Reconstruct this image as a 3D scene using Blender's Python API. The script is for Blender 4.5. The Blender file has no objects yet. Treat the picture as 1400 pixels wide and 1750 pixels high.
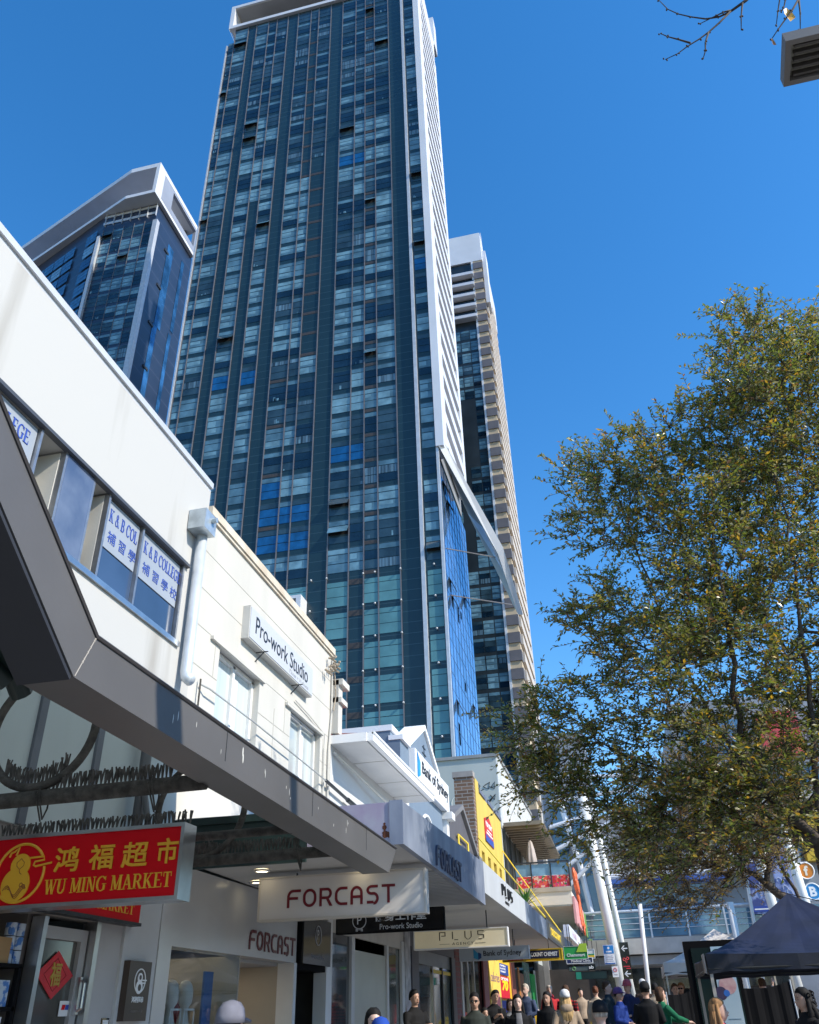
import bpy, bmesh, math, random
from mathutils import Vector, Matrix, Quaternion
R = math.radians
random.seed(11)
scene = bpy.context.scene
COL = scene.collection

# ---------------- camera, sky, sun, exposure ----------------
cam_d = bpy.data.cameras.new('camera'); cam = bpy.data.objects.new('camera', cam_d); COL.objects.link(cam)
cam_d.sensor_fit = 'VERTICAL'; cam_d.sensor_height = 24.0; cam_d.lens = 24.0 * 1417.255 / 1750.0
cam_d.clip_start = 0.05; cam_d.clip_end = 3000.0
YAW, PIT, ROL = -0.220177397, 0.547158887, -0.0305645254
fw = Vector((math.sin(YAW)*math.cos(PIT), math.cos(YAW)*math.cos(PIT), math.sin(PIT)))
rt0 = Vector((math.cos(YAW), -math.sin(YAW), 0)); up0 = rt0.cross(fw)
rt = rt0*math.cos(ROL) + up0*math.sin(ROL); up = -rt0*math.sin(ROL) + up0*math.cos(ROL)
mw = Matrix((rt, up, -fw)).transposed().to_4x4(); mw.translation = (0, 0, 1.65)
cam.matrix_world = mw
scene.camera = cam

SUN_EL, SUN_A = R(36.5), R(14.0)          # sun stands to the right (+X), a little behind the camera
sdir = Vector((math.cos(SUN_EL)*math.cos(SUN_A), -math.cos(SUN_EL)*math.sin(SUN_A), math.sin(SUN_EL)))
world = bpy.data.worlds.new('World'); scene.world = world; world.use_nodes = True
nt = world.node_tree; nt.nodes.clear()
sky = nt.nodes.new('ShaderNodeTexSky'); sky.sky_type = 'NISHITA'; sky.sun_disc = False
sky.sun_elevation = SUN_EL; sky.sun_rotation = math.atan2(sdir.x, sdir.y)
sky.altitude = 0; sky.air_density = 1.0; sky.dust_density = 0.15; sky.ozone_density = 2.2
hs = nt.nodes.new('ShaderNodeHueSaturation'); hs.inputs['Saturation'].default_value = 1.34; hs.inputs['Hue'].default_value = 0.501; hs.inputs['Value'].default_value = 1.14
bg = nt.nodes.new('ShaderNodeBackground'); bg.inputs['Strength'].default_value = 0.15
wo = nt.nodes.new('ShaderNodeOutputWorld')
nt.links.new(sky.outputs[0], hs.inputs['Color']); nt.links.new(hs.outputs[0], bg.inputs[0]); nt.links.new(bg.outputs[0], wo.inputs[0])
sl = bpy.data.lights.new('sun', 'SUN'); sl.energy = 3.7; sl.angle = R(0.53); sl.color = (1.0, 0.93, 0.80)
so = bpy.data.objects.new('sun', sl); COL.objects.link(so)
so.rotation_euler = sdir.to_track_quat('Z', 'Y').to_euler(); so.location = (30, -10, 40)
scene.view_settings.view_transform = 'Standard'; scene.view_settings.look = 'None'
scene.view_settings.exposure = 0.72; scene.view_settings.gamma = 1.0
try:
    scene.cycles.max_bounces = 8; scene.cycles.transparent_max_bounces = 16
except Exception: pass

# ---------------- helpers ----------------
class M:
    """collects shapes and links them as ONE mesh object"""
    def __init__(s): s.v = []; s.f = []; s.m = []
    def add(s, vs, fs, m=0):
        b = len(s.v); s.v += [tuple(p) for p in vs]; s.f += [tuple(i+b for i in f) for f in fs]; s.m += [m]*len(fs); return s
    def box(s, a, b, m=0):
        x0, y0, z0 = a; x1, y1, z1 = b
        if x0 > x1: x0, x1 = x1, x0
        if y0 > y1: y0, y1 = y1, y0
        if z0 > z1: z0, z1 = z1, z0
        return s.add([(x0,y0,z0),(x1,y0,z0),(x1,y1,z0),(x0,y1,z0),(x0,y0,z1),(x1,y0,z1),(x1,y1,z1),(x0,y1,z1)],
            [(0,3,2,1),(4,5,6,7),(0,1,5,4),(1,2,6,5),(2,3,7,6),(3,0,4,7)], m)
    def poly(s, pts, m=0): return s.add(pts, [tuple(range(len(pts)))], m)
    def prism(s, pts, vec, m=0):
        n = len(pts); vec = Vector(vec); q = [tuple(Vector(p)+vec) for p in pts]
        fs = [tuple(range(n))[::-1], tuple(range(n, 2*n))] + [(i, (i+1) % n, n+(i+1) % n, n+i) for i in range(n)]
        return s.add(list(pts)+q, fs, m)
    def tube(s, pts, r, n=8, m=0, cap=True):
        pts = [Vector(p) for p in pts]; k = len(pts)
        rs = r if isinstance(r, (list, tuple)) else [r]*k
        vs = []; prev = None
        for i, p in enumerate(pts):
            t = (pts[min(i+1, k-1)] - pts[max(i-1, 0)])
            if t.length < 1e-9: t = Vector((0, 0, 1))
            t.normalize()
            if prev is None:
                a = Vector((0, 0, 1)) if abs(t.z) < .9 else Vector((1, 0, 0)); u = t.cross(a).normalized()
            else:
                u = prev - t*prev.dot(t)
                if u.length < 1e-6: u = t.orthogonal()
                u.normalize()
            prev = u; w = t.cross(u)
            for j in range(n):
                an = 2*math.pi*j/n; vs.append(p + (u*math.cos(an) + w*math.sin(an))*rs[i])
        fs = []
        for i in range(k-1):
            for j in range(n):
                a = i*n+j; b = i*n+(j+1) % n; fs.append((a, b, b+n, a+n))
        if cap: fs += [tuple(range(n))[::-1], tuple(range((k-1)*n, k*n))]
        return s.add(vs, fs, m)
    def loft(s, rings, m=0, cap=True):
        n = len(rings[0]); vs = [p for r_ in rings for p in r_]; fs = []
        for i in range(len(rings)-1):
            for j in range(n):
                a = i*n+j; b = i*n+(j+1) % n; fs.append((a, b, b+n, a+n))
        if cap: fs += [tuple(range(n))[::-1], tuple(range((len(rings)-1)*n, len(rings)*n))]
        return s.add(vs, fs, m)
    def ell(s, c, rx, ry, rz, m=0, nu=12, nv=8):
        rings = []
        for i in range(1, nv):
            th = math.pi*i/nv
            rings.append([(c[0]+rx*math.sin(th)*math.cos(2*math.pi*j/nu), c[1]+ry*math.sin(th)*math.sin(2*math.pi*j/nu), c[2]-rz*math.cos(th)) for j in range(nu)])
        vs = [p for r_ in rings for p in r_]; fs = []
        for i in range(nv-2):
            for j in range(nu):
                a = i*nu+j; b = i*nu+(j+1) % nu; fs.append((a, b, b+nu, a+nu))
        vs += [(c[0], c[1], c[2]-rz), (c[0], c[1], c[2]+rz)]; p0 = len(vs)-2; l = (nv-2)*nu
        for j in range(nu): fs.append(((j+1) % nu, j, p0)); fs.append((l+j, l+(j+1) % nu, p0+1))
        return s.add(vs, fs, m)
    def torus(s, c, nrm, Rr, r, n=40, k=8, m=0, a0=0, a1=2*math.pi):
        nrm = Vector(nrm).normalized(); u = nrm.orthogonal().normalized(); w = nrm.cross(u); c = Vector(c)
        full = abs(a1-a0) > 6.28
        pts = [c + (u*math.cos(a0+(a1-a0)*i/n) + w*math.sin(a0+(a1-a0)*i/n))*Rr for i in range(n+1)]
        return s.tube(pts, r, k, m, cap=not full)
    def disc(s, c, nrm, Rr, t=.01, n=28, m=0, sx=1.0, up=(0, 0, 1)):
        nrm = Vector(nrm).normalized(); w = Vector(up); u = w.cross(nrm).normalized(); c = Vector(c)
        return s.prism([tuple(c + (u*math.cos(2*math.pi*i/n)*sx + w*math.sin(2*math.pi*i/n))*Rr) for i in range(n)], nrm*t, m)
    def build(s, name, mats, parent=None, smooth=False, recalc=True):
        me = bpy.data.meshes.new(name); me.from_pydata(s.v, [], s.f)
        if not isinstance(mats, (list, tuple)): mats = [mats]
        for q in mats: me.materials.append(q)
        if len(mats) > 1: me.polygons.foreach_set('material_index', s.m)
        if smooth: me.polygons.foreach_set('use_smooth', [True]*len(me.polygons))
        if recalc:
            b = bmesh.new(); b.from_mesh(me); bmesh.ops.recalc_face_normals(b, faces=b.faces); b.to_mesh(me); b.free()
        me.update()
        o = bpy.data.objects.new(name, me); COL.objects.link(o)
        if parent is not None:
            o.parent = parent; w = Vector((0, 0, 0)); p = parent
            while p is not None: w += Vector(p.location); p = p.parent
            o.location = -w
        return o

def tag(o, label, cat, group=None, kind=None):
    o['label'] = label; o['category'] = cat
    if group: o['group'] = group
    if kind: o['kind'] = kind
    return o
def thing(name, loc, label, cat, group=None):
    o = bpy.data.objects.new(name, None); o.empty_display_size = .2; COL.objects.link(o); o.location = loc
    return tag(o, label, cat, group)
def struct(o, label, cat):
    o['kind'] = 'structure'; o['label'] = label; o['category'] = cat; return o

def mat(name, rgb, rough=.6, metal=0.0, var=.12, scale=2.0, spec=.5, bump=0.0, bscale=40.0, streak=0.0, emis=None, es=0.0, rgb2=None, thr=(.35, .7), coat=0.0, warp=0.0):
    m = bpy.data.materials.new(name); m.use_nodes = True
    n = m.node_tree.nodes; l = m.node_tree.links; p = n['Principled BSDF']
    p.inputs['Roughness'].default_value = rough; p.inputs['Metallic'].default_value = metal
    p.inputs['Specular IOR Level'].default_value = spec; p.inputs['Coat Weight'].default_value = coat
    p.inputs['Base Color'].default_value = (*rgb, 1)
    geo = n.new('ShaderNodeNewGeometry')
    if var > 0 or rgb2:
        nz = n.new('ShaderNodeTexNoise'); nz.inputs['Scale'].default_value = scale; nz.inputs['Detail'].default_value = 6
        if streak:
            mp = n.new('ShaderNodeMapping'); mp.inputs['Scale'].default_value = (1, 1, streak)
            l.new(geo.outputs['Position'], mp.inputs[0]); l.new(mp.outputs[0], nz.inputs['Vector'])
        else: l.new(geo.outputs['Position'], nz.inputs['Vector'])
        r_ = n.new('ShaderNodeValToRGB'); r_.color_ramp.elements[0].position = thr[0]; r_.color_ramp.elements[1].position = thr[1]
        c2 = rgb2 if rgb2 else tuple(min(1, c*(1+var)) for c in rgb); c1 = rgb if rgb2 else tuple(c*(1-var) for c in rgb)
        r_.color_ramp.elements[0].color = (*c1, 1); r_.color_ramp.elements[1].color = (*c2, 1)
        l.new(nz.outputs['Fac'], r_.inputs[0]); l.new(r_.outputs[0], p.inputs['Base Color'])
    if warp:                                                            # old panes never lie quite flat: reflections bend
        nb = n.new('ShaderNodeTexNoise'); nb.inputs['Scale'].default_value = warp; nb.inputs['Detail'].default_value = 1
        l.new(geo.outputs['Position'], nb.inputs['Vector'])
        bp = n.new('ShaderNodeBump'); bp.inputs['Strength'].default_value = .5; bp.inputs['Distance'].default_value = .04
        l.new(nb.outputs['Fac'], bp.inputs['Height']); l.new(bp.outputs[0], p.inputs['Normal'])
    if bump:
        nb = n.new('ShaderNodeTexNoise'); nb.inputs['Scale'].default_value = bscale; nb.inputs['Detail'].default_value = 5
        l.new(geo.outputs['Position'], nb.inputs['Vector'])
        bp = n.new('ShaderNodeBump'); bp.inputs['Strength'].default_value = bump; bp.inputs['Distance'].default_value = .02
        l.new(nb.outputs['Fac'], bp.inputs['Height']); l.new(bp.outputs[0], p.inputs['Normal'])
    if emis:
        p.inputs['Emission Color'].default_value = (*emis, 1); p.inputs['Emission Strength'].default_value = es
    return m
def glass(name, tint=(.85, .9, .92), rough=.02):
    """clear shop glass: transparent with a sky-reflecting skin"""
    m = bpy.data.materials.new(name); m.use_nodes = True; n = m.node_tree.nodes; l = m.node_tree.links
    n.clear(); o = n.new('ShaderNodeOutputMaterial'); t = n.new('ShaderNodeBsdfTransparent'); t.inputs[0].default_value = (*tint, 1)
    g = n.new('ShaderNodeBsdfGlossy'); g.inputs['Roughness'].default_value = rough; f = n.new('ShaderNodeFresnel'); f.inputs[0].default_value = 1.42
    mx = n.new('ShaderNodeMixShader'); ge = n.new('ShaderNodeNewGeometry'); iv = n.new('ShaderNodeMath'); iv.operation = 'SUBTRACT'; iv.inputs[0].default_value = 1.0; ml = n.new('ShaderNodeMath'); ml.operation = 'MULTIPLY'
    l.new(ge.outputs['Backfacing'], iv.inputs[1]); l.new(iv.outputs[0], ml.inputs[0]); l.new(f.outputs[0], ml.inputs[1]); l.new(ml.outputs[0], mx.inputs[0]); l.new(t.outputs[0], mx.inputs[1]); l.new(g.outputs[0], mx.inputs[2]); l.new(mx.outputs[0], o.inputs[0])
    return m

_tc = {}
def text(name, body, org, xd, yd, mats, parent=None, height=None, width=None, depth=.01, bold=0.0, shear=0.0, align='L', sx=1.0, space=1.0, heavy=0.0):
    """lettering as a real mesh: org = lower-left corner (or centre), xd/yd reading and up directions, height of a capital in m"""
    cu = bpy.data.curves.new(name, 'FONT'); cu.body = body; cu.size = 1.0; cu.extrude = .5; cu.offset = bold; cu.shear = shear; cu.space_character = space
    cu.resolution_u = 4
    ob = bpy.data.objects.new(name, cu); me = bpy.data.meshes.new_from_object(ob)
    bpy.data.objects.remove(ob); bpy.data.curves.remove(cu)
    xs = [v.co.x for v in me.vertices]; ys = [v.co.y for v in me.vertices]
    if not xs: return None
    x0, x1, y0, y1 = min(xs), max(xs), min(ys), max(ys)
    ky = (height/(y1-y0)) if height else width/(x1-x0); kx = (width/(x1-x0)) if width else ky*sx
    if not height: ky = kx
    xd = Vector(xd); yd = Vector(yd); nd = xd.cross(yd); org = Vector(org)
    ox = x0 if align == 'L' else (x0+x1)/2; oy = y0 if align == 'L' else (y0+y1)/2
    for v in me.vertices:
        c = v.co.copy(); v.co = org + xd*((c.x-ox)*kx) + yd*((c.y-oy)*ky) + nd*((c.z+.5)*depth)
    if heavy:
        nv = len(me.vertices); vs = [v.co.copy() for v in me.vertices]; fs = [tuple(p.vertices) for p in me.polygons]; av, afs = list(vs), list(fs)
        for i, (dx, dy) in enumerate(((heavy, 0), (0, heavy), (heavy, heavy))):
            av += [v+xd*dx+yd*dy+nd*(.0004*(i+1)) for v in vs]; afs += [tuple(k+nv*(i+1) for k in f) for f in fs]
        me2 = bpy.data.meshes.new(name); me2.from_pydata(av, [], afs); bpy.data.meshes.remove(me); me = me2
    me.materials.clear()
    me.materials.append(mats); me.update()
    o = bpy.data.objects.new(name, me); COL.objects.link(o)
    if parent is not None:
        o.parent = parent; w = Vector((0, 0, 0)); p = parent
        while p is not None: w += Vector(p.location); p = p.parent
        o.location = -w
    return o
FX, FY, FZ = (1, 0, 0), (0, 1, 0), (0, 0, 1)
def gz(y): return .018*max(0.0, min(60.0, y))

# ---------------- materials ----------------
white_wall = mat('white_render', (.52, .52, .51), .75, var=.05, scale=1.3, streak=.25, bump=.05)
cream_wall = mat('cream_render', (.53, .51, .465), .8, var=.06, scale=1.6, streak=.3, bump=.06)
light_metal = mat('light_grey_metal', (.52, .54, .57), .4, .3, var=.08)
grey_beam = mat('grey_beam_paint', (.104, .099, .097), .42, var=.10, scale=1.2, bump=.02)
dark_metal = mat('dark_metal', (.022, .026, .03), .45, var=.3, scale=6)
dark_green = mat('dark_green_paint_and_shade', (.012, .028, .026), .4, var=.3, scale=3)
rusty_pipe = mat('dirty_pipe', (.055, .05, .043), .85, var=.5, scale=14, bump=.5, bscale=60)
chrome = mat('brushed_steel', (.5, .5, .5), .28, .9, var=.12, scale=5)
panel_grey = mat('grey_green_panel', (.46, .52, .515), .55, var=.06, scale=1.5, streak=.2)
groove_dark = mat('panel_strip_dark', (.12, .135, .16), .6)  # darker tone of the upright strips on the cladding
red_sign = mat('red_acrylic', (.62, .003, .010), .5, var=.04, spec=.18)
gold = mat('gold_lettering', (.80, .42, .03), .35, var=.05)
gold_dark = mat('brown_line', (.28, .08, .02), .5, var=0)
brown_plate = mat('brown_plate', (.055, .035, .025), .35, var=.15)
offwhite = mat('offwhite_paint', (.72, .71, .69), .5, var=.05)
white_ink = mat('white_lettering', (.82, .82, .82), .5, var=0)
black_ink = mat('black_lettering', (.012, .012, .014), .45, var=0)
blue_ink = mat('blue_lettering', (.03, .07, .34), .5, var=0)
maroon = mat('maroon_lettering', (.16, .006, .014), .4, var=.05)
soffit_mat = mat('soffit_grey', (.50, .49, .475), .6, var=.06, scale=2)
batten_mat = mat('batten_soffit', (.40, .41, .42), .6, var=.06)
acrylic = mat('acrylic_sign', (.66, .62, .58), .2, var=.03, spec=.6)
black_gloss = mat('black_gloss_panel', (.008, .008, .01), .12, var=0)
black_matte = mat('black_matte', (.007, .007, .008), .85, var=.2, spec=.08)
shop_glass = glass('shop_glass')
window_glass = mat('blue_window_glass', (.035, .06, .115), .06, var=.25, scale=.8, spec=.9)
curtain_glass = mat('curtained_window_glass', (.50, .55, .55), .12, var=.25, scale=3, streak=.05, spec=.8)
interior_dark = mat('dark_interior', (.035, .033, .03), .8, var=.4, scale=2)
interior_beige = mat('beige_interior', (.42, .37, .30), .6, var=.05)
skin_mats = [mat('skin_light', (.56, .34, .25), .5, var=.05), mat('skin_tan', (.44, .26, .18), .5, var=.05), mat('skin_pale', (.60, .40, .32), .5, var=.05)]
pave = mat('grey_paving', (.27, .26, .245), .8, var=.12, scale=1.2, bump=.1)

def brickify(m, c1, c2, mo, sc=1.0, axis='x', bw=.5, rh=.25):
    n = m.node_tree.nodes; l = m.node_tree.links; p = n['Principled BSDF']
    g = n.new('ShaderNodeNewGeometry'); s_ = n.new('ShaderNodeSeparateXYZ'); c = n.new('ShaderNodeCombineXYZ')
    l.new(g.outputs['Position'], s_.inputs[0]); a = {'x': ('X', 'Z'), 'y': ('Y', 'Z'), 'g': ('X', 'Y')}[axis]
    l.new(s_.outputs[a[0]], c.inputs[0]); l.new(s_.outputs[a[1]], c.inputs[1])
    b = n.new('ShaderNodeTexBrick'); b.inputs['Scale'].default_value = sc; b.inputs['Color1'].default_value = (*c1, 1); b.inputs['Color2'].default_value = (*c2, 1)
    b.inputs['Mortar'].default_value = (*mo, 1); b.inputs['Mortar Size'].default_value = .015; b.inputs['Brick Width'].default_value = bw; b.inputs['Row Height'].default_value = rh
    l.new(c.outputs[0], b.inputs['Vector']); l.new(b.outputs['Color'], p.inputs['Base Color'])
    return m
brickify(pave, (.29, .28, .265), (.24, .235, .225), (.15, .145, .14), 1.0, 'g', .6, .4)
# ---------------- ground ----------------
g = M()
ys = [-300, -20, 0, 10, 20, 30, 40, 50, 60, 120, 900]
for a, b in zip(ys, ys[1:]):
    g.poly([(-700, a, gz(a)-.02), (700, a, gz(a)-.02), (700, b, gz(b)-.02), (-700, b, gz(b)-.02)])
struct(g.build('ground', mat('asphalt', (.06, .06, .062), .85, var=.2, scale=.6)), 'dark asphalt ground running out beyond the paved street', 'ground')
g = M()
for a, b in zip([-15, 0, 10, 20, 30, 40, 50, 60], [0, 10, 20, 30, 40, 50, 60, 95]):
    g.poly([(-5.6, a, gz(a)+.004), (16, a, gz(a)+.004), (16, b, gz(b)+.004), (-5.6, b, gz(b)+.004)])
struct(g.build('pavement', pave), 'grey paved pedestrian street between the shops', 'pavement')

# ---------------- main tower ----------------
def panel_mat(name, rgb, rough=.25, spec=.5, metal=0, var=.12, fz=3.11, z0=36.2):
    """cladding with fine horizontal joints once per panel row"""
    m = mat(name, rgb, rough, metal, var=var, scale=.25, spec=spec)
    n = m.node_tree.nodes; l = m.node_tree.links; p = n['Principled BSDF']
    src = p.inputs['Base Color'].links[0].from_socket
    g_ = n.new('ShaderNodeNewGeometry'); s_ = n.new('ShaderNodeSeparateXYZ'); l.new(g_.outputs['Position'], s_.inputs[0])
    a = n.new('ShaderNodeMath'); a.operation = 'SUBTRACT'; a.inputs[1].default_value = z0; l.new(s_.outputs['Z'], a.inputs[0])
    b = n.new('ShaderNodeMath'); b.operation = 'DIVIDE'; b.inputs[1].default_value = fz/3; l.new(a.outputs[0], b.inputs[0])
    c = n.new('ShaderNodeMath'); c.operation = 'FRACT'; l.new(b.outputs[0], c.inputs[0])
    d = n.new('ShaderNodeMath'); d.operation = 'LESS_THAN'; d.inputs[1].default_value = .06; l.new(c.outputs[0], d.inputs[0])
    mx = n.new('ShaderNodeMix'); mx.data_type = 'RGBA'; mx.inputs['B'].default_value = (rgb[0]*1.8+.01, rgb[1]*1.6+.01, rgb[2]*1.5+.012, 1)
    l.new(d.outputs[0], mx.inputs['Factor']); l.new(src, mx.inputs['A']); l.new(mx.outputs['Result'], p.inputs['Base Color'])
    return m
spandrel = panel_mat('tower_spandrel', (.013, .034, .045), .24)
t_dark = mat('tower_glass_dark', (.007, .022, .042), .05, var=.5, scale=.35, spec=.6, warp=.5)
t_mid = mat('tower_glass_grey', (.026, .055, .078), .06, var=.4, scale=.5, spec=.6, warp=.5)
t_blind = mat('tower_glass_blind', (.085, .175, .24), .10, var=.35, scale=.6, spec=.6, warp=.5)
t_bright = mat('tower_glass_bright_blind', (.15, .28, .355), .12, var=.3, scale=.8, spec=.6, warp=.5)
t_curt = mat('tower_glass_curtain', (.08, .14, .19), .12, var=.8, scale=5, streak=.02, spec=.6, warp=.5)
t_blue = mat('tower_glass_blue_blind', (.008, .085, .24), .10, var=.3, scale=1, spec=.6, warp=.5)
t_teal = mat('tower_glass_teal', (.095, .23, .255), .10, var=.18, scale=.5, spec=.6, warp=.5)
t_open = mat('tower_open_gap', (.004, .005, .007), .9, var=0)
TG = [spandrel, t_dark, t_mid, t_blind, t_bright, t_curt, t_blue, t_teal, t_open]
mullion_mat = mat('tower_mullion', (.18, .17, .18), .4, .4, var=.1)
brown_louvre = mat('brown_louvre', (.045, .038, .037), .6, var=.2, scale=6)
white_clad = mat('white_cladding', (.64, .655, .70), .45, .1, var=.05, scale=.3)
cap_soffit = mat('cap_soffit', (.42, .42, .43), .6, var=.06, scale=.4)
def window_mesh(x0, x1, z0, y, fz=3.11, style=None, teal=False, rnd=random):
    """one flat's window on a -Y facade: transom strip and two panes, sash gaps between"""
    m = M(); g_ = .05; d = .035
    rows = [(.62, 1.50), (1.58, 2.46), (2.54, 3.04)] if not teal else [(.30, 1.22), (1.27, 2.20), (2.26, 2.72)]
    st = style or rnd.choices(['blind', 'dark', 'mid', 'curt', 'half', 'blue', 'bright', 'open'], [32, 20, 19, 6, 15, 2, 8, 4])[0]
    k = fz/3.11
    if st == 'open' and x1-x0 < .9: st = 'blind'
    for i, (a, b) in enumerate(rows):
        a = z0+a*k; b = z0+b*k; L = x0+g_; W = x1-g_
        if teal:
            m.box((L, y-d, a), (W, y, b), 7); continue
        if st == 'open' and i == 1:
            m.box((L, y-.02, a-.05), (W, y+.05, b), 8)
            m.prism([(L, y-.02, b), (W, y-.02, b), (W, y-.50, a+.02), (L, y-.50, a+.02)], (0, -.05, -.02), rnd.choice([2, 3]))
            continue
        q = {'blind': 3, 'dark': 1, 'mid': 2, 'curt': 5, 'half': 1, 'blue': 6, 'bright': 4, 'open': 2}[st]
        if i == 2: q = rnd.choice([3, 3, 3, 4]) if st in ('blind', 'bright', 'half') else rnd.choice([2, 2, 3, 3])
        if st == 'half' and i == 1: q = 3
        if st in ('dark', 'mid') and rnd.random() < .2: q = rnd.choice([1, 2, 5])
        m.box((L, y-d, a), (W, y, b), q)
        if st in ('blind', 'half') and i < 2 and q == 3 and rnd.random() < .75:   # blind drawn part of the way: lit edge shows through
            f = rnd.uniform(.5, .85); e = a+(b-a)*rnd.choice([0.08, .3, .45])
            m.box((L+.06, y-d-.006, e), (L+(W-L)*f, y-d+.01, b-.06), 4)
        if st in ('mid', 'dark') and i == 0 and rnd.random() < .22:               # things standing on the sill inside
            for _ in range(rnd.randint(1, 3)):
                xx = rnd.uniform(L+.1, W-.35); m.box((xx, y-d-.006, a+.04), (xx+rnd.uniform(.08, .3), y-d+.01, a+rnd.uniform(.2, .6)), rnd.choice([3, 4, 5]))
    return m
tw = thing('residential_tower', (-27, 72, 1.1), 'tall dark blue glass apartment tower with white slatted side, the largest in the middle', 'tower')
Y0 = 65.0
tm = M(); tm.box((-41.35, Y0, 0), (-11.7, 78.6, 131.9)); tm.box((-40.3, Y0, 131.9), (-11.7, 78.6, 136.2))
tm.build('facade_panel', spandrel, tw)
colW_hi = [(-41.3, -40.35), (-40.3, -38.15), (-36.72, -34.75), (-34.72, -33.35), (-33.32, -31.5), (-29.8, -27.72), (-27.7, -26.44), (-26.42, -24.48), (-22.55, -20.48), (-20.46, -19.02), (-19.0, -17.62), (-17.6, -15.54), (-13.1, -11.72)]
LOUV_HI = {6: (95, 133), 10: (60, 125)}   # columns whose flats carry a brown louvre instead of a window over part of the height
floors = [36.2+3.11*i for i in range(-6, 32)]
mull = M(); LV = []; FLAT = {}; rest = M(); wins = []
for i, z in enumerate(floors):
    low = z < 36.0
    for c, (a, b) in enumerate(colW_hi):
        if z > 129.5 and c == 0: continue
        if c == 3 and z < 92: continue                                             # a spandrel strip below this height
        if low and c == 9: 
            LV.append(((a, Y0-.03, z+2.3), (b, Y0, z+2.85))); continue
        if c == 6 and 95 < z < 128 or (c == 7 and 62 < z < 98):
            LV.append(((a+.05, Y0-.03, z+.1), (b-.05, Y0, z+.5))); continue
        if c == 5 and z < 64 and i % 2 == 0: LV.append(((a+.05, Y0-.03, z+.08), (b-.05, Y0, z+.46)))
        if c == 10 and not low: LV.append(((a+.05, Y0-.03, z+.08), (b-.05, Y0, z+.46)))
        st = None
        flat = (i, {0: 0, 1: 0, 2: 1, 3: 1, 4: 1, 5: 2, 6: 2, 7: 2, 8: 3, 9: 3, 10: 4, 11: 4, 12: 5}[c])
        if z > 100 and not low:
            st = random.choices(['dark', 'mid', 'blind', 'half', 'curt', 'open'], [42, 28, 18, 7, 3, 3])[0]
        if c in (0, 1) and z < 100: st = random.choices(['blind', 'bright', 'half', 'mid', 'open'], [45, 15, 15, 17, 8])[0]
        if c == 5 and 39 < z < 47: st = 'blue'
        if st is None: st = random.choices(['blind', 'dark', 'mid', 'curt', 'half', 'blue', 'bright', 'open'], [38, 14, 18, 6, 15, 1, 9, 3])[0]
        if flat in FLAT and random.random() < .55: st = FLAT[flat]
        if st != 'open': FLAT[flat] = st
        wins.append((z, c, window_mesh(a, b, z, Y0, style=st, teal=low)))
wins.sort(key=lambda t: (abs(t[0]-34) > 3.11*5, t[0] if t[0] > 17 else 999))
vis = [w for w in wins if w[0] > 18][:100]; rst = [w for w in wins if not any(w is q for q in vis)]
for z, c, m in vis: m.build('window', TG, tw, recalc=False)
for z, c, m in rst:
    b0 = len(rest.v); rest.v += m.v; rest.f += [tuple(k+b0 for k in f) for f in m.f]; rest.m += m.m
o = rest.build('window', TG, tw, recalc=False); o['kind'] = 'stuff'
for a, b in LV: M().box(a, b).build('louvre', brown_louvre, tw)
for x in [-41.32, -40.32, -38.15, -36.75, -34.73, -33.33, -31.5, -29.8, -27.71, -26.43, -24.46, -22.56, -20.47, -19.01, -17.61, -15.53]:
    top = 131.9 if x < -41 else 136.2
    z0 = 92 if x in (-33.33, -36.75) and False else 0
    mull.box((x-.045, Y0-.12, z0), (x+.045, Y0+.02, top))
mull.build('mullion', mullion_mat, tw)
fm = M(); fm.box((-13.56, Y0-.35, 0), (-13.22, Y0+.05, 136.2)); fm.box((-11.68, Y0-.25, 0), (-11.42, Y0+.05, 49))
fm.box((-41.55, Y0-.2, 0), (-41.35, Y0+.3, 131.9))
fm.build('corner_fin', light_metal, tw)
# little round lamps at the foot of each lower floor
lampw = mat('lamp_white', (.55, .56, .58), .4, var=0)
for i, z in enumerate(floors):
    if 18 < z < 37:
        for x in (-24.0, -22.5, -19.0, -17.9, -15.5, -12.4): lm = M(); lm.ell((x, Y0-.25, z+.08), .095, .095, .095, nu=8, nv=6); lm.tube([(x, Y0-.2, z+.08), (x, Y0+.02, z+.1)], .04, 5); lm.build('facade_lamp', lampw, tw, smooth=True)
# white slatted side screen: frame with one open slot per floor
sc = M(); XS = -10.85
sc.box((-11.65, Y0-.45, 49), (XS, Y0+1.9, 136.2))
sc.box((-11.65, 77.3, 53), (XS, 78.8, 136.2))
for i, z in enumerate(floors):
    if z > 47: sc.box((-11.5, Y0+1.9, z+1.85), (XS, 77.3, z+3.11))
sc.build('side_screen', white_clad, tw)
sb = M(); sb.box((-11.66, Y0+.2, 49), (-11.62, 78.5, 136)); sb.build('screen_recess', mat('screen_recess_grey', (.20, .20, .205), .7, var=.1, scale=.5), tw)
# blue mirror glass below the screen
bgm = mat('blue_mirror_glass', (.26, .45, .68), .05, .85, var=.16, scale=.25, warp=.4)
bgm2 = mat('blue_mirror_glass_panel', (.42, .62, .88), .06, .85, var=.06, scale=.5)
bgs = M(); bgs.box((-11.75, Y0+.2, 0), (-11.69, 80.9, 48.5), 0)
random.seed(5)
for i in range(60):
    yy = Y0+.6+random.randint(0, 9)*1.6; zz = 18+random.randint(0, 28)*1.04; bgs.box((-11.69, yy, zz), (-11.684, yy+.7, zz+random.choice([.9, 1.9])), 1)
bgs.build('side_glazing', [bgm, bgm2], tw)
gj = M()
for k in range(1, 10): gj.box((-11.684, Y0+.2+k*1.6, 0), (-11.66, Y0+.24+k*1.6, 48.5))
for k in range(30): gj.box((-11.684, Y0+.2, 2+k*1.555), (-11.672, 80.9, 2.035+k*1.555))
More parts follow.
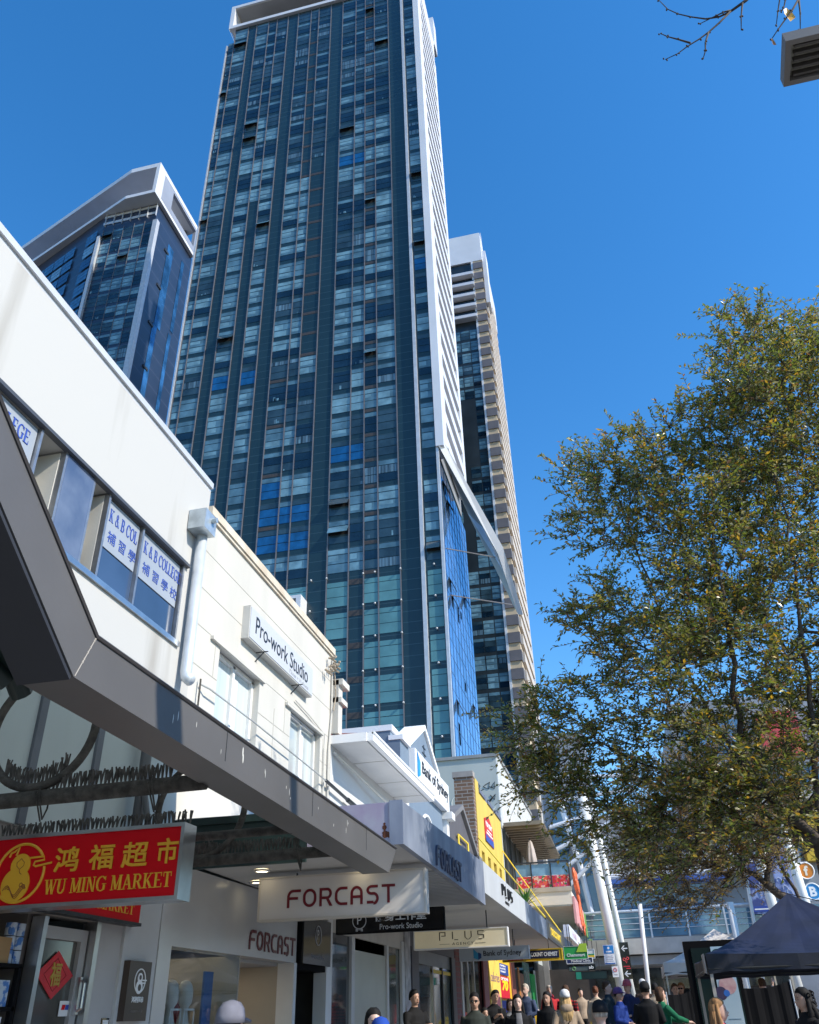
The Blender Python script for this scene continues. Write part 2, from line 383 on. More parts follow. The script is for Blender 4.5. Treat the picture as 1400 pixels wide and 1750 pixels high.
gj.build('side_glazing_joint', mat('glazing_joint', (.05, .12, .26), .4, var=0), tw)
for (yy, zz) in ((67.6, 47.0), (69.8, 46.0), (68.2, 36.6), (68.9, 35.2), (76.5, 38.6), (77.8, 27.5), (68.5, 25.0)):
    mm = M(); mm.prism([(-11.68, yy, zz), (-11.68, yy+1.0, zz), (-11.15, yy+1.0, zz-1.25), (-11.15, yy, zz-1.25)], (-.04, 0, -.02)); mm.box((-11.70, yy, zz-1.3), (-11.675, yy+1.0, zz))
    mm.build('open_sash', dark_metal, tw)
# the white blade that folds away from the screen's lower edge
bl = M()
A1, A2 = (-10.95, 64.55, 49.7), (-11.35, 64.55, 48.95)
B1, B2, Tp, T2 = (-6.95, 74, 42.0), (-7.55, 74, 41.4), (-6.14, 80, 37.1), (-6.66, 80, 37.2)
C1, C2 = (-10.75, 77, 48.5), (-6.56, 77.4, 36.6)
bl.add([A1, B1, B2, A2, Tp, T2, C1], [(0, 1, 2, 3)], 0)
bl.add([B1, Tp, T2, B2], [(0, 1, 2, 3)], 0)
bl.add([A2, B2, C1], [(0, 1, 2)], 1); bl.add([B2, T2, C1], [(0, 1, 2)], 1)
bl.add([A1, B1, Tp, C1], [(0, 1, 2, 3)], 0); bl.add([C1, Tp, T2], [(0, 1, 2)], 0); bl.add([A1, A2, C1], [(0, 1, 2)], 0)
bl.build('folded_blade', [white_clad, mat('blade_soffit', (.42, .40, .36), .6, var=.05)], tw)
st_ = M()
st_.tube([(-11.68, 67.5, 39.2), (-7.9, 74.5, 41.3)], .055, 6); st_.tube([(-11.68, 68.5, 34.8), (-6.9, 77, 37.0)], .055, 6)
st_.build('tie_rod', mullion_mat, tw)
# crown: white frame round a deep recess
cp = M()
cp.box((-41.41, Y0-.45, 136.2), (-10.85, Y0+.15, 136.9))                         # lower rail
cp.box((-41.41, Y0-.45, 136.9), (-40.75, Y0+13.2, 142.0))                        # left cheek
cp.box((-11.5, Y0-.45, 136.9), (-10.85, Y0+13.2, 142.0))
cp.box((-41.41, Y0-.45, 142.0), (-10.85, Y0+13.6, 142.7))                        # roof slab
cp.prism([(-41.41, Y0-.45, 136.2), (-41.41, Y0+3, 136.2), (-40.35, Y0+3, 132.9), (-40.35, Y0-.1, 132.9)], (.06, 0, 0))
cp.box((-11.6, 78.0, 141.5), (-10.62, 80.2, 150))
cp.build('crown_frame', white_clad, tw)
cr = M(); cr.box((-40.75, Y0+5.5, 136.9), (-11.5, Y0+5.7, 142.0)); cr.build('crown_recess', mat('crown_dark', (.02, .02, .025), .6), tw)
cs = M(); cs.box((-40.75, Y0-.2, 141.9), (-11.5, Y0+5.5, 141.99)); cs.build('crown_soffit', cap_soffit, tw)
# lobby bay with white frame at the foot of column 5
lb = M(); lb.box((-29.9, Y0-1.6, 34.0), (-24.4, Y0, 34.3)); lb.box((-24.85, Y0-1.6, 20), (-24.4, Y0, 34.0)); lb.box((-29.9, Y0-1.6, 20), (-29.5, Y0, 34.0)); lb.box((-29.5, Y0-.3, 31.4), (-24.85, Y0-.05, 31.8)); lb.build('entry_frame', white_clad, tw)

# ---------------- left tower ----------------
lt = thing('stepped_roof_tower', (-70, 92, 1.1), 'left tower with an upswept white roof frame and dark blue side wall', 'tower')
lm_ = M(); lm_.box((-75.5, 87.6, 0), (-64.9, 101, 130)); lm_.prism([(-75.5, 87.6, 0), (-75.5, 101, 0), (-105, 110, 0), (-103, 98.1, 0)], (0, 0, 130))
navy_clad = panel_mat('navy_cladding', (.02, .032, .062), .3, fz=9.3, z0=40)
lm_.build('side_wall', navy_clad, lt)
lw = M(); lr = random.Random(4); lwin = []
for i in range(38):
    z = 10+3.3*i
    if z > 123: break
    for k in range(5):
        a = -75.3+k*2.08
        lwin.append((z, window_mesh(a, a+2.0, z, 87.6, 3.3, rnd=lr, style=lr.choices(['blind', 'dark', 'mid', 'half', 'open', 'curt'], [34, 22, 24, 12, 5, 3])[0])))
for z, m in lwin[-100:]: m.build('window', TG, lt, recalc=False)
for z, m in lwin[:-100]:
    b0 = len(lw.v); lw.v += m.v; lw.f += [tuple(k+b0 for k in f) for f in m.f]; lw.m += m.m
o = lw.build('window', TG, lt, recalc=False); o['kind'] = 'stuff'
# angled facet: ribbon glazing in the sky's blue
fa, fb = Vector((-75.6, 87.45, 0)), Vector((-103, 98.0, 0)); fd = (fb-fa).normalized(); fn = Vector((fd.y, -fd.x, 0)); fn = fn if fn.y < 0 else -fn
af = M()
for i in range(40):
    z = 8+3.3*i
    if z > 125: break
    for k in range(9):
        p = fa+fd*(1.2+k*3.2); q = fa+fd*(1.2+k*3.2+3.0)
        if k == 1: continue
        mi = lr.choice([0, 1, 1, 2, 1])
        for (u, w) in ((.7, 1.6), (1.7, 2.5), (2.6, 3.2)):
            af.add([p+fn*.1+Vector((0, 0, z+u)), q+fn*.1+Vector((0, 0, z+u)), q+fn*.1+Vector((0, 0, z+w)), p+fn*.1+Vector((0, 0, z+w))], [(0, 1, 2, 3)], mi)
af.build('ribbon_glazing', [mat('blue_ribbon_dark', (.008, .04, .13), .08, var=.3), mat('blue_ribbon', (.03, .11, .25), .1, var=.4), mat('blue_ribbon_pale', (.14, .28, .42), .12, var=.3)], lt, recalc=False)
cf = M(); cf.box((-65.05, 87.1, 0), (-64.2, 88.0, 125.2)); cf.box((-75.9, 87.0, 0), (-75.3, 87.8, 124)); cf.build('corner_fin', light_metal, lt)
for k in range(6): 
    pass
lmu = M()
for k in range(6): lmu.box((-75.34+k*2.08, 87.5, 0), (-75.26+k*2.08, 87.62, 126))
lmu.build('mullion', mullion_mat, lt)
# blue glass slot on the right flank, stepping down
sg = M()
for (y0_, y1_, z0_, z1_) in ((92.6, 94.6, 105, 125), (92.2, 93.6, 84, 104.9), (91.4, 93.4, 62, 83.9), (90.6, 92.6, 40, 61.9), (97.6, 98.6, 108, 126), (97.2, 98.2, 40, 107)): sg.box((-64.9, y0_, z0_), (-64.82, y1_, z1_))
sg.build('side_glazing', mat('teal_mirror_glass', (.05, .17, .32), .06, .6, var=.6, scale=.35), lt)
for k in range(9): M().box((-64.9, 91.0+.35*(k % 3), 48+9.3*k), (-64.72, 92.4+.35*(k % 3), 48.5+9.3*k)).build('slot_louvre', dark_metal, lt)
rf = M()
P = [(-64.24, 85.0), (-70.17, 85.0), (-104, 96.7), (-104, 106), (-64.24, 100.6)]
rf.prism([(x, y, 130.0) for x, y in P], (0, 0, .75)); rf.prism([(x, y, 137.3) for x, y in P], (0, 0, 1.05))
rf.box((-64.9, 85.0, 130.75), (-64.24, 87.05, 137.3))
rf.build('roof_frame', white_clad, lt)
sg = M(); cpan = mat('crown_side_panel', (.26, .29, .36), .45, var=.05, scale=.3)
sg.box((-64.9, 87.06, 130.9), (-64.26, 90.6, 137.25)); sg.box((-64.9, 90.6, 136.7), (-64.26, 100.5, 137.25)); sg.box((-64.9, 90.6, 130.9), (-64.26, 100.5, 132.2)); sg.box((-64.9, 99.9, 132.2), (-64.26, 100.5, 136.7)); sg.build('crown_side', cpan, lt)
rd = M(); rd.box((-98, 99.5, 130.8), (-66.4, 100.4, 137.2)); rd.build('plant_room', mat('plant_grey', (.15, .15, .16), .7), lt)
rb = M()
for k in range(7): rb.box((-75.2+k*1.7, 87.3, 126.8), (-75.12+k*1.7, 87.6, 130.4))
rb.box((-75.6, 87.5, 127.4), (-64.9, 87.62, 128.0)); rb.box((-75.6, 87.5, 129.2), (-64.9, 87.62, 129.8)); rb.build('balustrade', light_metal, lt)

# ---------------- rear balcony tower ----------------
bt = thing('balcony_tower', (-13, 128, 1.1), 'pale rear apartment tower with stacked grey balconies, half hidden behind the tallest tower', 'tower')
YB = 122.0
bm_ = M(); bm_.box((-30, YB+.4, 0), (-12.1, 150, 137)); bm_.build('core_wall', mat('balcony_tower_dark', (.02, .028, .034), .3, var=.3, scale=.3), bt)
br = random.Random(9); bw = M(); bwin = []
for i in range(46):
    z = 5+2.98*i
    if z > 117.5: break
    for k in range(4):
        a = -19.6+k*1.85
        if k == 2 and 83 < z < 98: continue
        if k == 1 and 62 < z < 98: continue
        bwin.append((z, window_mesh(a, a+1.78, z, YB+.4, 2.98, rnd=br, style=br.choices(['blind', 'dark', 'mid', 'half', 'curt'], [40, 22, 28, 6, 4])[0])))
    if True: bw.box((-21.8, YB+.3, z), (-19.7, YB+.4, z+.5), 0)
for z, m in bwin[-100:]: m.build('window', TG, bt, recalc=False)
rr_ = M()
for z, m in bwin[:-100]:
    b0 = len(rr_.v); rr_.v += m.v; rr_.f += [tuple(k+b0 for k in f) for f in m.f]; rr_.m += m.m
o = rr_.build('window', TG, bt, recalc=False); o['kind'] = 'stuff'
cw = M(); cw.box((-12.5, YB, 0), (-12.1, YB+.6, 137)); cw.box((-24, YB+.02, 137), (-10.1, 145, 145.3)); cw.build('white_frame', white_clad, bt)
balw = M(); bgrey = mat('balcony_grey', (.125, .12, .135), .5, var=.12, scale=.6); bcream = mat('balcony_cream', (.50, .40, .28), .7, var=.12, scale=.5); slab = M()
for i in range(47):
    z = 3.5+2.98*i
    if z > 135: break
    bf = M().box((-12.1, YB-.1, z), (-10.15, YB+1.2, z+1.75)).build('balcony', bgrey, bt)          # grey panelled balcony front
    M().box((-12.1, YB+.1, z+1.75), (-10.3, YB+1.5, z+2.98)).build('recess', bcream, bf)
    balw.box((-10.35, YB+1.4, z+.2), (-9.85, 140, z+1.9)); slab.box((-10.9, YB+1.5, z+1.9), (-10.3, 139.8, z+3.18))
slab.build('side_slab', bcream, bt)
balw.build('side_balcony', mat('side_balcony_pale', (.48, .43, .38), .6, var=.08, scale=.4), bt)
tb = M(); tg = M()
for i in range(5):
    z = 120.5+2.98*i
    tb.box((-21, YB-1.0, z), (-12.15, YB+.4, z+.75)); tg.box((-21, YB-.2, z+.76), (-12.2, YB-.15, z+1.9))
tb.build('penthouse_balcony', white_clad, bt); tg.build('glass_balustrade', t_dark, bt)
sp = M(); sp.tube([(-9.9, 123, 139), (-9.95, 123, 146.3)], [.16, .04], 6); sp.box((-10.1, 122.5, 125), (-9.3, 126, 140)); sp.box((-10.0, 139.8, 40), (-9.78, 140.3, 126)); sp.build('roof_fin', white_clad, bt)
# ---------------- drawn lettering ----------------
class Glyphs:
    """letters as 2-D strokes: T = thick stroke, t = thin stroke, serifs optional"""
    def __init__(s, T=.17, t=.075, serif=True): s.T, s.t, s.sf = T, t, serif
    def st(s, x0, y0, x1, y1, w): return [[(x0-w/2, y0), (x0+w/2, y0), (x1+w/2, y1), (x1-w/2, y1)]]
    def bar(s, x0, y, x1, h): return [[(x0, y), (x1, y), (x1, y+h), (x0, y+h)]]
    def ser(s, x, y, w):
        if not s.sf: return []
        return s.bar(x-w/2, y if y < .5 else y-.05, x+w/2, .05)
    def arc(s, cx, cy, rx, ry, a0, a1, T=None, t=None, n=14):
        T = T or s.T; t = t or s.t; o = []
        for i in range(n):
            a = math.radians(a0+(a1-a0)*i/n); b = math.radians(a0+(a1-a0)*(i+1)/n)
            o.append([(cx+rx*math.cos(a), cy+ry*math.sin(a)), (cx+rx*math.cos(b), cy+ry*math.sin(b)), (cx+(rx-T)*math.cos(b), cy+(ry-t)*math.sin(b)), (cx+(rx-T)*math.cos(a), cy+(ry-t)*math.sin(a))])
        return o
    def g(s, c):
        T, t = s.T, s.t; S = s.ser
        if c == 'I': return s.st(.16, 0, .16, 1, T)+S(.16, 0, .32)+S(.16, 1, .32), .36
        if c == 'W': return s.st(.12, 1, .34, 0, T)+s.st(.34, 0, .52, .95, t)+s.st(.48, 1, .72, 0, T)+s.st(.72, 0, .92, 1, t)+S(.13, 1, .32)+S(.92, 1, .28)+S(.5, 1, .24), 1.06
        if c == 'U': return s.st(.17, 1, .17, .3, T)+s.st(.63, 1, .63, .3, t)+s.arc(.375, .3, .29, .31, 180, 360, T*.8, t*1.3)+S(.17, 1, .34)+S(.63, 1, .28), .80
        if c == 'M': return s.st(.14, 0, .14, 1, t)+s.st(.18, 1, .46, .05, T)+s.st(.46, .05, .74, 1, t)+s.st(.78, 0, .78, 1, T)+S(.14, 0, .26)+S(.78, 0, .34)+S(.14, 1, .26)+S(.78, 1, .3), .98
        if c == 'N': return s.st(.14, 0, .14, 1, t)+s.st(.17, 1, .62, 0, T)+s.st(.65, 0, .65, 1, t)+S(.14, 0, .26)+S(.15, 1, .28)+S(.65, 1, .26), .82
        if c == 'G': return s.arc(.44, .5, .42, .52, 40, 325, T, t)+s.st(.68, .08, .68, .42, T)+S(.68, .45, .32)+s.st(.74, .72, .74, .98, .05), .88
        if c == 'C': return s.arc(.44, .5, .42, .52, 42, 318, T, t)+(s.st(.74, .68, .74, .98, .05) if s.sf else []), .84
        if c == 'O': return s.arc(.45, .5, .43, .52, 0, 360, T, t, 24), .92
        if c == 'A': return s.st(.1, 0, .36, 1, t)+s.st(.36, 1, .66, 0, T)+s.bar(.2, .3, .56, t)+S(.1, 0, .26)+S(.66, 0, .34), .82
        if c == 'R': return s.st(.17, 0, .17, 1, T)+s.bar(.17, .93, .42, .07)+s.bar(.17, .46, .42, .07)+s.arc(.40, .73, .27, .27, -90, 90, T*.9, t)+s.st(.42, .48, .68, 0, T)+S(.17, 0, .34)+S(.7, 0, .24)+S(.1, 1, .2), .84
        if c == 'K': return s.st(.17, 0, .17, 1, T)+s.st(.2, .38, .64, 1, t)+s.st(.33, .56, .68, 0, T)+S(.17, 0, .34)+S(.68, 0, .32)+S(.17, 1, .34)+S(.62, 1, .3), .86
        if c == 'E': return s.st(.17, 0, .17, 1, T)+s.bar(.17, .94, .6, .06)+s.bar(.17, .47, .5, .06)+s.bar(.17, 0, .64, .06)+s.bar(.57, .74, .61, .26)+s.bar(.61, 0, .65, .28)+S(.1, 0, .2)+S(.1, 1, .2), .72
        if c == 'L': return s.st(.17, 0, .17, 1, T)+s.bar(.17, 0, .62, .06)+s.bar(.59, 0, .63, .3)+S(.17, 1, .34)+S(.1, 0, .2), .70
        if c == 'T': return s.st(.36, 0, .36, 1, T)+s.bar(.04, .94, .68, .06)+s.bar(.04, .7, .08, .3)+s.bar(.64, .7, .68, .3)+S(.36, 0, .34), .74
        if c == 'B': return s.st(.17, 0, .17, 1, T)+s.arc(.38, .74, .26, .26, -90, 90, T*.9, t)+s.arc(.40, .26, .29, .28, -90, 90, T*.9, t)+s.bar(.17, .93, .4, .07)+s.bar(.17, .48, .4, .06)+s.bar(.17, 0, .4, .06)+S(.1, 0, .2)+S(.1, 1, .2), .78
        if c == '&': return s.arc(.34, .76, .19, .24, 0, 360, .1, .06, 18)+s.arc(.33, .27, .30, .29, 30, 330, .13, .07)+s.st(.26, .68, .74, 0, .14), .86
        return [], .34
    def f(s, c):                                                        # the rounded one-weight letters of the dress shop
        w = s.T
        B = lambda x0, y0, x1, y1: [[(x0, y0), (x1, y0), (x1, y1), (x0, y1)]]
        if c == 'F': return B(.04, 0, .04+w, .6)+s.arc(.40, .6, .36, .4, 90, 180, w, w)+B(.40, 1-w, .86, 1)+B(.04+w, .44, .70, .44+w), .98
        if c == 'O': return s.arc(.42, .58, .40, .42, 0, 180, w, w)+s.arc(.42, .42, .40, .42, 180, 360, w, w)+B(.02, .42, .02+w, .58)+B(.82-w, .42, .82, .58), .96
        if c == 'R': return B(.04, 0, .04+w, 1)+B(.04+w, 1-w, .5, 1)+B(.04+w, .38, .5, .38+w)+s.arc(.5, .69, .28, .31, -90, 90, w, w)+s.st(.52, .4, .74, 0, w*1.2), .94
        if c == 'C': return s.arc(.42, .58, .40, .42, 90, 180, w, w)+s.arc(.42, .42, .40, .42, 180, 270, w, w)+B(.02, .42, .02+w, .58)+B(.42, 1-w, .76, 1)+B(.42, 0, .76, w), .90
        if c == 'A': return B(.04, 0, .04+w, .6)+B(.76-w, 0, .76, .6)+s.arc(.40, .6, .36, .4, 0, 180, w, w)+B(.04+w, .34, .76-w, .34+w), .94
        if c == 'S': return s.arc(.34, .73, .31, .27, 90, 270, w, w)+B(.34, 1-w, .70, 1)+B(.34, .46, .46, .46+w)+s.arc(.44, .27, .31, .27+w/2, -90, 90, w, w)+B(.06, 0, .44, w), .90
        if c == 'T': return B(.02, 1-w, .80, 1)+B(.41-w/2, 0, .41+w/2, 1-w), .84
        return [], .4
    def p(s, c):                                                        # thin broken-line letters of the agency
        w = s.T; B = lambda x0, y0, x1, y1: [[(x0, y0), (x1, y0), (x1, y1), (x0, y1)]]
        if c == 'P': return B(0, 0, w, 1)+B(w, 1-w, .6, 1)+B(.6-w, .52, .6, 1-w)+B(.2, .48, .6, .48+w), 1.2
        if c == 'L': return B(0, .12, w, 1)+B(.2, 0, .55, w), 1.15
        if c == 'U': return s.st(.05, 1, .05, .3, w)+s.st(.05, .3, .28, 0, w)+s.st(.62, .3, .36, 0, w)+s.st(.62, 1, .62, .3, w), 1.2
        if c == 'S': return B(0, .5, w, 1)+B(w, 1-w, .6, 1)+B(w, .46, .6, .46+w)+B(.6-w, .1, .6, .46)+B(.05, 0, .4, w), .9
        return [], .4
def drawn(name, fn, body, org, xd, yd, h, width, m, parent, depth=.012, space=0.0):
    polys = []; x = 0
    for ch in body:
        pl, adv = fn(ch)
        polys += [[(px+x, py) for px, py in p] for p in pl]; x += adv+space
    x0 = min(p[0] for q in polys for p in q); x1 = max(p[0] for q in polys for p in q)
    k = width/(x1-x0) if width else h
    xd, yd = Vector(xd), Vector(yd); nd = xd.cross(yd); org = Vector(org); ms = M()
    for i, q in enumerate(polys):
        ms.prism([tuple(org+xd*((a-x0)*k)+yd*(b*h)) for a, b in q], nd*(depth+.00025*(i % 9)))
    return ms.build(name, m, parent)
SER = Glyphs(); FOR = Glyphs(.15, .15, False); PLU = Glyphs(.085, .085, False)

def hanging_sign(label, x0, x1, y, z0, z1, frame, face, top, t=.16, name='hanging_sign', rim=.03, group='signs hanging under the awnings'):
    r_ = thing(name, ((x0+x1)/2, y, z0), label, 'sign', group)
    f = M(); f.box((x0, y, z0), (x1, y+t, z0+rim)); f.box((x0, y, z1-rim), (x1, y+t, z1)); f.box((x0, y, z0+rim), (x0+rim, y+t, z1-rim)); f.box((x1-rim, y, z0+rim), (x1, y+t, z1-rim))
    f.build('frame', frame, r_)
    M().box((x0+rim, y+.012, z0+rim), (x1-rim, y+t-.012, z1-rim)).build('face', face, r_)
    for q in (.22, .78):
        xx = x0+(x1-x0)*q
        if top > z1+.02: M().tube([(xx, y+t/2, z1), (xx, y+t/2, top)], .012, 6).build('hanger', dark_metal, r_)
    return r_

# ---------------- white corner building with the college windows ----------------
A = thing('office_building', (-9.5, 2.6, 0), 'white two storey building with college posters in its long window strip', 'building')
w = M()
w.box((-14, -8, 6.80), (-5, 9.2, 8.22)); w.box((-5.32, 8.75, 4.55), (-5, 9.2, 6.80)); w.box((-5.32, -8, 4.55), (-5, 8.75, 5.68)); w.box((-14, 9.0, 3.2), (-5.32, 9.2, 6.8)); w.box((-14, -8, 3.2), (-9.4, 9.0, 6.8))
w.build('wall', mat('white_render_stained', (.33, .315, .29), .75, scale=1.9, streak=.09, rgb2=(.455, .447, .43), thr=(.26, .42), bump=.04), A)
st = M()   # run-off stains under the capping
c = M(); c.box((-14, -8, 8.27), (-4.965, 9.2, 8.36)); c.box((-14, -8, 8.22), (-5.0, 9.2, 8.27)); c.build('parapet_capping', mat('capping_grey', (.55, .56, .58), .4, .2, var=.08), A)
hd = M(); hd.box((-5.02, -8, 6.775), (-4.945, 8.8, 6.815)); hd.build('window_head_flashing', mat('flashing_dark', (.06, .065, .08), .45), A)
sl_ = M(); sl_.box((-5.05, -8, 5.67), (-4.965, 8.8, 5.735)); sl_.build('window_sill', chrome, A)
frame_m = mat('aluminium_frame', (.33, .34, .36), .35, .7, var=.15, scale=8)
inn = M(); inn.box((-9.4, -7, 3.3), (-9.3, 9, 6.8), 1); inn.poly([(-9.4, -7, 6.5), (-5.35, -7, 6.5), (-5.35, 8.74, 6.5), (-9.4, 8.74, 6.5)], 0); inn.box((-9.3, -7, 5.60), (-5.35, 8.74, 5.64), 1)
inn.build('interior', [mat('ceiling_tile_grey', (.34, .33, .30), .8, var=.08), mat('room_shadow', (.12, .115, .105), .8)], A)
poster = mat('poster_frost', (.30, .33, .375), .35, var=.04)
def pane(y0, y1, m, x=-5.04):
    p = M(); p.box((x-.012, y0, 5.74), (x, y1, 6.77)); return p.build('pane', m, A)
for y0, y1 in ((3.0, 4.2), (4.23, 5.64), (6.93, 7.66), (7.70, 8.69)):
    pane(y0, y1, window_glass)
    p = M().box((-5.035, y0+.02, 6.16), (-5.028, y1-.02, 6.75)).build('poster', poster, A)
    if y0 == 3.0: continue
    wd = {4.23: 1.05, 6.93: .92, 7.70: .92}[y0]
    full = y0 != 6.93
    t0 = y0+.08 if y0 != 4.23 else 4.48
    drawn('lettering', SER.g, 'K & B COLLEGE' if full else 'K & B COL', (-5.027, t0, 6.50), FY, FZ, .155, wd if full else .60, blue_ink, p, .004)
    if y0 != 4.23: text('lettering', '補 習 學 校' if full else '補 習 學', (-5.027, t0+.03, 6.25), FY, FZ, blue_ink, p, height=.145, width=.86 if full else .6, depth=.004)
    else: text('lettering', '補 習 學 校', (-5.027, 4.55, 6.25), FY, FZ, blue_ink, p, height=.145, width=.9, depth=.004)
hazy = mat('hazy_blue_pane', (.06, .085, .15), .18, rgb2=(.14, .17, .24), scale=2.2, spec=.8)
pane(6.09, 6.58, hazy, -4.99)
# open gaps: sunlit reveal and blind inside
for y0, y1 in ((5.66, 6.06), (6.61, 6.91)):
    M().box((-5.34, y0+.0, 6.05), (-5.33, y1+.12, 6.78)).build('blind', cream_wall, A)
    M().box((-5.33, y1-.012, 5.74), (-5.06, y1, 6.77)).build('reveal', cream_wall, A)
for y in (4.21, 5.65, 6.075, 6.595, 6.92, 7.68, 8.72): M().box((-5.06, y-.018, 5.735), (-4.992, y+.018, 6.775)).build('window_mullion', frame_m, A)
for y0, y1 in ((-8, 4.55),): pass
cl = M(); cl.box((-5.3, -8, 3.15), (-4.985, 9.2, 4.55)); cl.build('cladding_panel', panel_grey, A)
for y in (3.6, 4.5, 5.4, 6.5, 7.46, 8.38): M().box((-4.985, y-.05, 3.15), (-4.955, y+.05, 4.55)).build('cover_strip', groove_dark, A)
# drain from the roof
hp = M(); hp.box((-4.99, 8.66, 7.31), (-4.74, 8.98, 7.60)); hp.tube([(-4.74, 8.86, 7.5), (-4.67, 8.86, 7.5)], .04, 10); hp.build('rainwater_head', mat('galvanised_steel', (.45, .50, .53), .38, .6, var=.2, scale=6), A)
galv = mat('galvanised_pipe', (.58, .62, .66), .4, .3, var=.1, scale=5)
dp = M(); dp.tube([(-4.90, 8.92, 7.32), (-4.90, 8.92, 5.38), (-4.88, 8.91, 5.31), (-4.81, 8.89, 5.25)], .073, 14); dp.build('downpipe', galv, A, smooth=True)
# ground floor: market entrance
sf = M(); sf.box((-5.25, 8.50, 0), (-5, 9.2, 3.15)); sf.build('pillar', white_wall, A)
gf = M(); gf.box((-5.22, -8, 2.52), (-5.02, 8.50, 3.15)); gf.build('bulkhead', mat('bulkhead_taupe', (.26, .235, .215), .6, var=.05), A)
sw = M(); sw.box((-5.22, 8.08, 0), (-5.03, 8.50, 2.52)); sw.build('side_panel', mat('taupe_panel', (.42, .40, .385), .5, var=.04), A)
dr = M(); 
for (a, b) in (((-5.14, 7.20, 0), (-5.06, 7.28, 2.44)), ((-5.14, 7.84, 0), (-5.06, 7.94, 2.44)), ((-5.14, 7.28, 2.34), (-5.06, 7.84, 2.44)), ((-5.14, 7.28, .1), (-5.06, 7.84, .3))): dr.box(a, b)
d0 = dr.build('door', mat('door_frame_grey', (.38, .365, .35), .4, .2, var=.05), A)
M().box((-5.115, 7.28, .3), (-5.10, 7.84, 2.34)).build('glass', mat('door_glass', (.085, .082, .072), .08, var=.35, scale=1.4, spec=.7), d0)
h_ = M(); h_.tube([(-5.02, 7.885, 1.78), (-4.98, 7.885, 1.80), (-4.98, 7.885, 2.0), (-5.02, 7.885, 2.02)], .014, 8); h_.box((-5.06, 7.865, 1.75), (-5.02, 7.905, 2.05)); h_.build('handle', chrome, d0)
jb = M(); jb.box((-5.10, 7.955, 0), (-4.985, 8.00, 2.55)); jb.box((-5.12, 8.01, 0), (-5.0, 8.05, 2.55)); jb.box((-5.12, 7.13, 0), (-4.995, 7.19, 2.5)); jb.build('door_jamb', chrome, A)
# a diamond with the character for fortune on the door
dm = tag(M().prism([(-5.088, 7.55, 1.87), (-5.088, 7.83, 2.06), (-5.088, 7.55, 2.25), (-5.088, 7.27, 2.06)], (.006, 0, 0)).build('door_decoration', mat('red_paper', (.55, .012, .02), .45, var=.1, scale=12)), 'red paper diamond with a gold character stuck on the market door', 'decoration')
text('character', '福', (-5.0815, 7.55, 2.06), FY, FZ, mat('gold_paper', (.42, .27, .03), .45, var=.2), dm, height=.18, width=.15, depth=.003, heavy=.008, align='C')
rl = M()
for s_ in (0,): 
    P = [(-5.0815, 7.55, 1.93), (-5.0815, 7.72, 2.06), (-5.0815, 7.55, 2.19), (-5.0815, 7.38, 2.06), (-5.0815, 7.55, 1.93)]; rl.tube(P, .004, 4)
rl.build('border_line', mat('dark_red_line', (.28, .004, .01), .5, var=0), dm)
cd = M().box((-5.088, 7.70, 1.74), (-5.084, 7.86, 1.86)).build('payment_sticker', offwhite)
tag(cd, 'small white payment card sticker with a red and navy mark on the market door glass', 'sticker')
M().prism([(-5.0835, 7.73, 1.79), (-5.0835, 7.78, 1.79), (-5.0835, 7.79, 1.83), (-5.0835, 7.74, 1.83)], (.001, 0, 0)).build('red_mark', red_sign, cd)
M().prism([(-5.0835, 7.785, 1.79), (-5.0835, 7.84, 1.79), (-5.0835, 7.85, 1.83), (-5.0835, 7.795, 1.83)], (.001, 0, 0)).build('navy_mark', blue_ink, cd)
rb_ = M()
for k in range(9): rb_.box((-5.09+.004*(k % 2), 7.25+k*.05, 1.2), (-5.08+.004*(k % 2), 7.297+k*.05, 1.66))
tag(rb_.build('red_banner', red_sign), 'pleated red banner at the foot of the market door glass', 'banner')
# shop interior behind the open left side
it = M(); it.box((-9.3, -8, 0), (-9.2, 8.5, 3.15), 0); it.box((-9.2, -8, 2.56), (-5.22, 7.1, 2.62), 1); it.box((-9.2, 7.10, 0), (-5.15, 7.16, 2.6), 0); it.box((-9.2, 8.45, 0), (-5.2, 8.5, 2.6), 0)
it.build('shop_interior', [mat('shop_wall_taupe', (.16, .14, .125), .8), soffit_mat], A)
tr = M(); tr.box((-5.9, 5.2, 2.50), (-5.75, 7.05, 2.555)); tr.build('strip_light', mat('strip_light_cover', (.6, .6, .58), .4, var=0), A)
# display rack with stock
rk = thing('display_rack', (-5.28, 6.55, 0), 'black metal shelf rack of goods just inside the market', 'shelf')
ra = M()
for x in (-5.50, -5.06):
    for y in (6.05, 6.98): ra.box((x-.02, y-.02, 0), (x+.02, y+.02, 2.10))
ra.build('upright', black_matte, rk)
for z in (.5, 1.0, 1.42, 1.78, 2.09): M().box((-5.52, 6.03, z), (-5.04, 7.0, z+.03)).build('shelf_board', black_matte, rk)
carton = mat('cardboard', (.36, .215, .09), .8, var=.1); tinm = mat('printed_tin', (.45, .5, .56), .35, rgb2=(.05, .16, .42), scale=14, thr=(.5, .56)); tealbox = mat('white_green_box', (.68, .68, .66), .5, rgb2=(.05, .30, .28), scale=4, thr=(.62, .64))
def goods(y0, y1, z0, z1, m, lab, name='carton', x0=-5.42, x1=-5.07):
    b = M(); b.box((x0, y0, z0), (x1, y1, z1)); b.box((x1, y0+.02, z1-.05), (x1+.002, y0+.1, z1-.02)); return tag(b.build(name, m), lab, 'box', 'goods on the market rack')
goods(6.10, 6.50, 2.122, 2.33, carton, 'brown cardboard carton on the left end of the rack top'); goods(6.52, 6.84, 2.122, 2.31, carton, 'brown cardboard carton nearest the door on the rack top')
for k in range(3): goods(6.30+k*.22, 6.48+k*.22, 1.812, 2.0, tinm, ['blue and white printed pack at the left of the upper shelf', 'blue and white printed pack in the middle of the upper shelf', 'blue and white printed pack at the door end of the upper shelf'][k], 'packet')
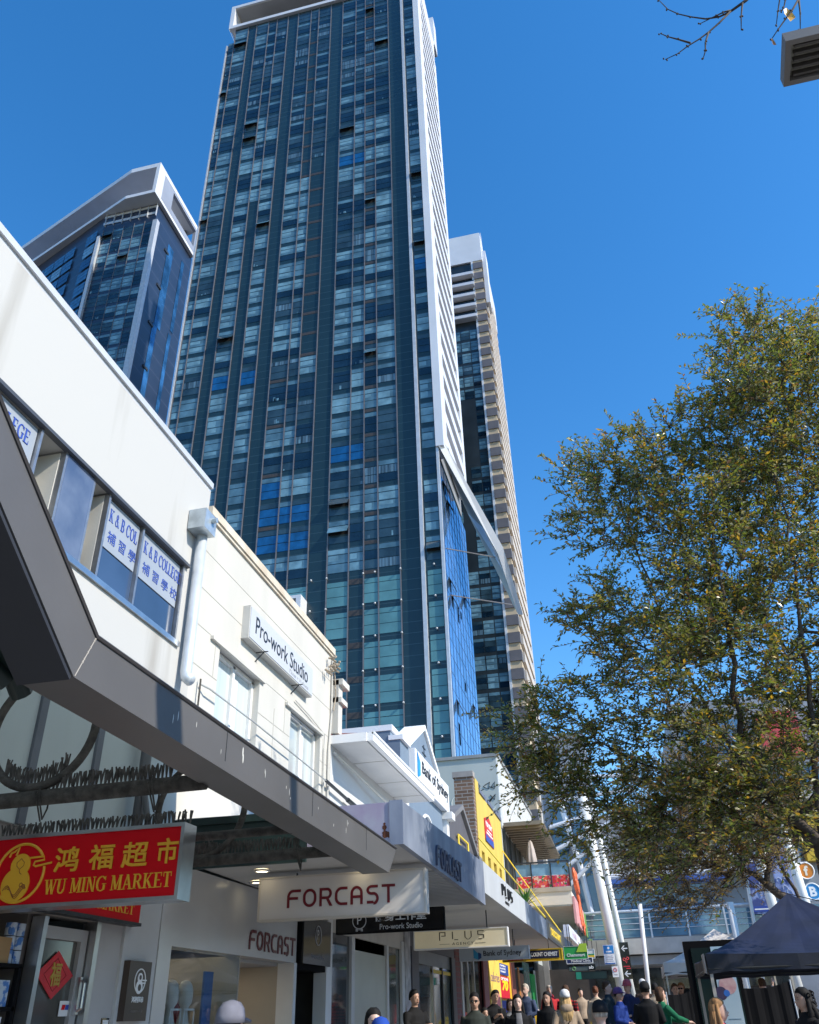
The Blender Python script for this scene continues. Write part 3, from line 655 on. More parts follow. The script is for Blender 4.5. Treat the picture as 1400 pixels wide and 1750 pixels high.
goods(6.25, 6.55, 1.452, 1.74, tealbox, 'white box with a green mark at the left of the middle shelf'); goods(6.6, 6.9, 1.452, 1.74, tealbox, 'white box with a green mark beside the door on the middle shelf')
cans = 0
for r_ in range(3):
    for q in range(2):
        cm = M(); cm.tube([(-5.13, 6.90+.11*q-.02, 2.122+.105*r_), (-5.13, 6.90+.11*q-.02, 2.22+.105*r_)], .048, 14)
        tag(cm.build('tin_can', tinm, smooth=False), 'small blue and white tin stacked on the rack top beside the cartons', 'tin', 'tins stacked on the rack')
# brown plaque
bp_ = M(); bp_.box((-5, 8.56, 1.69), (-4.93, 9.0, 2.215)); pq = tag(bp_.build('wall_plaque', brown_plate), 'brown upright plaque with a white gourd emblem on the white pillar', 'sign')
pl = M(); pl.torus((-4.928, 8.79, 2.04), FX, .105, .006, 32, 6); pl.build('emblem_ring', white_ink, pq)
pl = M(); pl.disc((-4.93, 8.785, 2.065), FX, .045, .006); pl.disc((-4.93, 8.785, 1.985), FX, .062, .0065); pl.box((-4.93, 8.83, 2.04), (-4.924, 8.92, 2.052)); pl.box((-4.93, 8.84, 2.015), (-4.923, 8.90, 2.027)); pl.build('gourd_emblem', white_ink, pq)
pl = M(); pl.disc((-4.924, 8.785, 2.07), FX, .022, .002); pl.disc((-4.9235, 8.785, 1.98), FX, .03, .002); pl.build('emblem_detail', brown_plate, pq)
text('lettering', '鸿福超市', (-4.93, 8.785, 1.875), FY, FZ, white_ink, pq, height=.055, width=.23, depth=.004, bold=.02, align='C')
text('lettering', '鸿福超市 鸿福', (-4.93, 8.785, 1.775), FY, FZ, mat('faint_ink', (.2, .17, .15), .5, var=0), pq, height=.022, width=.24, depth=.003, align='C')
sm = M(); sm.box((-5.03, 8.33, 1.55), (-5.02, 8.46, 1.72)); so_ = tag(sm.build('notice_sticker', black_gloss), 'small black framed notice low on the panel beside the market door', 'sticker'); M().box((-5.02, 8.345, 1.565), (-5.018, 8.445, 1.705)).build('paper', offwhite, so_)
# flat red sign along the wall behind the hanging one
ws = tag(M().box((-4.98, 6.6, 2.55), (-4.90, 8.57, 2.80)).build('wall_sign', red_sign), 'flat red market sign fixed to the wall behind the hanging sign', 'sign')
drawn('lettering', SER.g, 'WU MING MARKET', (-4.899, 7.0, 2.615), FY, FZ, .10, 1.43, gold, ws, .004)
sb2 = M(); sb2.box((-5, 6.6, 2.52), (-4.885, 8.6, 2.55)); sb2.build('bottom_trim', dark_metal, ws)

# ---------------- gabled grey awning on the corner building ----------------
AW = thing('street_awning', (-3.4, 5.8, 2.9), 'grey steel awning with a kinked edge beam, pipes and hoops by the corner building', 'awning')
b = M(); X0, X1 = -2.25, -2.52
P = [(1.2, 4.66), (3.21, 3.215), (8.92, 3.15), (8.62, 2.885), (3.10, 2.985), (1.3, 4.31)]
b.prism([(X0, y, z) for y, z in (P[0], P[1], P[4], P[5])], (X1-X0, 0, 0)); b.prism([(X0, y, z) for y, z in (P[1], P[2], P[3], P[4])], (X1-X0, 0, 0))
b.build('edge_beam', grey_beam, AW)
bs0 = M(); bs0.prism([(X0-.003, 3.085, 2.981), (X0-.003, 1.28, 4.315), (X0-.003, 1.272, 4.30), (X0-.003, 3.077, 2.966)], (X1-X0+.006, 0, 0)); bs0.build('beam_shade_liner', mat('beam_underside_shade', (.020, .021, .027), .6, var=.1), AW)  # added dark liner: shade under the sloping beam put into its colour
ed = M(); ed.tube([(X0+.004, P[0][0], P[0][1]+.006), (X0+.004, 3.212, 3.222), (X0+.004, 8.92, 3.157)], .011, 5); ed.build('edge_trim', mat('trim_bronze', (.055, .05, .05), .4), AW)
sm_ = M(); sm_.tube([(X0+.001, 3.207, 3.21), (X0+.001, 3.104, 2.99)], .003, 4); 
rv = random.Random(3)
for _ in range(7):
    t_ = rv.random(); sm_.ell((X0+.001, 3.207-.105*t_, 3.21-.225*t_), .004, .006, .007, nu=6, nv=4)
sm_.build('weld_seam', mat('flaking_white', (.34, .31, .27), .8), AW)
for yj in (4.7, 6.3, 7.8): M().box((X0+.0005, yj, 3.03-.0125*(yj-3.1)+.0), (X0+.002, yj+.006, 3.19)).build('sheet_joint', dark_metal, AW)
dro = M()   # bird droppings on the beam
for _ in range(14):
    y = rv.uniform(3.4, 7.5); z = rv.uniform(2.98, 3.12); l_ = rv.uniform(.008, .03); dro.ell((X0+.0008, y, z), .0015, rv.uniform(.002, .004), l_, nu=6, nv=4)
for (y, z) in ((4.95, 3.13), (4.96, 3.09)): dro.ell((X0+.001, y, z), .002, .009, .03, nu=8, nv=5)
dro.build('bird_dropping', mat('dropping_white', (.55, .54, .5), .8, var=.1), AW)
rfm = bpy.data.materials.new('translucent_sheet'); rfm.use_nodes = True; n_ = rfm.node_tree.nodes; l_ = rfm.node_tree.links; n_.clear()
o_ = n_.new('ShaderNodeOutputMaterial'); a_ = n_.new('ShaderNodeBsdfTranslucent'); a_.inputs[0].default_value = (.62, .66, .66, 1); d_ = n_.new('ShaderNodeBsdfDiffuse'); d_.inputs[0].default_value = (.4, .4, .4, 1); mx_ = n_.new('ShaderNodeMixShader'); mx_.inputs[0].default_value = .35
l_.new(a_.outputs[0], mx_.inputs[1]); l_.new(d_.outputs[0], mx_.inputs[2]); l_.new(mx_.outputs[0], o_.inputs[0])
ro = M(); ro.prism([(-2.53, 3.2, 3.16), (-2.53, 9.1, 3.12), (-4.94, 9.1, 4.66), (-4.94, 3.2, 4.7)], (0, 0, .012)); ro.prism([(-2.53, 1.0, 4.75), (-2.53, 3.2, 3.16), (-4.94, 3.2, 4.7), (-4.94, 1.0, 6.3)], (0, 0, .012)); ro.build('unseen_roof_sheet', rfm, AW)  # unseen roof added to shade the red sign, pitched out of view
for (y, z, r_) in ((4.97, 2.97, .052), (7.62, 2.955, .05), (6.55, 2.955, .035)):
    M().tube([(-2.5, y, z), (-4.98, y, z-.02)], r_, 12).build('cross_pipe', rusty_pipe, AW, smooth=True)
pg = M(); pg.tube([(-2.62, 3.25, 2.99), (-2.62, 1.0, 4.95)], .05, 10); pg.tube([(-2.62, 3.15, 3.02), (-3.6, 1.6, 4.1)], .05, 10); pg.tube([(-2.55, 3.25, 3.12), (-4.9, 3.25, 3.13)], .045, 12); pg.tube([(-2.9, 3.1, 3.1), (-4.9, 1.6, 4.0)], .05, 8); pg.build('gable_pipe', dark_green, AW, smooth=True)
for (x, y, z, rr) in ((-3.76, 4.97, 3.43, .40), (-3.85, 7.62, 3.42, .45)):
    h_ = M(); h_.torus((x, y, z), FY, rr, .03, 48, 10); h_.build('hoop', rusty_pipe, AW, smooth=True)
    ln = M()
def spikes(x0, x1, y, z, n, h, name='bird_spike', arc=None):
    s_ = M(); q = random.Random(int(x0*100)+n)
    for i in range(n):
        for lean in (-.016, .0, .016):
            if arc:
                a = arc[2]+(arc[3]-arc[2])*i/n; bx, bz = arc[0]+arc[4]*math.cos(a), arc[1]+arc[4]*math.sin(a)
            else: bx, bz = x0+(x1-x0)*(i+q.uniform(-.12, .12))/n, z
            dx, dy = lean+q.uniform(-.007, .007), q.uniform(-.02, .02); hh = h*q.uniform(.85, 1.08)
            s_.tube([(bx, y+dy*.2, bz), (bx+dx*.5, y+dy*.6, bz+hh*.55), (bx+dx, y+dy, bz+hh)], [.0055, .008, .006], 4)
    o = s_.build(name, mat('spike_grime', (.075, .068, .06), .9, var=.5, scale=20), AW); o['kind'] = 'stuff'; return o
spikes(-2.75, -3.75, 4.97, 3.01, 34, .10); spikes(-2.85, -4.9, 7.62, 3.0, 60, .10)
spikes(0, 0, 4.97, 0, 20, .11, arc=(-3.76, 3.43, R(232), R(312), .38)); spikes(0, 0, 4.97, 0, 9, .1, arc=(-3.76, 3.43, R(70), R(112), .41)); spikes(0, 0, 7.62, 0, 18, .11, arc=(-3.85, 3.42, R(225), R(290), .43))
pgy = mat('post_grey', (.09, .095, .105), .5)
for y in (8.2, 5.6): M().tube([(-4.86, y, 4.6), (-4.86, y, 2.95)], .06, 10).build('bracket_post', pgy, AW, smooth=True)
M().tube([(-4.5, 8.0, 3.0), (-4.86, 8.2, 3.9)], .035, 8).build('bracket_brace', pgy, AW, smooth=True)
for (x, y) in ((-2.85, 4.97), (-3.66, 4.97), (-2.83, 7.62)):
    wi = M(); wi.tube([(x, y-.055, 3.02), (x+.01, y-.06, 2.95), (x+.02, y+.0, 2.82), (x, y+.06, 2.9), (x, y+.06, 3.0), (x-.02, y, 3.03), (x-.03, y-.05, 2.98), (x+.03, y-.03, 2.80)], .006, 5)
    wi.build('wire_tie', rusty_pipe, AW)

# ---------------- the red market sign ----------------
RS = hanging_sign('large red market sign with gold lettering and a gourd emblem, hanging from the grey awning', -4.92, -3.22, 6.13, 2.44, 2.985, chrome, red_sign, 3.0, t=.20, rim=.028, name='market_sign')
yF = 6.141
text('lettering', '鸿', (-4.305, yF, 2.685), FX, FZ, gold, RS, height=.175, width=.20, depth=.006, heavy=.007)
text('lettering', '福', (-4.005, yF, 2.685), FX, FZ, gold, RS, height=.175, width=.20, depth=.006, heavy=.007)
text('lettering', '超', (-3.725, yF, 2.685), FX, FZ, gold, RS, height=.175, width=.21, depth=.006, heavy=.007)
text('lettering', '市', (-3.435, yF, 2.695), FX, FZ, gold, RS, height=.175, width=.17, depth=.006, heavy=.007)
drawn('lettering', SER.g, 'WU MING MARKET', (-4.36, yF, 2.53), FX, FZ, .105, 1.07, gold, RS, .006)
em = M(); cx, cz = -4.60, 2.70
em.torus((cx, yF-.003, cz), FY, .212, .011, 60, 6, a0=R(35), a1=R(372)); em.build('emblem_ring', gold, RS)
em = M(); em.disc((cx-.005, yF, cz+.055), (0, -1, 0), .086, .008, 32); em.disc((cx-.02, yF, cz-.085), (0, -1, 0), .124, .0085, 36); em.build('gourd_emblem', gold, RS)
em = M()
em.tube([(cx+.07, yF-.004, cz+.105), (cx+.19, yF-.004, cz+.11), (cx+.20, yF-.004, cz+.085), (cx+.12, yF-.004, cz+.075), (cx+.11, yF-.004, cz+.05), (cx+.13, yF-.004, cz+.04), (cx+.27, yF-.004, cz+.06)], .008, 6)
em.tube([(cx-.06, yF-.004, cz+.13), (cx-.045, yF-.004, cz+.19), (cx-.08, yF-.004, cz+.16), (cx-.11, yF-.004, cz+.15), (cx-.12, yF-.004, cz+.12)], .008, 6)
em.build('cloud_emblem', gold, RS)
em = M(); yl = yF-.0095
for s_ in ((-1, 1)):
    em.tube([(cx-.005, yl, cz+.025), (cx-.005+s_*.03, yl, cz+.05), (cx-.005+s_*.033, yl, cz+.075), (cx-.005+s_*.012, yl, cz+.092), (cx-.005, yl, cz+.105)], .0025, 4)
em.tube([(cx-.005, yl, cz+.02), (cx-.0, yl, cz-.0), (cx+.02, yl, cz-.012)], .0025, 4)
for k in range(3):
    em.tube([(cx-.12+.02*k+.1*t_, yl-.001, cz-.125-.012*k+.035*math.sin(t_*4.5+k*.6)) for t_ in [i*.12 for i in range(17)] if (-.12+.02*k+.1*t_) < .085], .003, 4)
em.torus((cx+.035, yl, cz-.09), FY, .014, .003, 16, 4); em.torus((cx+.06, yl, cz-.1), FY, .012, .003, 16, 4)
em.build('emblem_line', gold_dark, RS)
q = random.Random(8); s_ = M()
for i in range(48):
    bx = -4.9+i*.0355
    for _ in range(3):
        dx, dy = q.uniform(-.012, .012), q.uniform(-.05, .05); s_.tube([(bx, 6.23, 2.985), (bx+dx*.5, 6.23+dy*.4, 3.05), (bx+dx, 6.23+dy, 3.09)], [.005, .009, .007], 4)
o = s_.build('bird_spike', mat('spike_grime_sign', (.10, .092, .082), .9, var=.5, scale=20), RS); o['kind'] = 'stuff'
# ---------------- pro-work building ----------------
B = thing('studio_building', (-9.5, 12, 0), 'cream rendered two storey building with a box sign between its windows', 'building')
w = M()
w.box((-14, 9.2, 6.16), (-5, 14.9, 7.86)); w.box((-5.35, 9.2, 3.66), (-5, 9.98, 6.16)); w.box((-5.35, 11.42, 3.66), (-5, 12.78, 6.16)); w.box((-5.35, 14.3, 3.66), (-5, 14.9, 6.16))
w.box((-5.35, 9.98, 3.66), (-5, 11.42, 4.65)); w.box((-5.35, 12.78, 3.66), (-5, 14.3, 4.65)); w.box((-14, 14.7, 3.66), (-5.35, 14.9, 6.16)); w.box((-14, 9.21, 3.66), (-9.0, 14.7, 6.16))
w.build('wall', cream_wall, B)
c = M(); c.box((-14, 9.21, 7.86), (-4.94, 14.9, 7.99)); c.box((-5.0, 9.22, 7.81), (-4.965, 14.9, 7.86)); c.build('parapet_coping', mat('coping_stained', (.50, .42, .32), .85, rgb2=(.62, .57, .48), scale=3), B)
jm = mat('render_joint_line', (.42, .40, .36), .8, var=0)  # slightly darker tone for the joint lines
for z in (5.02, 5.64, 6.185, 6.72, 7.29):
    for (a, b) in (((9.22, 14.88),) if z > 6.1 else ((9.22, 9.97), (11.43, 12.77), (14.31, 14.88))): M().box((-5.0, a, z), (-4.9965, b, z+.012)).build('render_joint', jm, B)
for (y, z0, z1) in ((9.83, 5.65, 6.2), (12.05, 4.7, 5.9), (12.5, 5.65, 6.2)): M().box((-5.0, y, z0), (-4.996, y+.012, z1)).build('render_joint', jm, B)
ln = M(); ln.box((-5.0, 9.66, 6.13), (-4.95, 11.55, 6.175)); ln.build('lintel', cream_wall, B)
ln = M(); ln.box((-5.0, 12.5, 6.10), (-4.95, 14.36, 6.145)); ln.build('lintel', cream_wall, B)
for (y0, y1) in ((9.98, 11.42), (12.78, 14.3)):
    f = M(); ym = (y0+y1)/2
    for y in (y0+.03, ym, y1-.03): f.box((-5.20, y-.035, 4.65), (-5.10, y+.035, 6.12))
    f.box((-5.20, y0, 6.08), (-5.10, y1, 6.14)); f.box((-5.20, y0, 4.65), (-5.08, y1, 4.72))
    wf = f.build('window', offwhite, B)
    for a, b in ((y0+.065, ym-.035), (ym+.035, y1-.065)):
        M().box((-5.165, a, 4.72), (-5.15, b, 6.08)).build('pane', curtain_glass, wf)
        M().box((-5.148, a+.0, 4.72), (-5.144, a+.35*(b-a), 5.98)).build('curtain', mat('curtain_white', (.70, .70, .68), .6, var=.04), wf)
# box sign on the facade
fs = thing('facade_sign', (-4.88, 11.7, 6.4), 'long white box sign with slim black lettering on the cream wall', 'sign')
M().box((-5, 10.61, 6.52), (-4.88, 13.45, 7.045)).build('box', mat('sign_box_white', (.5, .49, .46), .5, var=.05), fs)
M().box((-4.88, 10.63, 6.54), (-4.87, 13.43, 7.025)).build('face', mat('sign_face_white', (.50, .51, .54), .4, var=.02), fs)
text('lettering', 'Pro-work Studio', (-4.869, 10.83, 6.675), FY, FZ, black_ink, fs, height=.275, width=2.34, depth=.004)
text('lettering', 'Pilates + Wellness', (-4.869, 12.3, 6.575), FY, FZ, mat('grey_lettering', (.45, .46, .48), .5, var=0), fs, height=.07, width=.92, depth=.003)
br_ = M()
for y in (11.2, 12.75): br_.tube([(-4.86, y, 6.52), (-5, y-.02, 6.36)], .010, 5); br_.tube([(-4.80, y, 6.516), (-5, y, 6.516)], .010, 5)
br_.build('bracket', dark_metal, fs)
# stay cable and fixings
cb = tag(M().tube([(-4.96, 9.45, 5.41), (-4.9, 9.6, 5.39), (-4.9, 11.1, 5.385), (-4.9, 14.4, 5.30), (-4.9, 15.2, 5.26)], .012, 6).build('stay_cable', mat('cable_grey', (.35, .36, .36), .5)), 'thin grey stay cable strung across the cream facade below its windows', 'cable')
M().tube([(-4.9, 14.4, 5.30), (-4.9, 15.7, 5.235)], .03, 8).build('sleeve', dark_metal, cb); M().tube([(-4.9, 15.7, 5.235), (-4.9, 16.3, 5.21)], .045, 8).build('coupling', dark_metal, cb)
M().tube([(-5, 9.42, 5.0), (-4.95, 9.42, 5.0), (-4.95, 9.42, 5.47)], .012, 6).build('bracket', rusty_pipe, cb)
cond = M(); cond.tube([(-4.97, 14.82, 7.75), (-4.97, 14.82, 6.6), (-4.97, 14.70, 5.9), (-4.97, 14.7, 4.0)], .02, 6); cond.tube([(-4.97, 14.45, 5.9), (-4.97, 14.45, 4.4)], .015, 6); cond.tube([(-4.97, 12.9, 6.3), (-4.97, 13.6, 6.25), (-4.97, 14.45, 6.15), (-4.97, 14.45, 5.9)], .010, 5)
cond.build('conduit', cream_wall, B)
ins = M(); q = random.Random(2)
for k in range(9):
    p = Vector((-4.95, 14.3+q.uniform(0, .55), 7.55+q.uniform(-.2, .15))); ins.tube([p, p+Vector((.12, q.uniform(-.1, .1), q.uniform(-.12, .05)))], .02, 6); ins.ell(p+Vector((.12, 0, 0)), .03, .03, .03, nu=6, nv=5)
ins.tube([(-4.92, 14.8, 7.6), (-4.9, 14.86, 7.0), (-4.92, 14.8, 6.7)], .012, 5); ins.build('cable_insulator', mat('insulator_brown', (.33, .27, .2), .6, var=.4, scale=20), B)
qn = M(); qn.box((-5, 14.9, 6.3), (-4.86, 15.15, 7.35)); qn.box((-5, 14.9, 6.9), (-4.80, 15.3, 7.0)); qn.box((-5, 14.9, 7.25), (-4.78, 15.35, 7.37)); qn.build('corner_quoin', cream_wall, B)

# ground floor: dress shop
bulk = mat('bulkhead_white_gloss', (.52, .51, .495), .22, var=.03, spec=.6)
gf = M(); gf.box((-5.25, 9.22, 2.40), (-5, 13.5, 3.24)); gf.build('shop_bulkhead', bulk, B)
pz = M(); pz.box((-5.25, 9.21, 0), (-4.99, 9.5, 2.40)); pz.build('shop_pier', bulk, B); pz = M(); pz.box((-5.25, 13.40, 0), (-4.99, 13.52, 2.40)); pz.build('shop_pier', offwhite, B)
FG = M().box((-5.06, 9.5, .35), (-5.045, 11.5, 2.40)).build('shop_glass', shop_glass, B)
si = M()
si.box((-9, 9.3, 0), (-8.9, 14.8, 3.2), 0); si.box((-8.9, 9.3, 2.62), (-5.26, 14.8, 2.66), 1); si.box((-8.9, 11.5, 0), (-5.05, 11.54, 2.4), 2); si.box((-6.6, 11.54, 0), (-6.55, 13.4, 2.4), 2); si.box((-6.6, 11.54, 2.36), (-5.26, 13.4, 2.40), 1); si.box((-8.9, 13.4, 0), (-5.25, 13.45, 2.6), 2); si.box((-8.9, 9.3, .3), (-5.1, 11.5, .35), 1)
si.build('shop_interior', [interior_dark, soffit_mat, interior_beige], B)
lampm = mat('downlight_glow', (1, .9, .6), .5, var=0, emis=(1.0, .84, .58), es=13.0)
for (x, y) in ((-5.6, 10.5), (-5.5, 11.1), (-6.0, 10.9), (-6.3, 11.25), (-6.9, 11.0), (-6.5, 11.45)): M().tube([(x, y, 2.618), (x, y, 2.60)], .05, 14).build('shop_downlight', lampm, B)
M().box((-5.95, 12.3, 2.345), (-5.75, 12.6, 2.358)).build('shop_downlight', lampm, B)
bpn = M(); bpn.box((-5.36, 11.12, .4), (-5.33, 11.36, 2.22)); bpn.build('blue_banner', mat('banner_blue', (.05, .16, .42), .5), B)
st_ = M()
for k, (x, y, c_) in enumerate(((-5.7, 11.0, 0), (-5.95, 11.1, 1), (-6.2, 11.25, 2), (-5.82, 11.3, 1), (-6.4, 11.3, 0))): st_.box((x, y, .8), (x+.09, y+.14, 1.95+.04*k), c_)
st_.build('clothes_rail_stock', [mat('red_cloth', (.22, .03, .03), .8), mat('pale_cloth', (.45, .42, .38), .8), mat('tan_cloth', (.3, .18, .09), .8)], B)
def mannequin(y, lab):
    t = thing('mannequin', (-5.42, y, .35), lab, 'mannequin', 'mannequins in the dress shop window')
    c_ = mat('mannequin_white', (.62, .59, .54), .3, var=.02); b_ = M(); X = -5.42
    b_.loft([[(X+rx*math.cos(a)*.9, y+rx*math.sin(a)+dy, z) for a in [2*math.pi*i/14 for i in range(14)]] for (z, rx, dy) in ((1.55, .14, 0), (1.68, .075, 0), (1.78, .05, 0), (1.83, .055, .01), (1.87, .085, .015), (1.94, .098, .01), (2.0, .10, 0), (2.06, .088, -.01), (2.10, .055, -.015), (2.112, .015, -.015))])
    b_.build('head', c_, t, smooth=True)
    d_ = M(); d_.loft([[(X+rx*math.cos(a)*.62, y+rx*math.sin(a), z) for a in [2*math.pi*i/16 for i in range(16)]] for (z, rx) in ((.42, .22), (.8, .19), (1.1, .15), (1.3, .17), (1.48, .2), (1.56, .16), (1.60, .07))]); d_.build('dress', black_matte if y > 10.6 else mat('dark_blue_dress', (.02, .03, .06), .8), t, smooth=True)
mannequin(10.43, 'white headed mannequin nearest the pillar in the dress shop window'); mannequin(10.80, 'white headed mannequin further along the dress shop window')
for k, y in enumerate((10.2, 10.55)):
    p_ = M(); p_.box((-5.3, y, 1.62), (-5.29, y+.02, 1.80)); p_.box((-5.3, y+.26, 1.62), (-5.29, y+.28, 1.80)); p_.box((-5.3, y, 1.79), (-5.29, y+.28, 1.81)); tag(p_.build('picture_frame', offwhite), ['white display frame at the left of the dress shop window', 'white display frame right of the other in the dress shop window'][k], 'frame')
drawn('lettering', FOR.f, 'FORCAST', (-4.995, 11.66, 2.485), FY, FZ, .24, 1.76, mat('maroon_solid_letters', (.13, .012, .018), .4, var=.1), B, .008)
bx = M(); bx.box((-6.3, 12.75, 1.2), (-5.9, 13.2, 1.72)); tag(bx.build('red_carton', mat('dull_red_carton', (.20, .03, .04), .7)), 'dull red carton standing inside the dress shop entrance', 'box')
# studio entrance and its light box
ed = M(); ed.box((-5.9, 13.52, 0), (-5.85, 14.95, 2.4)); ed.box((-5.9, 13.52, 2.32), (-5.0, 14.95, 2.40)); ed.build('studio_entry', black_matte, B)
gd = M(); gd.box((-5.5, 13.55, .05), (-5.48, 14.0, 2.2)); gd.build('studio_door', mat('dark_teal_glass', (.012, .045, .05), .08, var=.3), B)
pz = M(); pz.box((-5.2, 14.9, 0), (-4.98, 15.2, 3.2)); pz.build('shop_pier', offwhite, B)
lbx = thing('light_box', (-4.9, 14.2, 2.38), 'upright black light box with a P emblem above the studio entrance', 'sign')
M().box((-5.2, 13.62, 2.40), (-4.93, 14.95, 3.06)).build('box', black_gloss, lbx)
e_ = M(); e_.torus((-4.926, 14.3, 2.82), FX, .14, .007, 32, 5); e_.build('emblem_ring', mat('silver_ink', (.5, .5, .5), .4, var=0), lbx)
text('lettering', 'P', (-4.93, 14.3, 2.83), FY, FZ, mat('silver_letter', (.45, .45, .45), .4, var=0), lbx, height=.14, depth=.003, align='C')
text('lettering', 'Pro-work Studio', (-4.93, 14.3, 2.52), FY, FZ, mat('dim_letter', (.22, .22, .24), .4, var=0), lbx, height=.07, width=.62, depth=.003, align='C')

# ---------------- awnings along the row ----------------
def awning(name, label, y0, y1, zb, zt, face, soffit, roof=None, x=-2.25, zb1=None, zt1=None, side=None, battens=0, slope=0):
    a = thing(name, (x-1.3, (y0+y1)/2, zb), label, 'awning', 'awnings over the shops on the left')
    zb1 = zb if zb1 is None else zb1; zt1 = zt if zt1 is None else zt1
    M().prism([(x, y0, zb), (x, y1, zb1), (x, y1, zt1), (x, y0, zt)], (-.07, 0, 0)).build('fascia', face, a)
    s_ = M(); s_.prism([(x-.07, y0+.02, zb+.03), (x-.07, y1-.02, zb1+.03), (-4.999, y1-.02, zb1+.03), (-4.999, y0+.02, zb+.03)], (0, 0, .05)); s_.build('soffit', soffit, a)
    r_ = M(); r_.prism([(x-.07, y0+.02, zt-.06), (x-.07, y1-.02, zt1-.06), (-4.999, y1-.02, zt1-.02), (-4.999, y0+.02, zt-.02)], (0, 0, .03)); r_.build('roof', roof or light_metal, a)
    if side: M().prism([(x-.07, y0, zb+.005), (x-.07, y0, zt-.01), (-4.999, y0, zt-.01), (-4.999, y0, zb+.005)], (0, .02, 0)).build('side_panel', side, a)
    return a
lilac = mat('faded_lilac_metal', (.36, .355, .42), .5, rgb2=(.30, .22, .34), scale=2.6, thr=(.42, .7), bump=.03)
bluegrey_f = mat('blue_grey_fascia', (.14, .165, .225), .42, rgb2=(.25, .28, .35), scale=2.6, streak=.5, thr=(.35, .65))
F1 = awning('street_awning', 'blue grey awning with a lilac rusted end and raised dress shop letters', 9.27, 14.87, 3.255, 3.70, bluegrey_f, soffit_mat, zb1=3.19, zt1=3.85)
sp_ = M(); sp_.box((-3.35, 9.25, 3.27), (-2.32, 9.275, 3.70)); sp_.build('end_panel', lilac, F1)
sp_ = M(); sp_.box((-4.99, 9.24, 3.14), (-3.36, 9.28, 3.66)); sp_.box((-4.99, 9.20, 3.60), (-3.36, 9.24, 3.68)); sp_.build('end_panel', dark_green, F1)  # shade of the neighbouring awning on the inner end, put in as dark green
cp_ = M(); cp_.box((-2.40, 9.235, 3.25), (-2.247, 9.25, 3.715)); cp_.build('corner_trim', bluegrey_f, F1)
rust = mat('rust', (.10, .03, .012), .9, var=.5, scale=25); q = random.Random(4)
rh = M()
for (cx_, cz_, n_, s_) in ((-3.05, 3.56, 26, .085), (-2.46, 3.38, 12, .045), (-2.75, 3.42, 5, .03)):
    for _ in range(n_): 
        x_ = cx_+q.gauss(0, s_*.6); z_ = cz_+q.gauss(0, s_*.6); rr = q.uniform(.012, .03); rh.disc((x_, 9.249, z_), (0, -1, 0), rr, .0008+.0004*q.random(), 7)
rh.build('rust_patch', rust, F1)
bt_ = M()
for k in range(24): bt_.box((-4.9, 11.3+k*.145, 3.232-.0115*(11.3+k*.145-9.27)+.03), (-2.34, 11.39+k*.145, 3.25-.0115*(11.3+k*.145-9.27)+.035))
bt_.build('soffit_batten', batten_mat, F1)
glow = mat('lamp_glow', (1, .92, .7), .5, var=0, emis=(1.0, .86, .55), es=4.0)
for (x, y) in ((-4.35, 10.41), (-3.12, 10.44), (-4.75, 11.25)):
    d_ = M(); d_.torus((x, y, 3.268-.0115*(y-9.27)), FZ, .085, .014, 24, 6); t_ = d_.build('downlight', offwhite, F1, smooth=True)
    M().tube([(x, y, 3.274-.0115*(y-9.27)), (x, y, 3.262-.0115*(y-9.27))], .08, 20).build('lamp', glow, t_)
drawn('lettering', FOR.f, 'FORCAST', (-2.249, 10.95, 3.27), FY, FZ, .255, 1.75, mat('slate_raised_letters', (.05, .052, .085), .4, var=.1), F1, .022)
white_f = mat('white_fascia', (.50, .52, .54), .45, var=.05)
F2 = awning('street_awning', 'white awning with broken line black lettering beside the blue grey one', 14.89, 20.85, 3.38, 3.87, white_f, mat('soffit_white', (.56, .555, .54), .6, var=.05))
drawn('lettering', PLU.p, 'PLUS', (-2.249, 16.95, 3.56), FY, FZ, .20, 1.45, black_ink, F2, .03)
text('lettering', 'AGENCY', (-2.249, 17.35, 3.46), FY, FZ, black_ink, F2, height=.05, width=.6, depth=.01)
F3 = awning('street_awning', 'dark blue awning past the white one', 20.87, 25.9, 3.39, 3.87, mat('navy_dappled_light_fascia', (.07, .09, .14), .3, rgb2=(.28, .33, .42), scale=1.2, thr=(.4, .7)), mat('soffit_beige', (.50, .47, .44), .6, var=.05))  # dappled light and shade put into the navy fascia colour
F4 = awning('street_awning', 'charcoal awning with yellow pharmacy lettering panel', 25.92, 32.3, 3.45, 3.93, mat('charcoal_fascia', (.04, .042, .045), .45), mat('soffit_pink_grey', (.46, .42, .40), .6, var=.05))
pn = M().box((-2.248, 26.6, 3.52), (-2.243, 31.2, 3.86)).build('lettering_panel', mat('panel_dark_olive', (.10, .09, .05), .5), F4)
text('lettering', 'DISCOUNT', (-2.243, 27.1, 3.58), FY, FZ, mat('sign_yellow', (.85, .58, .04), .5, var=0), pn, height=.2, width=3.4, depth=.01, bold=.03)
bs_ = thing('blade_sign', (-2.1, 36, 3.85), 'pale blue white projecting shop sign further along the awnings', 'sign')
M().box((-2.25, 32.4, 3.88), (-2.05, 40.0, 4.26)).build('box', mat('sign_pale', (.60, .66, .76), .4, rgb2=(.75, .70, .74), scale=.8), bs_)
text('lettering', 'HAIR', (-2.049, 34.0, 3.97), FY, FZ, mat('pale_pink_letter', (.5, .35, .42), .5, var=0), bs_, height=.2, width=2.2, depth=.005)

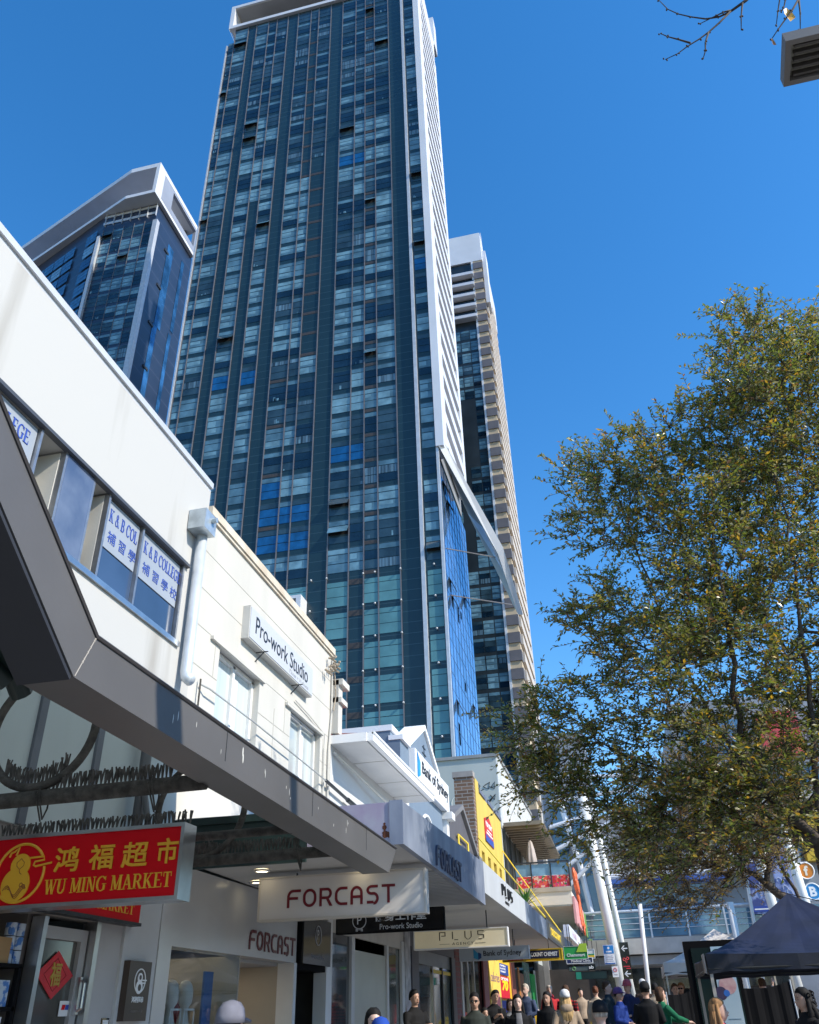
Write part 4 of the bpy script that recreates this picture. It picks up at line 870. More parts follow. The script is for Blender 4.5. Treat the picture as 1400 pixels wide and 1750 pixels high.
# hanging signs
S1 = hanging_sign('translucent white sign with maroon lettering hanging right behind the red market sign', -4.45, -2.31, 10.58, 2.70, 3.20, mat('sign_frame_cream', (.55, .50, .43), .5, var=.05), acrylic, 3.24, t=.17, rim=.022)
drawn('lettering', FOR.f, 'FORCAST', (-4.07, 10.591, 2.835), FX, FZ, .205, 1.38, maroon, S1, .004)
S2 = hanging_sign('black studio sign with a P in a ring below the white dress shop sign', -4.35, -2.67, 13.42, 2.75, 3.06, black_matte, black_gloss, 3.22, t=.12, rim=.012)
e_ = M(); e_.torus((-3.98, 13.43, 2.92), FY, .105, .006, 36, 5, a0=R(20), a1=R(340)); e_.build('emblem_ring', white_ink, S2)
text('lettering', 'P', (-3.98, 13.432, 2.93), FX, FZ, white_ink, S2, height=.11, depth=.004, align='C')
e_ = M()
for s_ in (-1, 1):
    for k in range(2): e_.box((-3.98+s_*(.03+.018*k)-.005, 13.425, 2.785-.008), (-3.98+s_*(.03+.018*k)+.005, 13.434, 2.815+.008*(1-k)))
e_.box((-4.02, 13.425, 2.797), (-3.94, 13.433, 2.803)); e_.build('dumbbell_emblem', white_ink, S2)
text('lettering', '健身工作室', (-3.74, 13.432, 2.90), FX, FZ, white_ink, S2, height=.12, width=.80, depth=.004, bold=.02)
text('lettering', 'Pro-work Studio', (-3.66, 13.432, 2.79), FX, FZ, white_ink, S2, height=.075, width=.66, depth=.004)
S3 = hanging_sign('cream lit sign reading plus agency, hanging under the white awning', -4.13, -2.21-.07, 17.64, 2.755, 3.09, offwhite, mat('cream_acrylic', (.62, .55, .40), .3, var=.1, scale=1.5, emis=(.8, .68, .42), es=.10), 3.40, t=.18, rim=.02)
drawn('lettering', PLU.p, 'PLUS', (-3.62, 17.651, 2.90), FX, FZ, .145, .88, black_ink, S3, .004)
text('lettering', 'AGENCY', (-3.37, 17.651, 2.815), FX, FZ, black_ink, S3, height=.045, width=.42, depth=.003, space=1.3)
e_ = M(); e_.box((-3.62, 17.648, 2.832), (-3.42, 17.652, 2.837)); e_.box((-2.92, 17.648, 2.832), (-2.72, 17.652, 2.837)); e_.build('rule_line', black_ink, S3)
S4 = hanging_sign('pale grey bank sign with a folded blue emblem under the dark blue awning', -4.12, -2.42, 22.43, 2.77, 3.06, light_metal, mat('bank_sign_grey', (.42, .44, .46), .4, var=.03), 3.42, t=.14, rim=.012)
e_ = M(); e_.prism([(-3.77, 22.435, 2.83), (-3.66, 22.435, 2.79), (-3.66, 22.435, 2.93), (-3.77, 22.435, 3.03)], (0, -.006, 0)); e_.build('emblem_light', mat('emblem_teal', (.03, .25, .42), .4, var=0), S4)
e_ = M(); e_.prism([(-3.66, 22.437, 2.79), (-3.58, 22.437, 2.83), (-3.58, 22.437, 2.92), (-3.66, 22.437, 2.95)], (0, -.006, 0)); e_.build('emblem_dark', mat('emblem_navy', (.02, .06, .18), .4, var=0), S4)
text('lettering', 'Bank of Sydney', (-3.53, 22.441, 2.83), FX, FZ, black_ink, S4, height=.15, width=.92, depth=.004, bold=.012)
S5 = hanging_sign('yellow sign with a navy discount chemist panel hanging beyond the grey bank sign', -3.62, -1.93, 26.37, 2.90, 3.20, mat('chemist_yellow', (.75, .47, .02), .45, var=.04), mat('chemist_yellow_face', (.78, .50, .02), .45, var=.04), 3.48, t=.16, rim=.02)
pn = M().box((-2.98, 26.368, 2.965), (-2.02, 26.385, 3.155)).build('navy_panel', mat('chemist_navy', (.012, .015, .055), .4), S5)
text('lettering', 'DISCOUNT CHEMIST', (-2.945, 26.367, 3.01), FX, FZ, white_ink, pn, height=.105, width=.88, depth=.004, bold=.03)
text('lettering', 'WAREHOUSE', (-3.48, 26.38, 2.925), FX, FZ, red_sign, S5, height=.04, width=.45, depth=.012, bold=.04)
S6 = hanging_sign('green and lime chemist sign hanging past the yellow one', -1.98, -1.30, 27.6, 2.96, 3.30, offwhite, mat('pharmacy_green', (.03, .36, .08), .45, var=.03), 3.9, t=.14, rim=.008)
M().prism([(-1.62, 27.6, 3.14), (-1.30, 27.6, 3.14), (-1.30, 27.6, 3.36), (-1.50, 27.6, 3.36)], (0, -.008, 0)).build('lime_leaf', mat('lime', (.42, .62, .05), .45, var=.05), S6)
text('lettering', 'Chemmart', (-1.90, 27.61, 3.03), FX, FZ, white_ink, S6, height=.085, width=.52, depth=.01, bold=.02)
S7 = hanging_sign('small white rimmed navy clinic sign below the green chemist sign', -2.0, -1.22, 28.6, 2.89, 3.05, white_ink, mat('clinic_navy', (.02, .035, .13), .4), 3.9, t=.1, rim=.016)
text('lettering', 'Medical Clinic', (-1.86, 28.61, 2.93), FX, FZ, white_ink, S7, height=.07, width=.58, depth=.004, bold=.02)
S7b = hanging_sign('small white sign with green and yellow bands beside the clinic sign', -1.42, -1.18, 29.6, 3.06, 3.32, white_ink, mat('band_white', (.7, .7, .68), .4, var=0), 3.9, t=.1, rim=.01)
M().box((-1.41, 29.596, 3.09), (-1.19, 29.605, 3.15)).build('yellow_band', mat('band_yellow', (.75, .5, .03), .4, var=0), S7b); M().box((-1.41, 29.596, 3.155), (-1.19, 29.605, 3.185)).build('green_band', mat('band_green', (.03, .3, .15), .4, var=0), S7b)
S8 = hanging_sign('black bank sign with a red star under the far awnings', -2.35, -1.40, 34.3, 2.93, 3.10, black_matte, black_gloss, 4.0, t=.1, rim=.008)
text('lettering', 'nab', (-1.72, 34.31, 2.965), FX, FZ, white_ink, S8, height=.1, width=.26, depth=.004, bold=.02)
e_ = M(); e_.prism([(-1.86+.07*(1 if i % 2 == 0 else .45)*math.cos(math.pi*i/6+.3), 34.305, 3.005+.07*(1 if i % 2 == 0 else .45)*math.sin(math.pi*i/6+.3)) for i in range(12)], (0, -.006, 0)); e_.build('star_emblem', mat('star_red', (.6, .01, .01), .4, var=0), S8)
S9 = hanging_sign('wide dark sign with a green square below the black bank sign', -2.3, -1.1, 37.0, 2.72, 2.98, black_matte, mat('deep_green_black', (.012, .03, .03), .3), 4.0, t=.1, rim=.008)
M().box((-2.28, 36.994, 2.73), (-2.08, 37.005, 2.97)).build('green_square', mat('square_green', (.02, .22, .15), .4, var=0), S9)
S10 = hanging_sign('dim black sign with a grey green ring mark hanging behind the clinic sign', -2.15, -1.5, 31.5, 2.80, 2.95, black_matte, mat('dim_grey_sign', (.10, .13, .12), .4), 3.95, t=.1, rim=.008)
e_ = M(); e_.torus((-1.98, 31.498, 2.875), FY, .05, .008, 20, 5); e_.build('ring_mark', mat('ring_green', (.2, .5, .15), .4, var=0), S10)

# ---------------- house with deep eaves ----------------
Cb = thing('eaved_building', (-8, 17.6, 0), 'white building with a deep boxed eave and red tiled hip roof', 'building')
w = M(); w.box((-14, 14.92, 3.86), (-5.002, 20.4, 6.2)); w.build('wall', mat('bright_white_wall', (.56, .56, .555), .7, var=.03), Cb)
e_ = M(); e_.box((-14, 14.95, 6.10), (-4.28, 20.35, 6.16)); e_.build('eave_soffit', mat('eave_soffit_white', (.66, .655, .64), .6, var=.04), Cb)
for y in (16.4, 18.2, 19.6): M().box((-5.0, y, 6.094), (-4.32, y+.02, 6.101)).build('soffit_joint', jm, Cb)
g_ = M(); g_.box((-4.30, 14.93, 6.10), (-4.17, 20.4, 6.26)); g_.tube([(-4.17, 14.93, 6.25), (-4.17, 20.4, 6.25)], .03, 8); g_.box((-14, 14.90, 6.10), (-4.3, 14.96, 6.26)); g_.build('gutter', white_ink, Cb)
tile = mat('red_roof_tile', (.24, .065, .045), .7, var=.35, scale=8, bump=.3, bscale=12)
t_ = M(); t_.add([(-4.32, 14.97, 6.27), (-4.32, 20.35, 6.27), (-11, 20.35, 6.27), (-11, 14.97, 6.27), (-7.0, 17.0, 7.05), (-7.0, 18.4, 7.05)], [(0, 1, 5, 4), (1, 2, 5), (2, 3, 4, 5), (3, 0, 4)]); t_.build('roof', tile, Cb)
pp = M(); pp.tube([(-4.95, 15.0, 5.95), (-4.7, 20.2, 5.55)], .025, 8); pp.build('service_pipe', cream_wall, Cb)

# ---------------- bank building ----------------
D = thing('bank_building', (-8, 23.2, 0), 'blue grey bank building with a white name band and pointed gable', 'building')
bl_w = mat('bank_blue_grey', (.155, .205, .27), .7, var=.05)
w = M(); w.box((-12, 20.42, 3.86), (-5, 26, 6.9)); w.box((-12, 20.42, 6.9), (-5.0, 26, 7.72)); w.prism([(-5, 21.4, 7.72), (-5, 23.24, 8.72), (-5, 25.05, 7.72)], (-.5, 0, 0)); w.box((-12, 20.42, 7.72), (-5.25, 21.1, 7.95)); w.build('wall', bl_w, D)
w = M()
def rake(a, b, h=.14):
    w.prism([(-4.93, a[0], a[1]), (-4.93, b[0], b[1]), (-4.93, b[0], b[1]+h), (-4.93, a[0], a[1]+h)], (-.62, 0, 0))
rake((21.25, 7.74), (23.24, 8.74)); rake((23.24, 8.74), (25.15, 7.74)); w.box((-12, 20.4, 7.95), (-5.2, 21.2, 8.1)); w.box((-5.3, 20.4, 7.7), (-4.92, 21.25, 7.82)); w.build('gable_trim', white_ink, D)
bd = M(); bd.box((-5, 21.4, 6.92), (-4.84, 25.95, 7.73)); bd.build('name_band', mat('band_face_white', (.74, .75, .77), .5, var=.03), D)
e_ = M(); e_.prism([(-4.839, 21.62, 7.0), (-4.839, 22.0, 7.15), (-4.839, 22.0, 7.5), (-4.839, 21.62, 7.72)], (.008, 0, 0)); e_.build('emblem', mat('emblem_blue', (.02, .15, .42), .4, rgb2=(.03, .35, .55), scale=3), D)
text('lettering', 'Bank of Sydney', (-4.84, 22.2, 7.16), FY, FZ, black_ink, D, height=.42, width=3.6, depth=.012, bold=.01)
ar = M(); n = 24
ar.prism([(-4.99, 23.2+.78*math.cos(math.pi*i/n), 5.6+.72*math.sin(math.pi*i/n)) for i in range(n+1)]+[(-4.99, 22.42, 4.6), (-4.99, 23.98, 4.6)][::1], (.02, 0, 0)); aw_ = ar.build('arch_window', window_glass, D)
ar = M(); ar.tube([(-4.97, 23.2+.80*math.cos(math.pi*i/n), 5.6+.74*math.sin(math.pi*i/n)) for i in range(n+1)], .05, 6); ar.build('frame', offwhite, aw_)
pq = M(); pq.box((-5.05, 20.42, 3.9), (-4.88, 20.75, 6.85)); pq.box((-5.05, 25.62, 3.9), (-4.88, 25.98, 6.85)); pq.box((-5.05, 20.38, 6.75), (-4.74, 20.85, 6.88)); pq.box((-5.05, 25.55, 6.7), (-4.70, 26.05, 6.9)); pq.build('pilaster', offwhite, D)
fw = M(); fw.box((-4.998, 23.0, 8.02), (-4.985, 23.5, 8.05)); fw.box((-4.998, 23.22, 7.9), (-4.985, 23.26, 8.3)); fw.box((-4.998, 23.05, 8.2), (-4.985, 23.45, 8.23)); fw.build('iron_motif', dark_metal, D)

# ---------------- charcoal gable ----------------
E_ = thing('gabled_building', (-8, 29, 0), 'charcoal gabled shop building with a yellow outlined sign', 'building')
ch = mat('charcoal_render', (.085, .08, .09), .7, var=.06)
w = M(); w.prism([(-5.01, 26.05, 3.9), (-5.01, 32.0, 3.9), (-5.01, 32.0, 6.3), (-5.01, 31.3, 6.45), (-5.01, 28.8, 7.62), (-5.01, 26.6, 6.75), (-5.01, 26.05, 6.75)], (-5.5, 0, 0)); w.build('wall', ch, E_)
w = M()
for a, b in (((26.3, 6.78), (28.8, 7.66)), ((28.8, 7.66), (31.5, 6.5))): w.prism([(-4.9, a[0], a[1]-.06), (-4.9, b[0], b[1]-.06), (-4.9, b[0], b[1]+.10), (-4.9, a[0], a[1]+.10)], (-.7, 0, 0))
w.box((-5.4, 31.3, 6.2), (-4.85, 32.0, 6.5)); w.build('gable_trim', mat('gable_trim_grey', (.17, .165, .17), .7), E_)
yl_ = mat('yellow_tube', (.85, .62, .05), .4, var=0)
fy = M()
for a, b in (((27.75, 5.7), (27.75, 6.62)), ((27.75, 6.62), (29.5, 6.62)), ((29.5, 6.62), (29.5, 5.7)), ((29.5, 5.7), (27.75, 5.7))): fy.tube([(-4.93, a[0], a[1]), (-4.93, b[0], b[1])], .035, 6)
fo = tag(fy.build('outline_sign', yl_), 'yellow tube rectangle sign on the charcoal gable wall', 'sign')
text('lettering', 'ing-', (-4.96, 28.1, 6.1), FY, FZ, yl_, fo, height=.3, width=1.1, depth=.03); text('lettering', 'nd', (-4.96, 28.5, 5.76), FY, FZ, yl_, fo, height=.2, width=.7, depth=.03)

# ---------------- brick party wall and yellow building ----------------
G = thing('brick_party_wall', (-7, 32.2, 0), 'brown brick party wall and chimney beside the yellow building', 'wall')
bk = brickify(mat('brown_brick', (.2, .13, .09), .9, var=0), (.22, .13, .085), (.13, .075, .05), (.30, .27, .24), 1.0, 'x', .42, .13)
w = M(); w.box((-14, 32.05, 3.9), (-5.75, 32.4, 8.35)); w.box((-5.75, 32.02, 3.9), (-5.02, 32.4, 9.45)); w.build('brickwork', bk, G)
w = M(); w.box((-5.80, 31.98, 9.45), (-5.0, 32.45, 9.66)); w.build('chimney_cap', mat('cap_grey', (.30, .27, .25), .8), G)
dw = M(); dw.tube([(-6.1, 32.0, 8.42+.0), (-6.05, 32.0, 8.85), (-6.2, 32.0, 9.0), (-6.35, 32.0, 8.8), (-6.2, 32.0, 8.6), (-6.0, 32.0, 8.75)], .018, 5); dw.build('cable_loop', dark_metal, G)
Hh = thing('yellow_building', (-8, 35.7, 0), 'bright yellow building with a stepped parapet and letting board', 'building')
yw = mat('yellow_render', (.58, .43, .085), .7, var=.08, scale=1.2, streak=.3)
w = M()
w.box((-5.7, 32.42, 6.95), (-5, 39.2, 9.1)); w.box((-5.7, 32.42, 9.1), (-5, 33.2, 9.5)); w.box((-12, 32.42, 3.9), (-5.35, 39.2, 6.95))
ys_ = [32.42, 33.0, 33.7, 34.5, 35.2, 36.0, 36.8, 37.6, 38.3, 39.2]
for i in range(0, len(ys_)-1, 2): w.box((-5.35, ys_[i], 6.35), (-5, ys_[i+1], 6.95))
w.box((-5.35, 32.42, 3.9), (-5, 39.2, 6.35)); w.build('wall', yw, Hh)
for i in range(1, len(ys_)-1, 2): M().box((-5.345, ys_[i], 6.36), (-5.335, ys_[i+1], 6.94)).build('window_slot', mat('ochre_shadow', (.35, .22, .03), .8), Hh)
cpn = M()
for (a, b, z) in ((33.2, 34.6, 9.1), (35.3, 36.7, 9.1), (37.4, 39.2, 9.1)): cpn.box((-5.6, a, z), (-4.95, b, z+.14))
cpn.box((-5.3, 34.9, 9.1), (-5, 35.3, 9.35)); cpn.box((-5.3, 38.6, 9.24), (-5, 39.0, 9.45)); cpn.build('parapet_cap', mat('slate_cap', (.12, .14, .2), .7), Hh)
lt_ = thing('letting_board', (-4.98, 35.1, 7.5), 'red, white and navy letting board on the yellow wall', 'sign')
M().prism([(-5, 34.05, 7.55), (-5, 36.15, 7.45), (-5, 36.1, 8.2), (-5, 35.1, 8.55), (-5, 34.05, 8.3)], (.04, 0, 0)).build('board', mat('board_red', (.55, .03, .025), .5), lt_)
M().box((-4.96, 34.08, 7.47), (-4.952, 36.12, 7.72)).build('navy_band', blue_ink, lt_); M().box((-4.96, 34.3, 7.78), (-4.95, 35.9, 7.84)).build('white_line', white_ink, lt_); M().box((-4.96, 34.5, 7.9), (-4.95, 35.7, 7.95)).build('white_line', white_ink, lt_)
text('lettering', 'FOR RENT', (-4.96, 35.08, 8.15), FY, FZ, white_ink, lt_, height=.2, width=1.6, depth=.006, bold=.03, align='C')
for a, b, l_ in (((-5, 32.3, 7.3), (-2.3, 26.3, 3.98), 'lower yellow brace rod from the yellow wall to the charcoal awning'), ((-5, 39.0, 7.85), (-2.3, 31.8, 3.98), 'upper yellow brace rod from the far end of the yellow wall')):
    tag(M().tube([a, b], .022, 8).build('brace_rod', yl_), l_, 'rod')

# ---------------- grey block with graffiti ----------------
I_ = thing('concrete_block_building', (-9, 47, 0), 'grey green blank walled building with graffiti tags and a ribbed white side', 'building')
w = M(); w.box((-14, 39.5, 3.9), (-5.03, 54, 12.1)); w.build('wall', mat('grey_green_wall', (.40, .43, .42), .8, var=.08, scale=.6, streak=.3), I_)
w = M(); w.box((-5.03, 39.5, 8.9), (-4.98, 54, 12.1)); 
for k in range(30): w.box((-4.98, 39.6+k*.48, 9.0), (-4.93, 39.72+k*.48, 12.0))
w.build('ribbed_cladding', mat('ribbed_white', (.68, .68, .66), .6, var=.05), I_)
w = M(); w.box((-14, 39.42, 12.1), (-4.9, 54, 12.25)); w.build('parapet', mat('parapet_grey', (.25, .26, .27), .7), I_)
gq = random.Random(21); gr = M()
for r_ in range(2):
    for k in range(6):
        x0 = -6.75+k*.26; z0 = 10.75-r_*.62; pts = [(x0, 39.49, z0)]
        for _ in range(5): pts.append((x0+gq.uniform(-.05, .32), 39.49, z0+gq.uniform(-.22, .25)))
        gr.tube(pts, .022 if r_ else .015, 4)
gr.build('graffiti', black_ink, I_)
gr = M()
for k in range(3):
    x0 = -6.5+k*.45; gr.tube([(x0+.4*math.cos(t_*.8+k), 39.492, 9.3+.55*math.sin(t_*.7+k*2)) for t_ in range(9)], .02, 4)
gr.torus((-6.9, 39.49, 10.1), FY, .35, .02, 20, 5); gr.build('graffiti', mat('faint_white_paint', (.62, .65, .64), .7, var=0), I_)
# roof terrace: ribbed pergola, railing, closed parasol
Tt = thing('roof_terrace', (-3.6, 43, 5.3), 'restaurant terrace with a floral balustrade under a ribbed pergola roof', 'terrace')
w = M(); w.box((-5, 38.0, 5.45), (-2.15, 50, 5.95)); w.build('slab', mat('terrace_slab_cream', (.72, .64, .54), .6, var=.04), Tt)
w = M(); w.box((-5, 38.02, 5.40), (-2.2, 50, 5.45)); w.build('soffit', mat('terrace_soffit', (.46, .47, .42), .7), Tt)
w = M(); w.box((-4.98, 37.95, 5.95), (-2.12, 38.05, 6.12)); w.build('edge_trim', mat('terrace_edge', (.45, .38, .30), .6), Tt)
flo = mat('floral_red_print', (.60, .03, .03), .6, scale=7, rgb2=(.75, .18, .12), thr=(.46, .54))
fl_n = flo.node_tree; _vr = fl_n.nodes.new('ShaderNodeTexVoronoi'); _vr.inputs['Scale'].default_value = 13; _cr = fl_n.nodes.new('ShaderNodeValToRGB')
_cr.color_ramp.interpolation = 'CONSTANT'; _e = _cr.color_ramp.elements; _e[0].color = (.55, .02, .025, 1); _e[1].position = .3; _e[1].color = (.70, .10, .05, 1)
for p_, c_ in ((.5, (.05, .20, .08, 1)), (.6, (.62, .05, .15, 1)), (.82, (.75, .45, .35, 1))): x_ = _e.new(p_); x_.color = c_
_g = fl_n.nodes.new('ShaderNodeNewGeometry'); fl_n.links.new(_g.outputs['Position'], _vr.inputs['Vector']); _s = fl_n.nodes.new('ShaderNodeSeparateXYZ'); fl_n.links.new(_vr.outputs['Color'], _s.inputs[0]); fl_n.links.new(_s.outputs[0], _cr.inputs[0]); fl_n.links.new(_cr.outputs[0], fl_n.nodes['Principled BSDF'].inputs['Base Color'])
M().box((-4.4, 38.02, 6.14), (-2.15, 38.05, 6.58)).build('floral_panel', flo, Tt)
M().box((-4.4, 38.03, 6.6), (-2.15, 38.04, 7.05)).build('glass_panel', mat('blue_balustrade_glass', (.16, .28, .40), .08, var=.3, scale=2), Tt)
for x in (-4.4, -3.72, -2.9, -2.14): M().box((x-.025, 37.98, 6.1), (x+.025, 38.02, 7.12)).build('rail_post', dark_metal, Tt)
M().box((-4.42, 37.97, 7.08), (-2.1, 38.03, 7.14)).build('handrail', dark_metal, Tt)
pm = mat('pergola_brown', (.20, .165, .12), .7, var=.15)
w = M(); w.box((-5, 39.62, 8.95), (-3.2, 39.75, 9.12)); 
for k in range(16): w.box((-4.98, 39.9+k*.55, 8.88-.01*k), (-3.1, 40.1+k*.55, 9.02-.01*k))
w.build('pergola_rib', pm, Tt); w = M(); w.box((-5, 39.75, 9.05), (-3.2, 49, 9.09)); w.build('pergola_roof', mat('pergola_sheet', (.30, .25, .19), .6, var=.1), Tt)
w = M()
for k in range(4): w.box((-4.98, 39.8+k*1.9, 6.0), (-4.9, 39.9+k*1.9, 8.9))
w.build('side_post', mat('side_post_dark', (.06, .06, .055), .6), Tt)
w = M(); w.box((-4.995, 39.7, 6.0), (-4.98, 47, 8.8)); w.build('side_screen', mat('screen_dark', (.03, .032, .03), .5, var=.3), Tt)
um = thing('closed_parasol', (-3.95, 41, 5.95), 'closed beige parasol standing on the restaurant terrace', 'parasol')
c_ = M(); c_.loft([[(-3.95+r_*(1+.18*math.cos(6*a))*math.cos(a), 41+r_*(1+.18*math.cos(6*a))*math.sin(a), z) for a in [2*math.pi*i/24 for i in range(24)]] for z, r_ in ((7.35, .24), (7.7, .21), (8.1, .16), (8.4, .1), (8.55, .02))]); c_.build('canopy', mat('parasol_beige', (.42, .36, .33), .8, var=.12), um, smooth=True)
M().tube([(-3.95, 41, 5.95), (-3.95, 41, 8.6)], .03, 8).build('pole', dark_metal, um)
# lobster sign and green panels on the terrace edge
lsn = thing('restaurant_sign', (-2.05, 43, 4.6), 'long terrace edge sign with a big orange lobster and green end panels', 'sign')
w = M(); w.box((-2.14, 38.0, 4.75), (-2.05, 44.5, 5.75)); w.build('pink_panel', mat('salmon_panel', (.62, .30, .30), .5, var=.2, scale=2), lsn)
for k in range(3): M().box((-2.14, 44.55+k*2.0, 4.75), (-2.05, 46.4+k*2.0, 5.75)).build('green_panel', mat('leaf_green_panel', (.30, .52, .12), .5, var=.1), lsn)
lob = mat('lobster_orange', (.78, .15, .05), .45, var=.3, scale=4); l_ = M()
for k in range(7): l_.ell((-2.02, 40.4-.0+k*.30, 6.05-.17*k), .07, .28-.022*k, .26-.018*k, nu=12, nv=8)
l_.ell((-2.0, 38.9, 6.7), .08, .40, .26); l_.ell((-2.0, 40.1, 6.75), .08, .36, .24); l_.tube([(-2.0, 39.1, 6.5), (-2.0, 39.7, 6.2), (-2.0, 40.3, 6.1)], .09, 8); l_.tube([(-2.0, 40.1, 6.55), (-2.0, 40.5, 6.3), (-2.0, 40.5, 6.1)], .09, 8)
for k in range(4): l_.tube([(-2.0, 40.5+.25*k, 5.9-.15*k), (-2.0, 40.3+.25*k, 5.45-.15*k), (-2.0, 40.15+.25*k, 5.2-.15*k)], .03, 6)
for s_ in (-.4, 0, .4): l_.ell((-2.0, 42.55+s_*.5, 4.85+s_*.3), .05, .22, .16)
l_.build('lobster_relief', lob, lsn, smooth=True)
pt = thing('awning_plant', (-2.5, 24, 3.9), 'spiky green plant in a pot on top of the awning before the terrace', 'plant')
M().tube([(-2.6, 24.2, 3.88), (-2.6, 24.2, 4.1)], [.12, .16], 12).build('pot', mat('terracotta', (.3, .13, .07), .8), pt)
lv = M(); q = random.Random(6)
for _ in range(70):
    a = q.uniform(0, 6.28); l0 = q.uniform(.35, .75); e = q.uniform(.25, 1.2); p0 = Vector((-2.6, 24.2, 4.1)); d_ = Vector((math.cos(a)*math.cos(e), math.sin(a)*math.cos(e), math.sin(e))); s_ = Vector((-math.sin(a), math.cos(a), 0))*.018
    p1 = p0+d_*l0*.6; p2 = p0+d_*l0+Vector((0, 0, -.12*l0)); lv.add([p0-s_, p0+s_, p1+s_, p1-s_, p2], [(0, 1, 2, 3), (3, 2, 4)])
lv.build('leaves', mat('spiky_green', (.12, .28, .05), .5, var=.3, scale=8), pt, recalc=False)

# ---------------- shopfronts from the agency onward ----------------
def shop(name, label, y0, y1, zt, parts):
    t = thing(name, (-5.1, (y0+y1)/2, gz((y0+y1)/2)), label, 'shopfront', 'shopfronts on the left')
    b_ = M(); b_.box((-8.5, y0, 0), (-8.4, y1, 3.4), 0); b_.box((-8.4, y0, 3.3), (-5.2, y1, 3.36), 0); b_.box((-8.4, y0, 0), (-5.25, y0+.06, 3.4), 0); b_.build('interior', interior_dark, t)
    for (nm, a, b2, z0, z1, m, x) in parts: M().box((x-.06, a, z0), (x, b2, z1)).build(nm, m, t)
    return t
mir = mat('dark_reflective_glass', (.05, .056, .058), .04, var=.6, scale=1.3, spec=1.0)
mir2 = mat('green_reflective_glass', (.10, .12, .11), .05, var=.5, scale=1.6, spec=.9)
wf_ = mat('white_frame', (.55, .55, .54), .4, var=.04)
shop('shopfront', 'white framed agency shopfront with pale door panel and mirror glass', 15.2, 20.9, 3.3, [('fascia', 15.2, 20.9, 2.95, 3.36, mat('agency_fascia', (.50, .47, .43), .5), -5.0), ('glass', 15.25, 16.4, .2, 2.95, mir, -5.05), ('frame', 16.4, 16.6, 0, 2.95, wf_, -5.0), ('door_panel', 16.6, 18.9, .1, 2.75, mat('pale_green_panel', (.46, .47, .40), .3, var=.05), -5.04), ('frame', 18.9, 19.05, 0, 2.95, wf_, -5.0), ('glass', 19.05, 20.1, .2, 2.95, mir2, -5.05), ('frame', 20.1, 20.35, 0, 3.1, wf_, -4.98), ('pillar', 20.35, 20.85, 0, 3.36, mat('scuffed_silver_tile', (.42, .42, .43), .3, var=.4, scale=4), -4.96)])
shop('shopfront', 'dark framed bank shopfront of wide mirror glass', 20.9, 26.3, 3.3, [('fascia', 20.9, 26.3, 3.05, 3.38, mat('bank_fascia_dark', (.05, .055, .07), .4), -4.98), ('pillar', 20.9, 21.6, 0, 3.05, mat('dark_slate_pillar', (.06, .06, .075), .4), -4.94), ('glass', 21.6, 23.4, .3, 2.75, mir, -5.04), ('transom', 21.6, 25.9, 2.75, 3.05, mat('transom_grey', (.16, .17, .165), .3), -5.02), ('mullion', 23.4, 23.47, 0, 2.75, chrome, -5.0), ('glass', 23.47, 24.6, .3, 2.75, mir, -5.04), ('mullion', 24.6, 24.7, 0, 2.75, dark_metal, -5.0), ('glass', 24.7, 25.8, .3, 2.75, mir2, -5.04), ('yellow_strip', 23.4, 25.8, 2.60, 2.68, mat('yellow_strip', (.75, .5, .02), .4, var=0), -5.015), ('pillar', 25.8, 26.3, 0, 3.05, mat('dark_slate_pillar_end', (.04, .042, .05), .4), -4.96)])
shop('shopfront', 'red brick sided shopfront with dark timber bars', 26.3, 32.4, 3.4, [('brick_pier', 26.3, 27.1, 0, 3.4, brickify(mat('red_brick', (.2, .06, .05), .8, var=0), (.20, .055, .05), (.15, .04, .04), (.12, .09, .08), 1.0, 'y', .4, .13), -4.97), ('bar', 27.5, 27.8, 0, 3.2, mat('pale_bar', (.45, .44, .42), .4), -5.02), ('bar', 28.6, 28.8, 0, 3.2, chrome, -5.02), ('bar', 29.7, 29.9, 0, 3.2, chrome, -5.02), ('glass', 27.1, 31.4, .3, 3.2, mat('near_black_glass', (.006, .006, .007), .06, var=.5), -5.06), ('red_pillar', 31.4, 32.4, 0, 3.4, mat('dull_red_paint', (.19, .055, .055), .6), -4.97)])
yb_ = mat('banner_yellow', (.80, .55, .10), .5, var=.05); rp = mat('poster_red', (.55, .012, .03), .45); bp2 = mat('poster_blue', (.015, .05, .26), .45)
Pt = shop('shopfront', 'chemist shopfront covered in yellow, red and blue posters', 32.4, 43.4, 3.5, [('yellow_banner', 32.5, 35.1, .6, 3.35, yb_, -4.95), ('yellow_edge', 35.1, 38.6, .6, 3.5, mat('edge_yellow', (.72, .45, .02), .5), -5.02), ('blue_poster', 35.15, 37.7, 2.95, 3.32, bp2, -4.97), ('red_poster', 35.15, 37.7, 2.15, 2.90, rp, -4.97), ('blue_poster', 35.15, 37.7, .7, 2.1, bp2, -4.97), ('red_brick_pillar', 38.6, 39.8, 0, 3.6, mat('brick_red_pillar', (.23, .07, .05), .7, var=.2), -4.97), ('timber_door', 39.8, 41.2, .6, 3.3, mat('dark_timber', (.03, .02, .015), .5), -5.04), ('timber_frame', 41.2, 41.6, .6, 3.4, mat('orange_timber', (.42, .17, .05), .5), -5.0), ('timber_panel', 41.6, 43.3, .6, 3.2, mat('brown_panel', (.22, .11, .07), .5), -5.02)])
text('lettering', '70', (-4.969, 35.6, 2.42), FY, FZ, mat('price_yellow', (.9, .68, .02), .4, var=0), Pt, height=.34, width=1.7, depth=.006, bold=.05, shear=.2)
text('lettering', 'OPTIONS', (-4.969, 35.4, 2.76), FY, FZ, white_ink, Pt, height=.1, width=2.0, depth=.006, bold=.03)
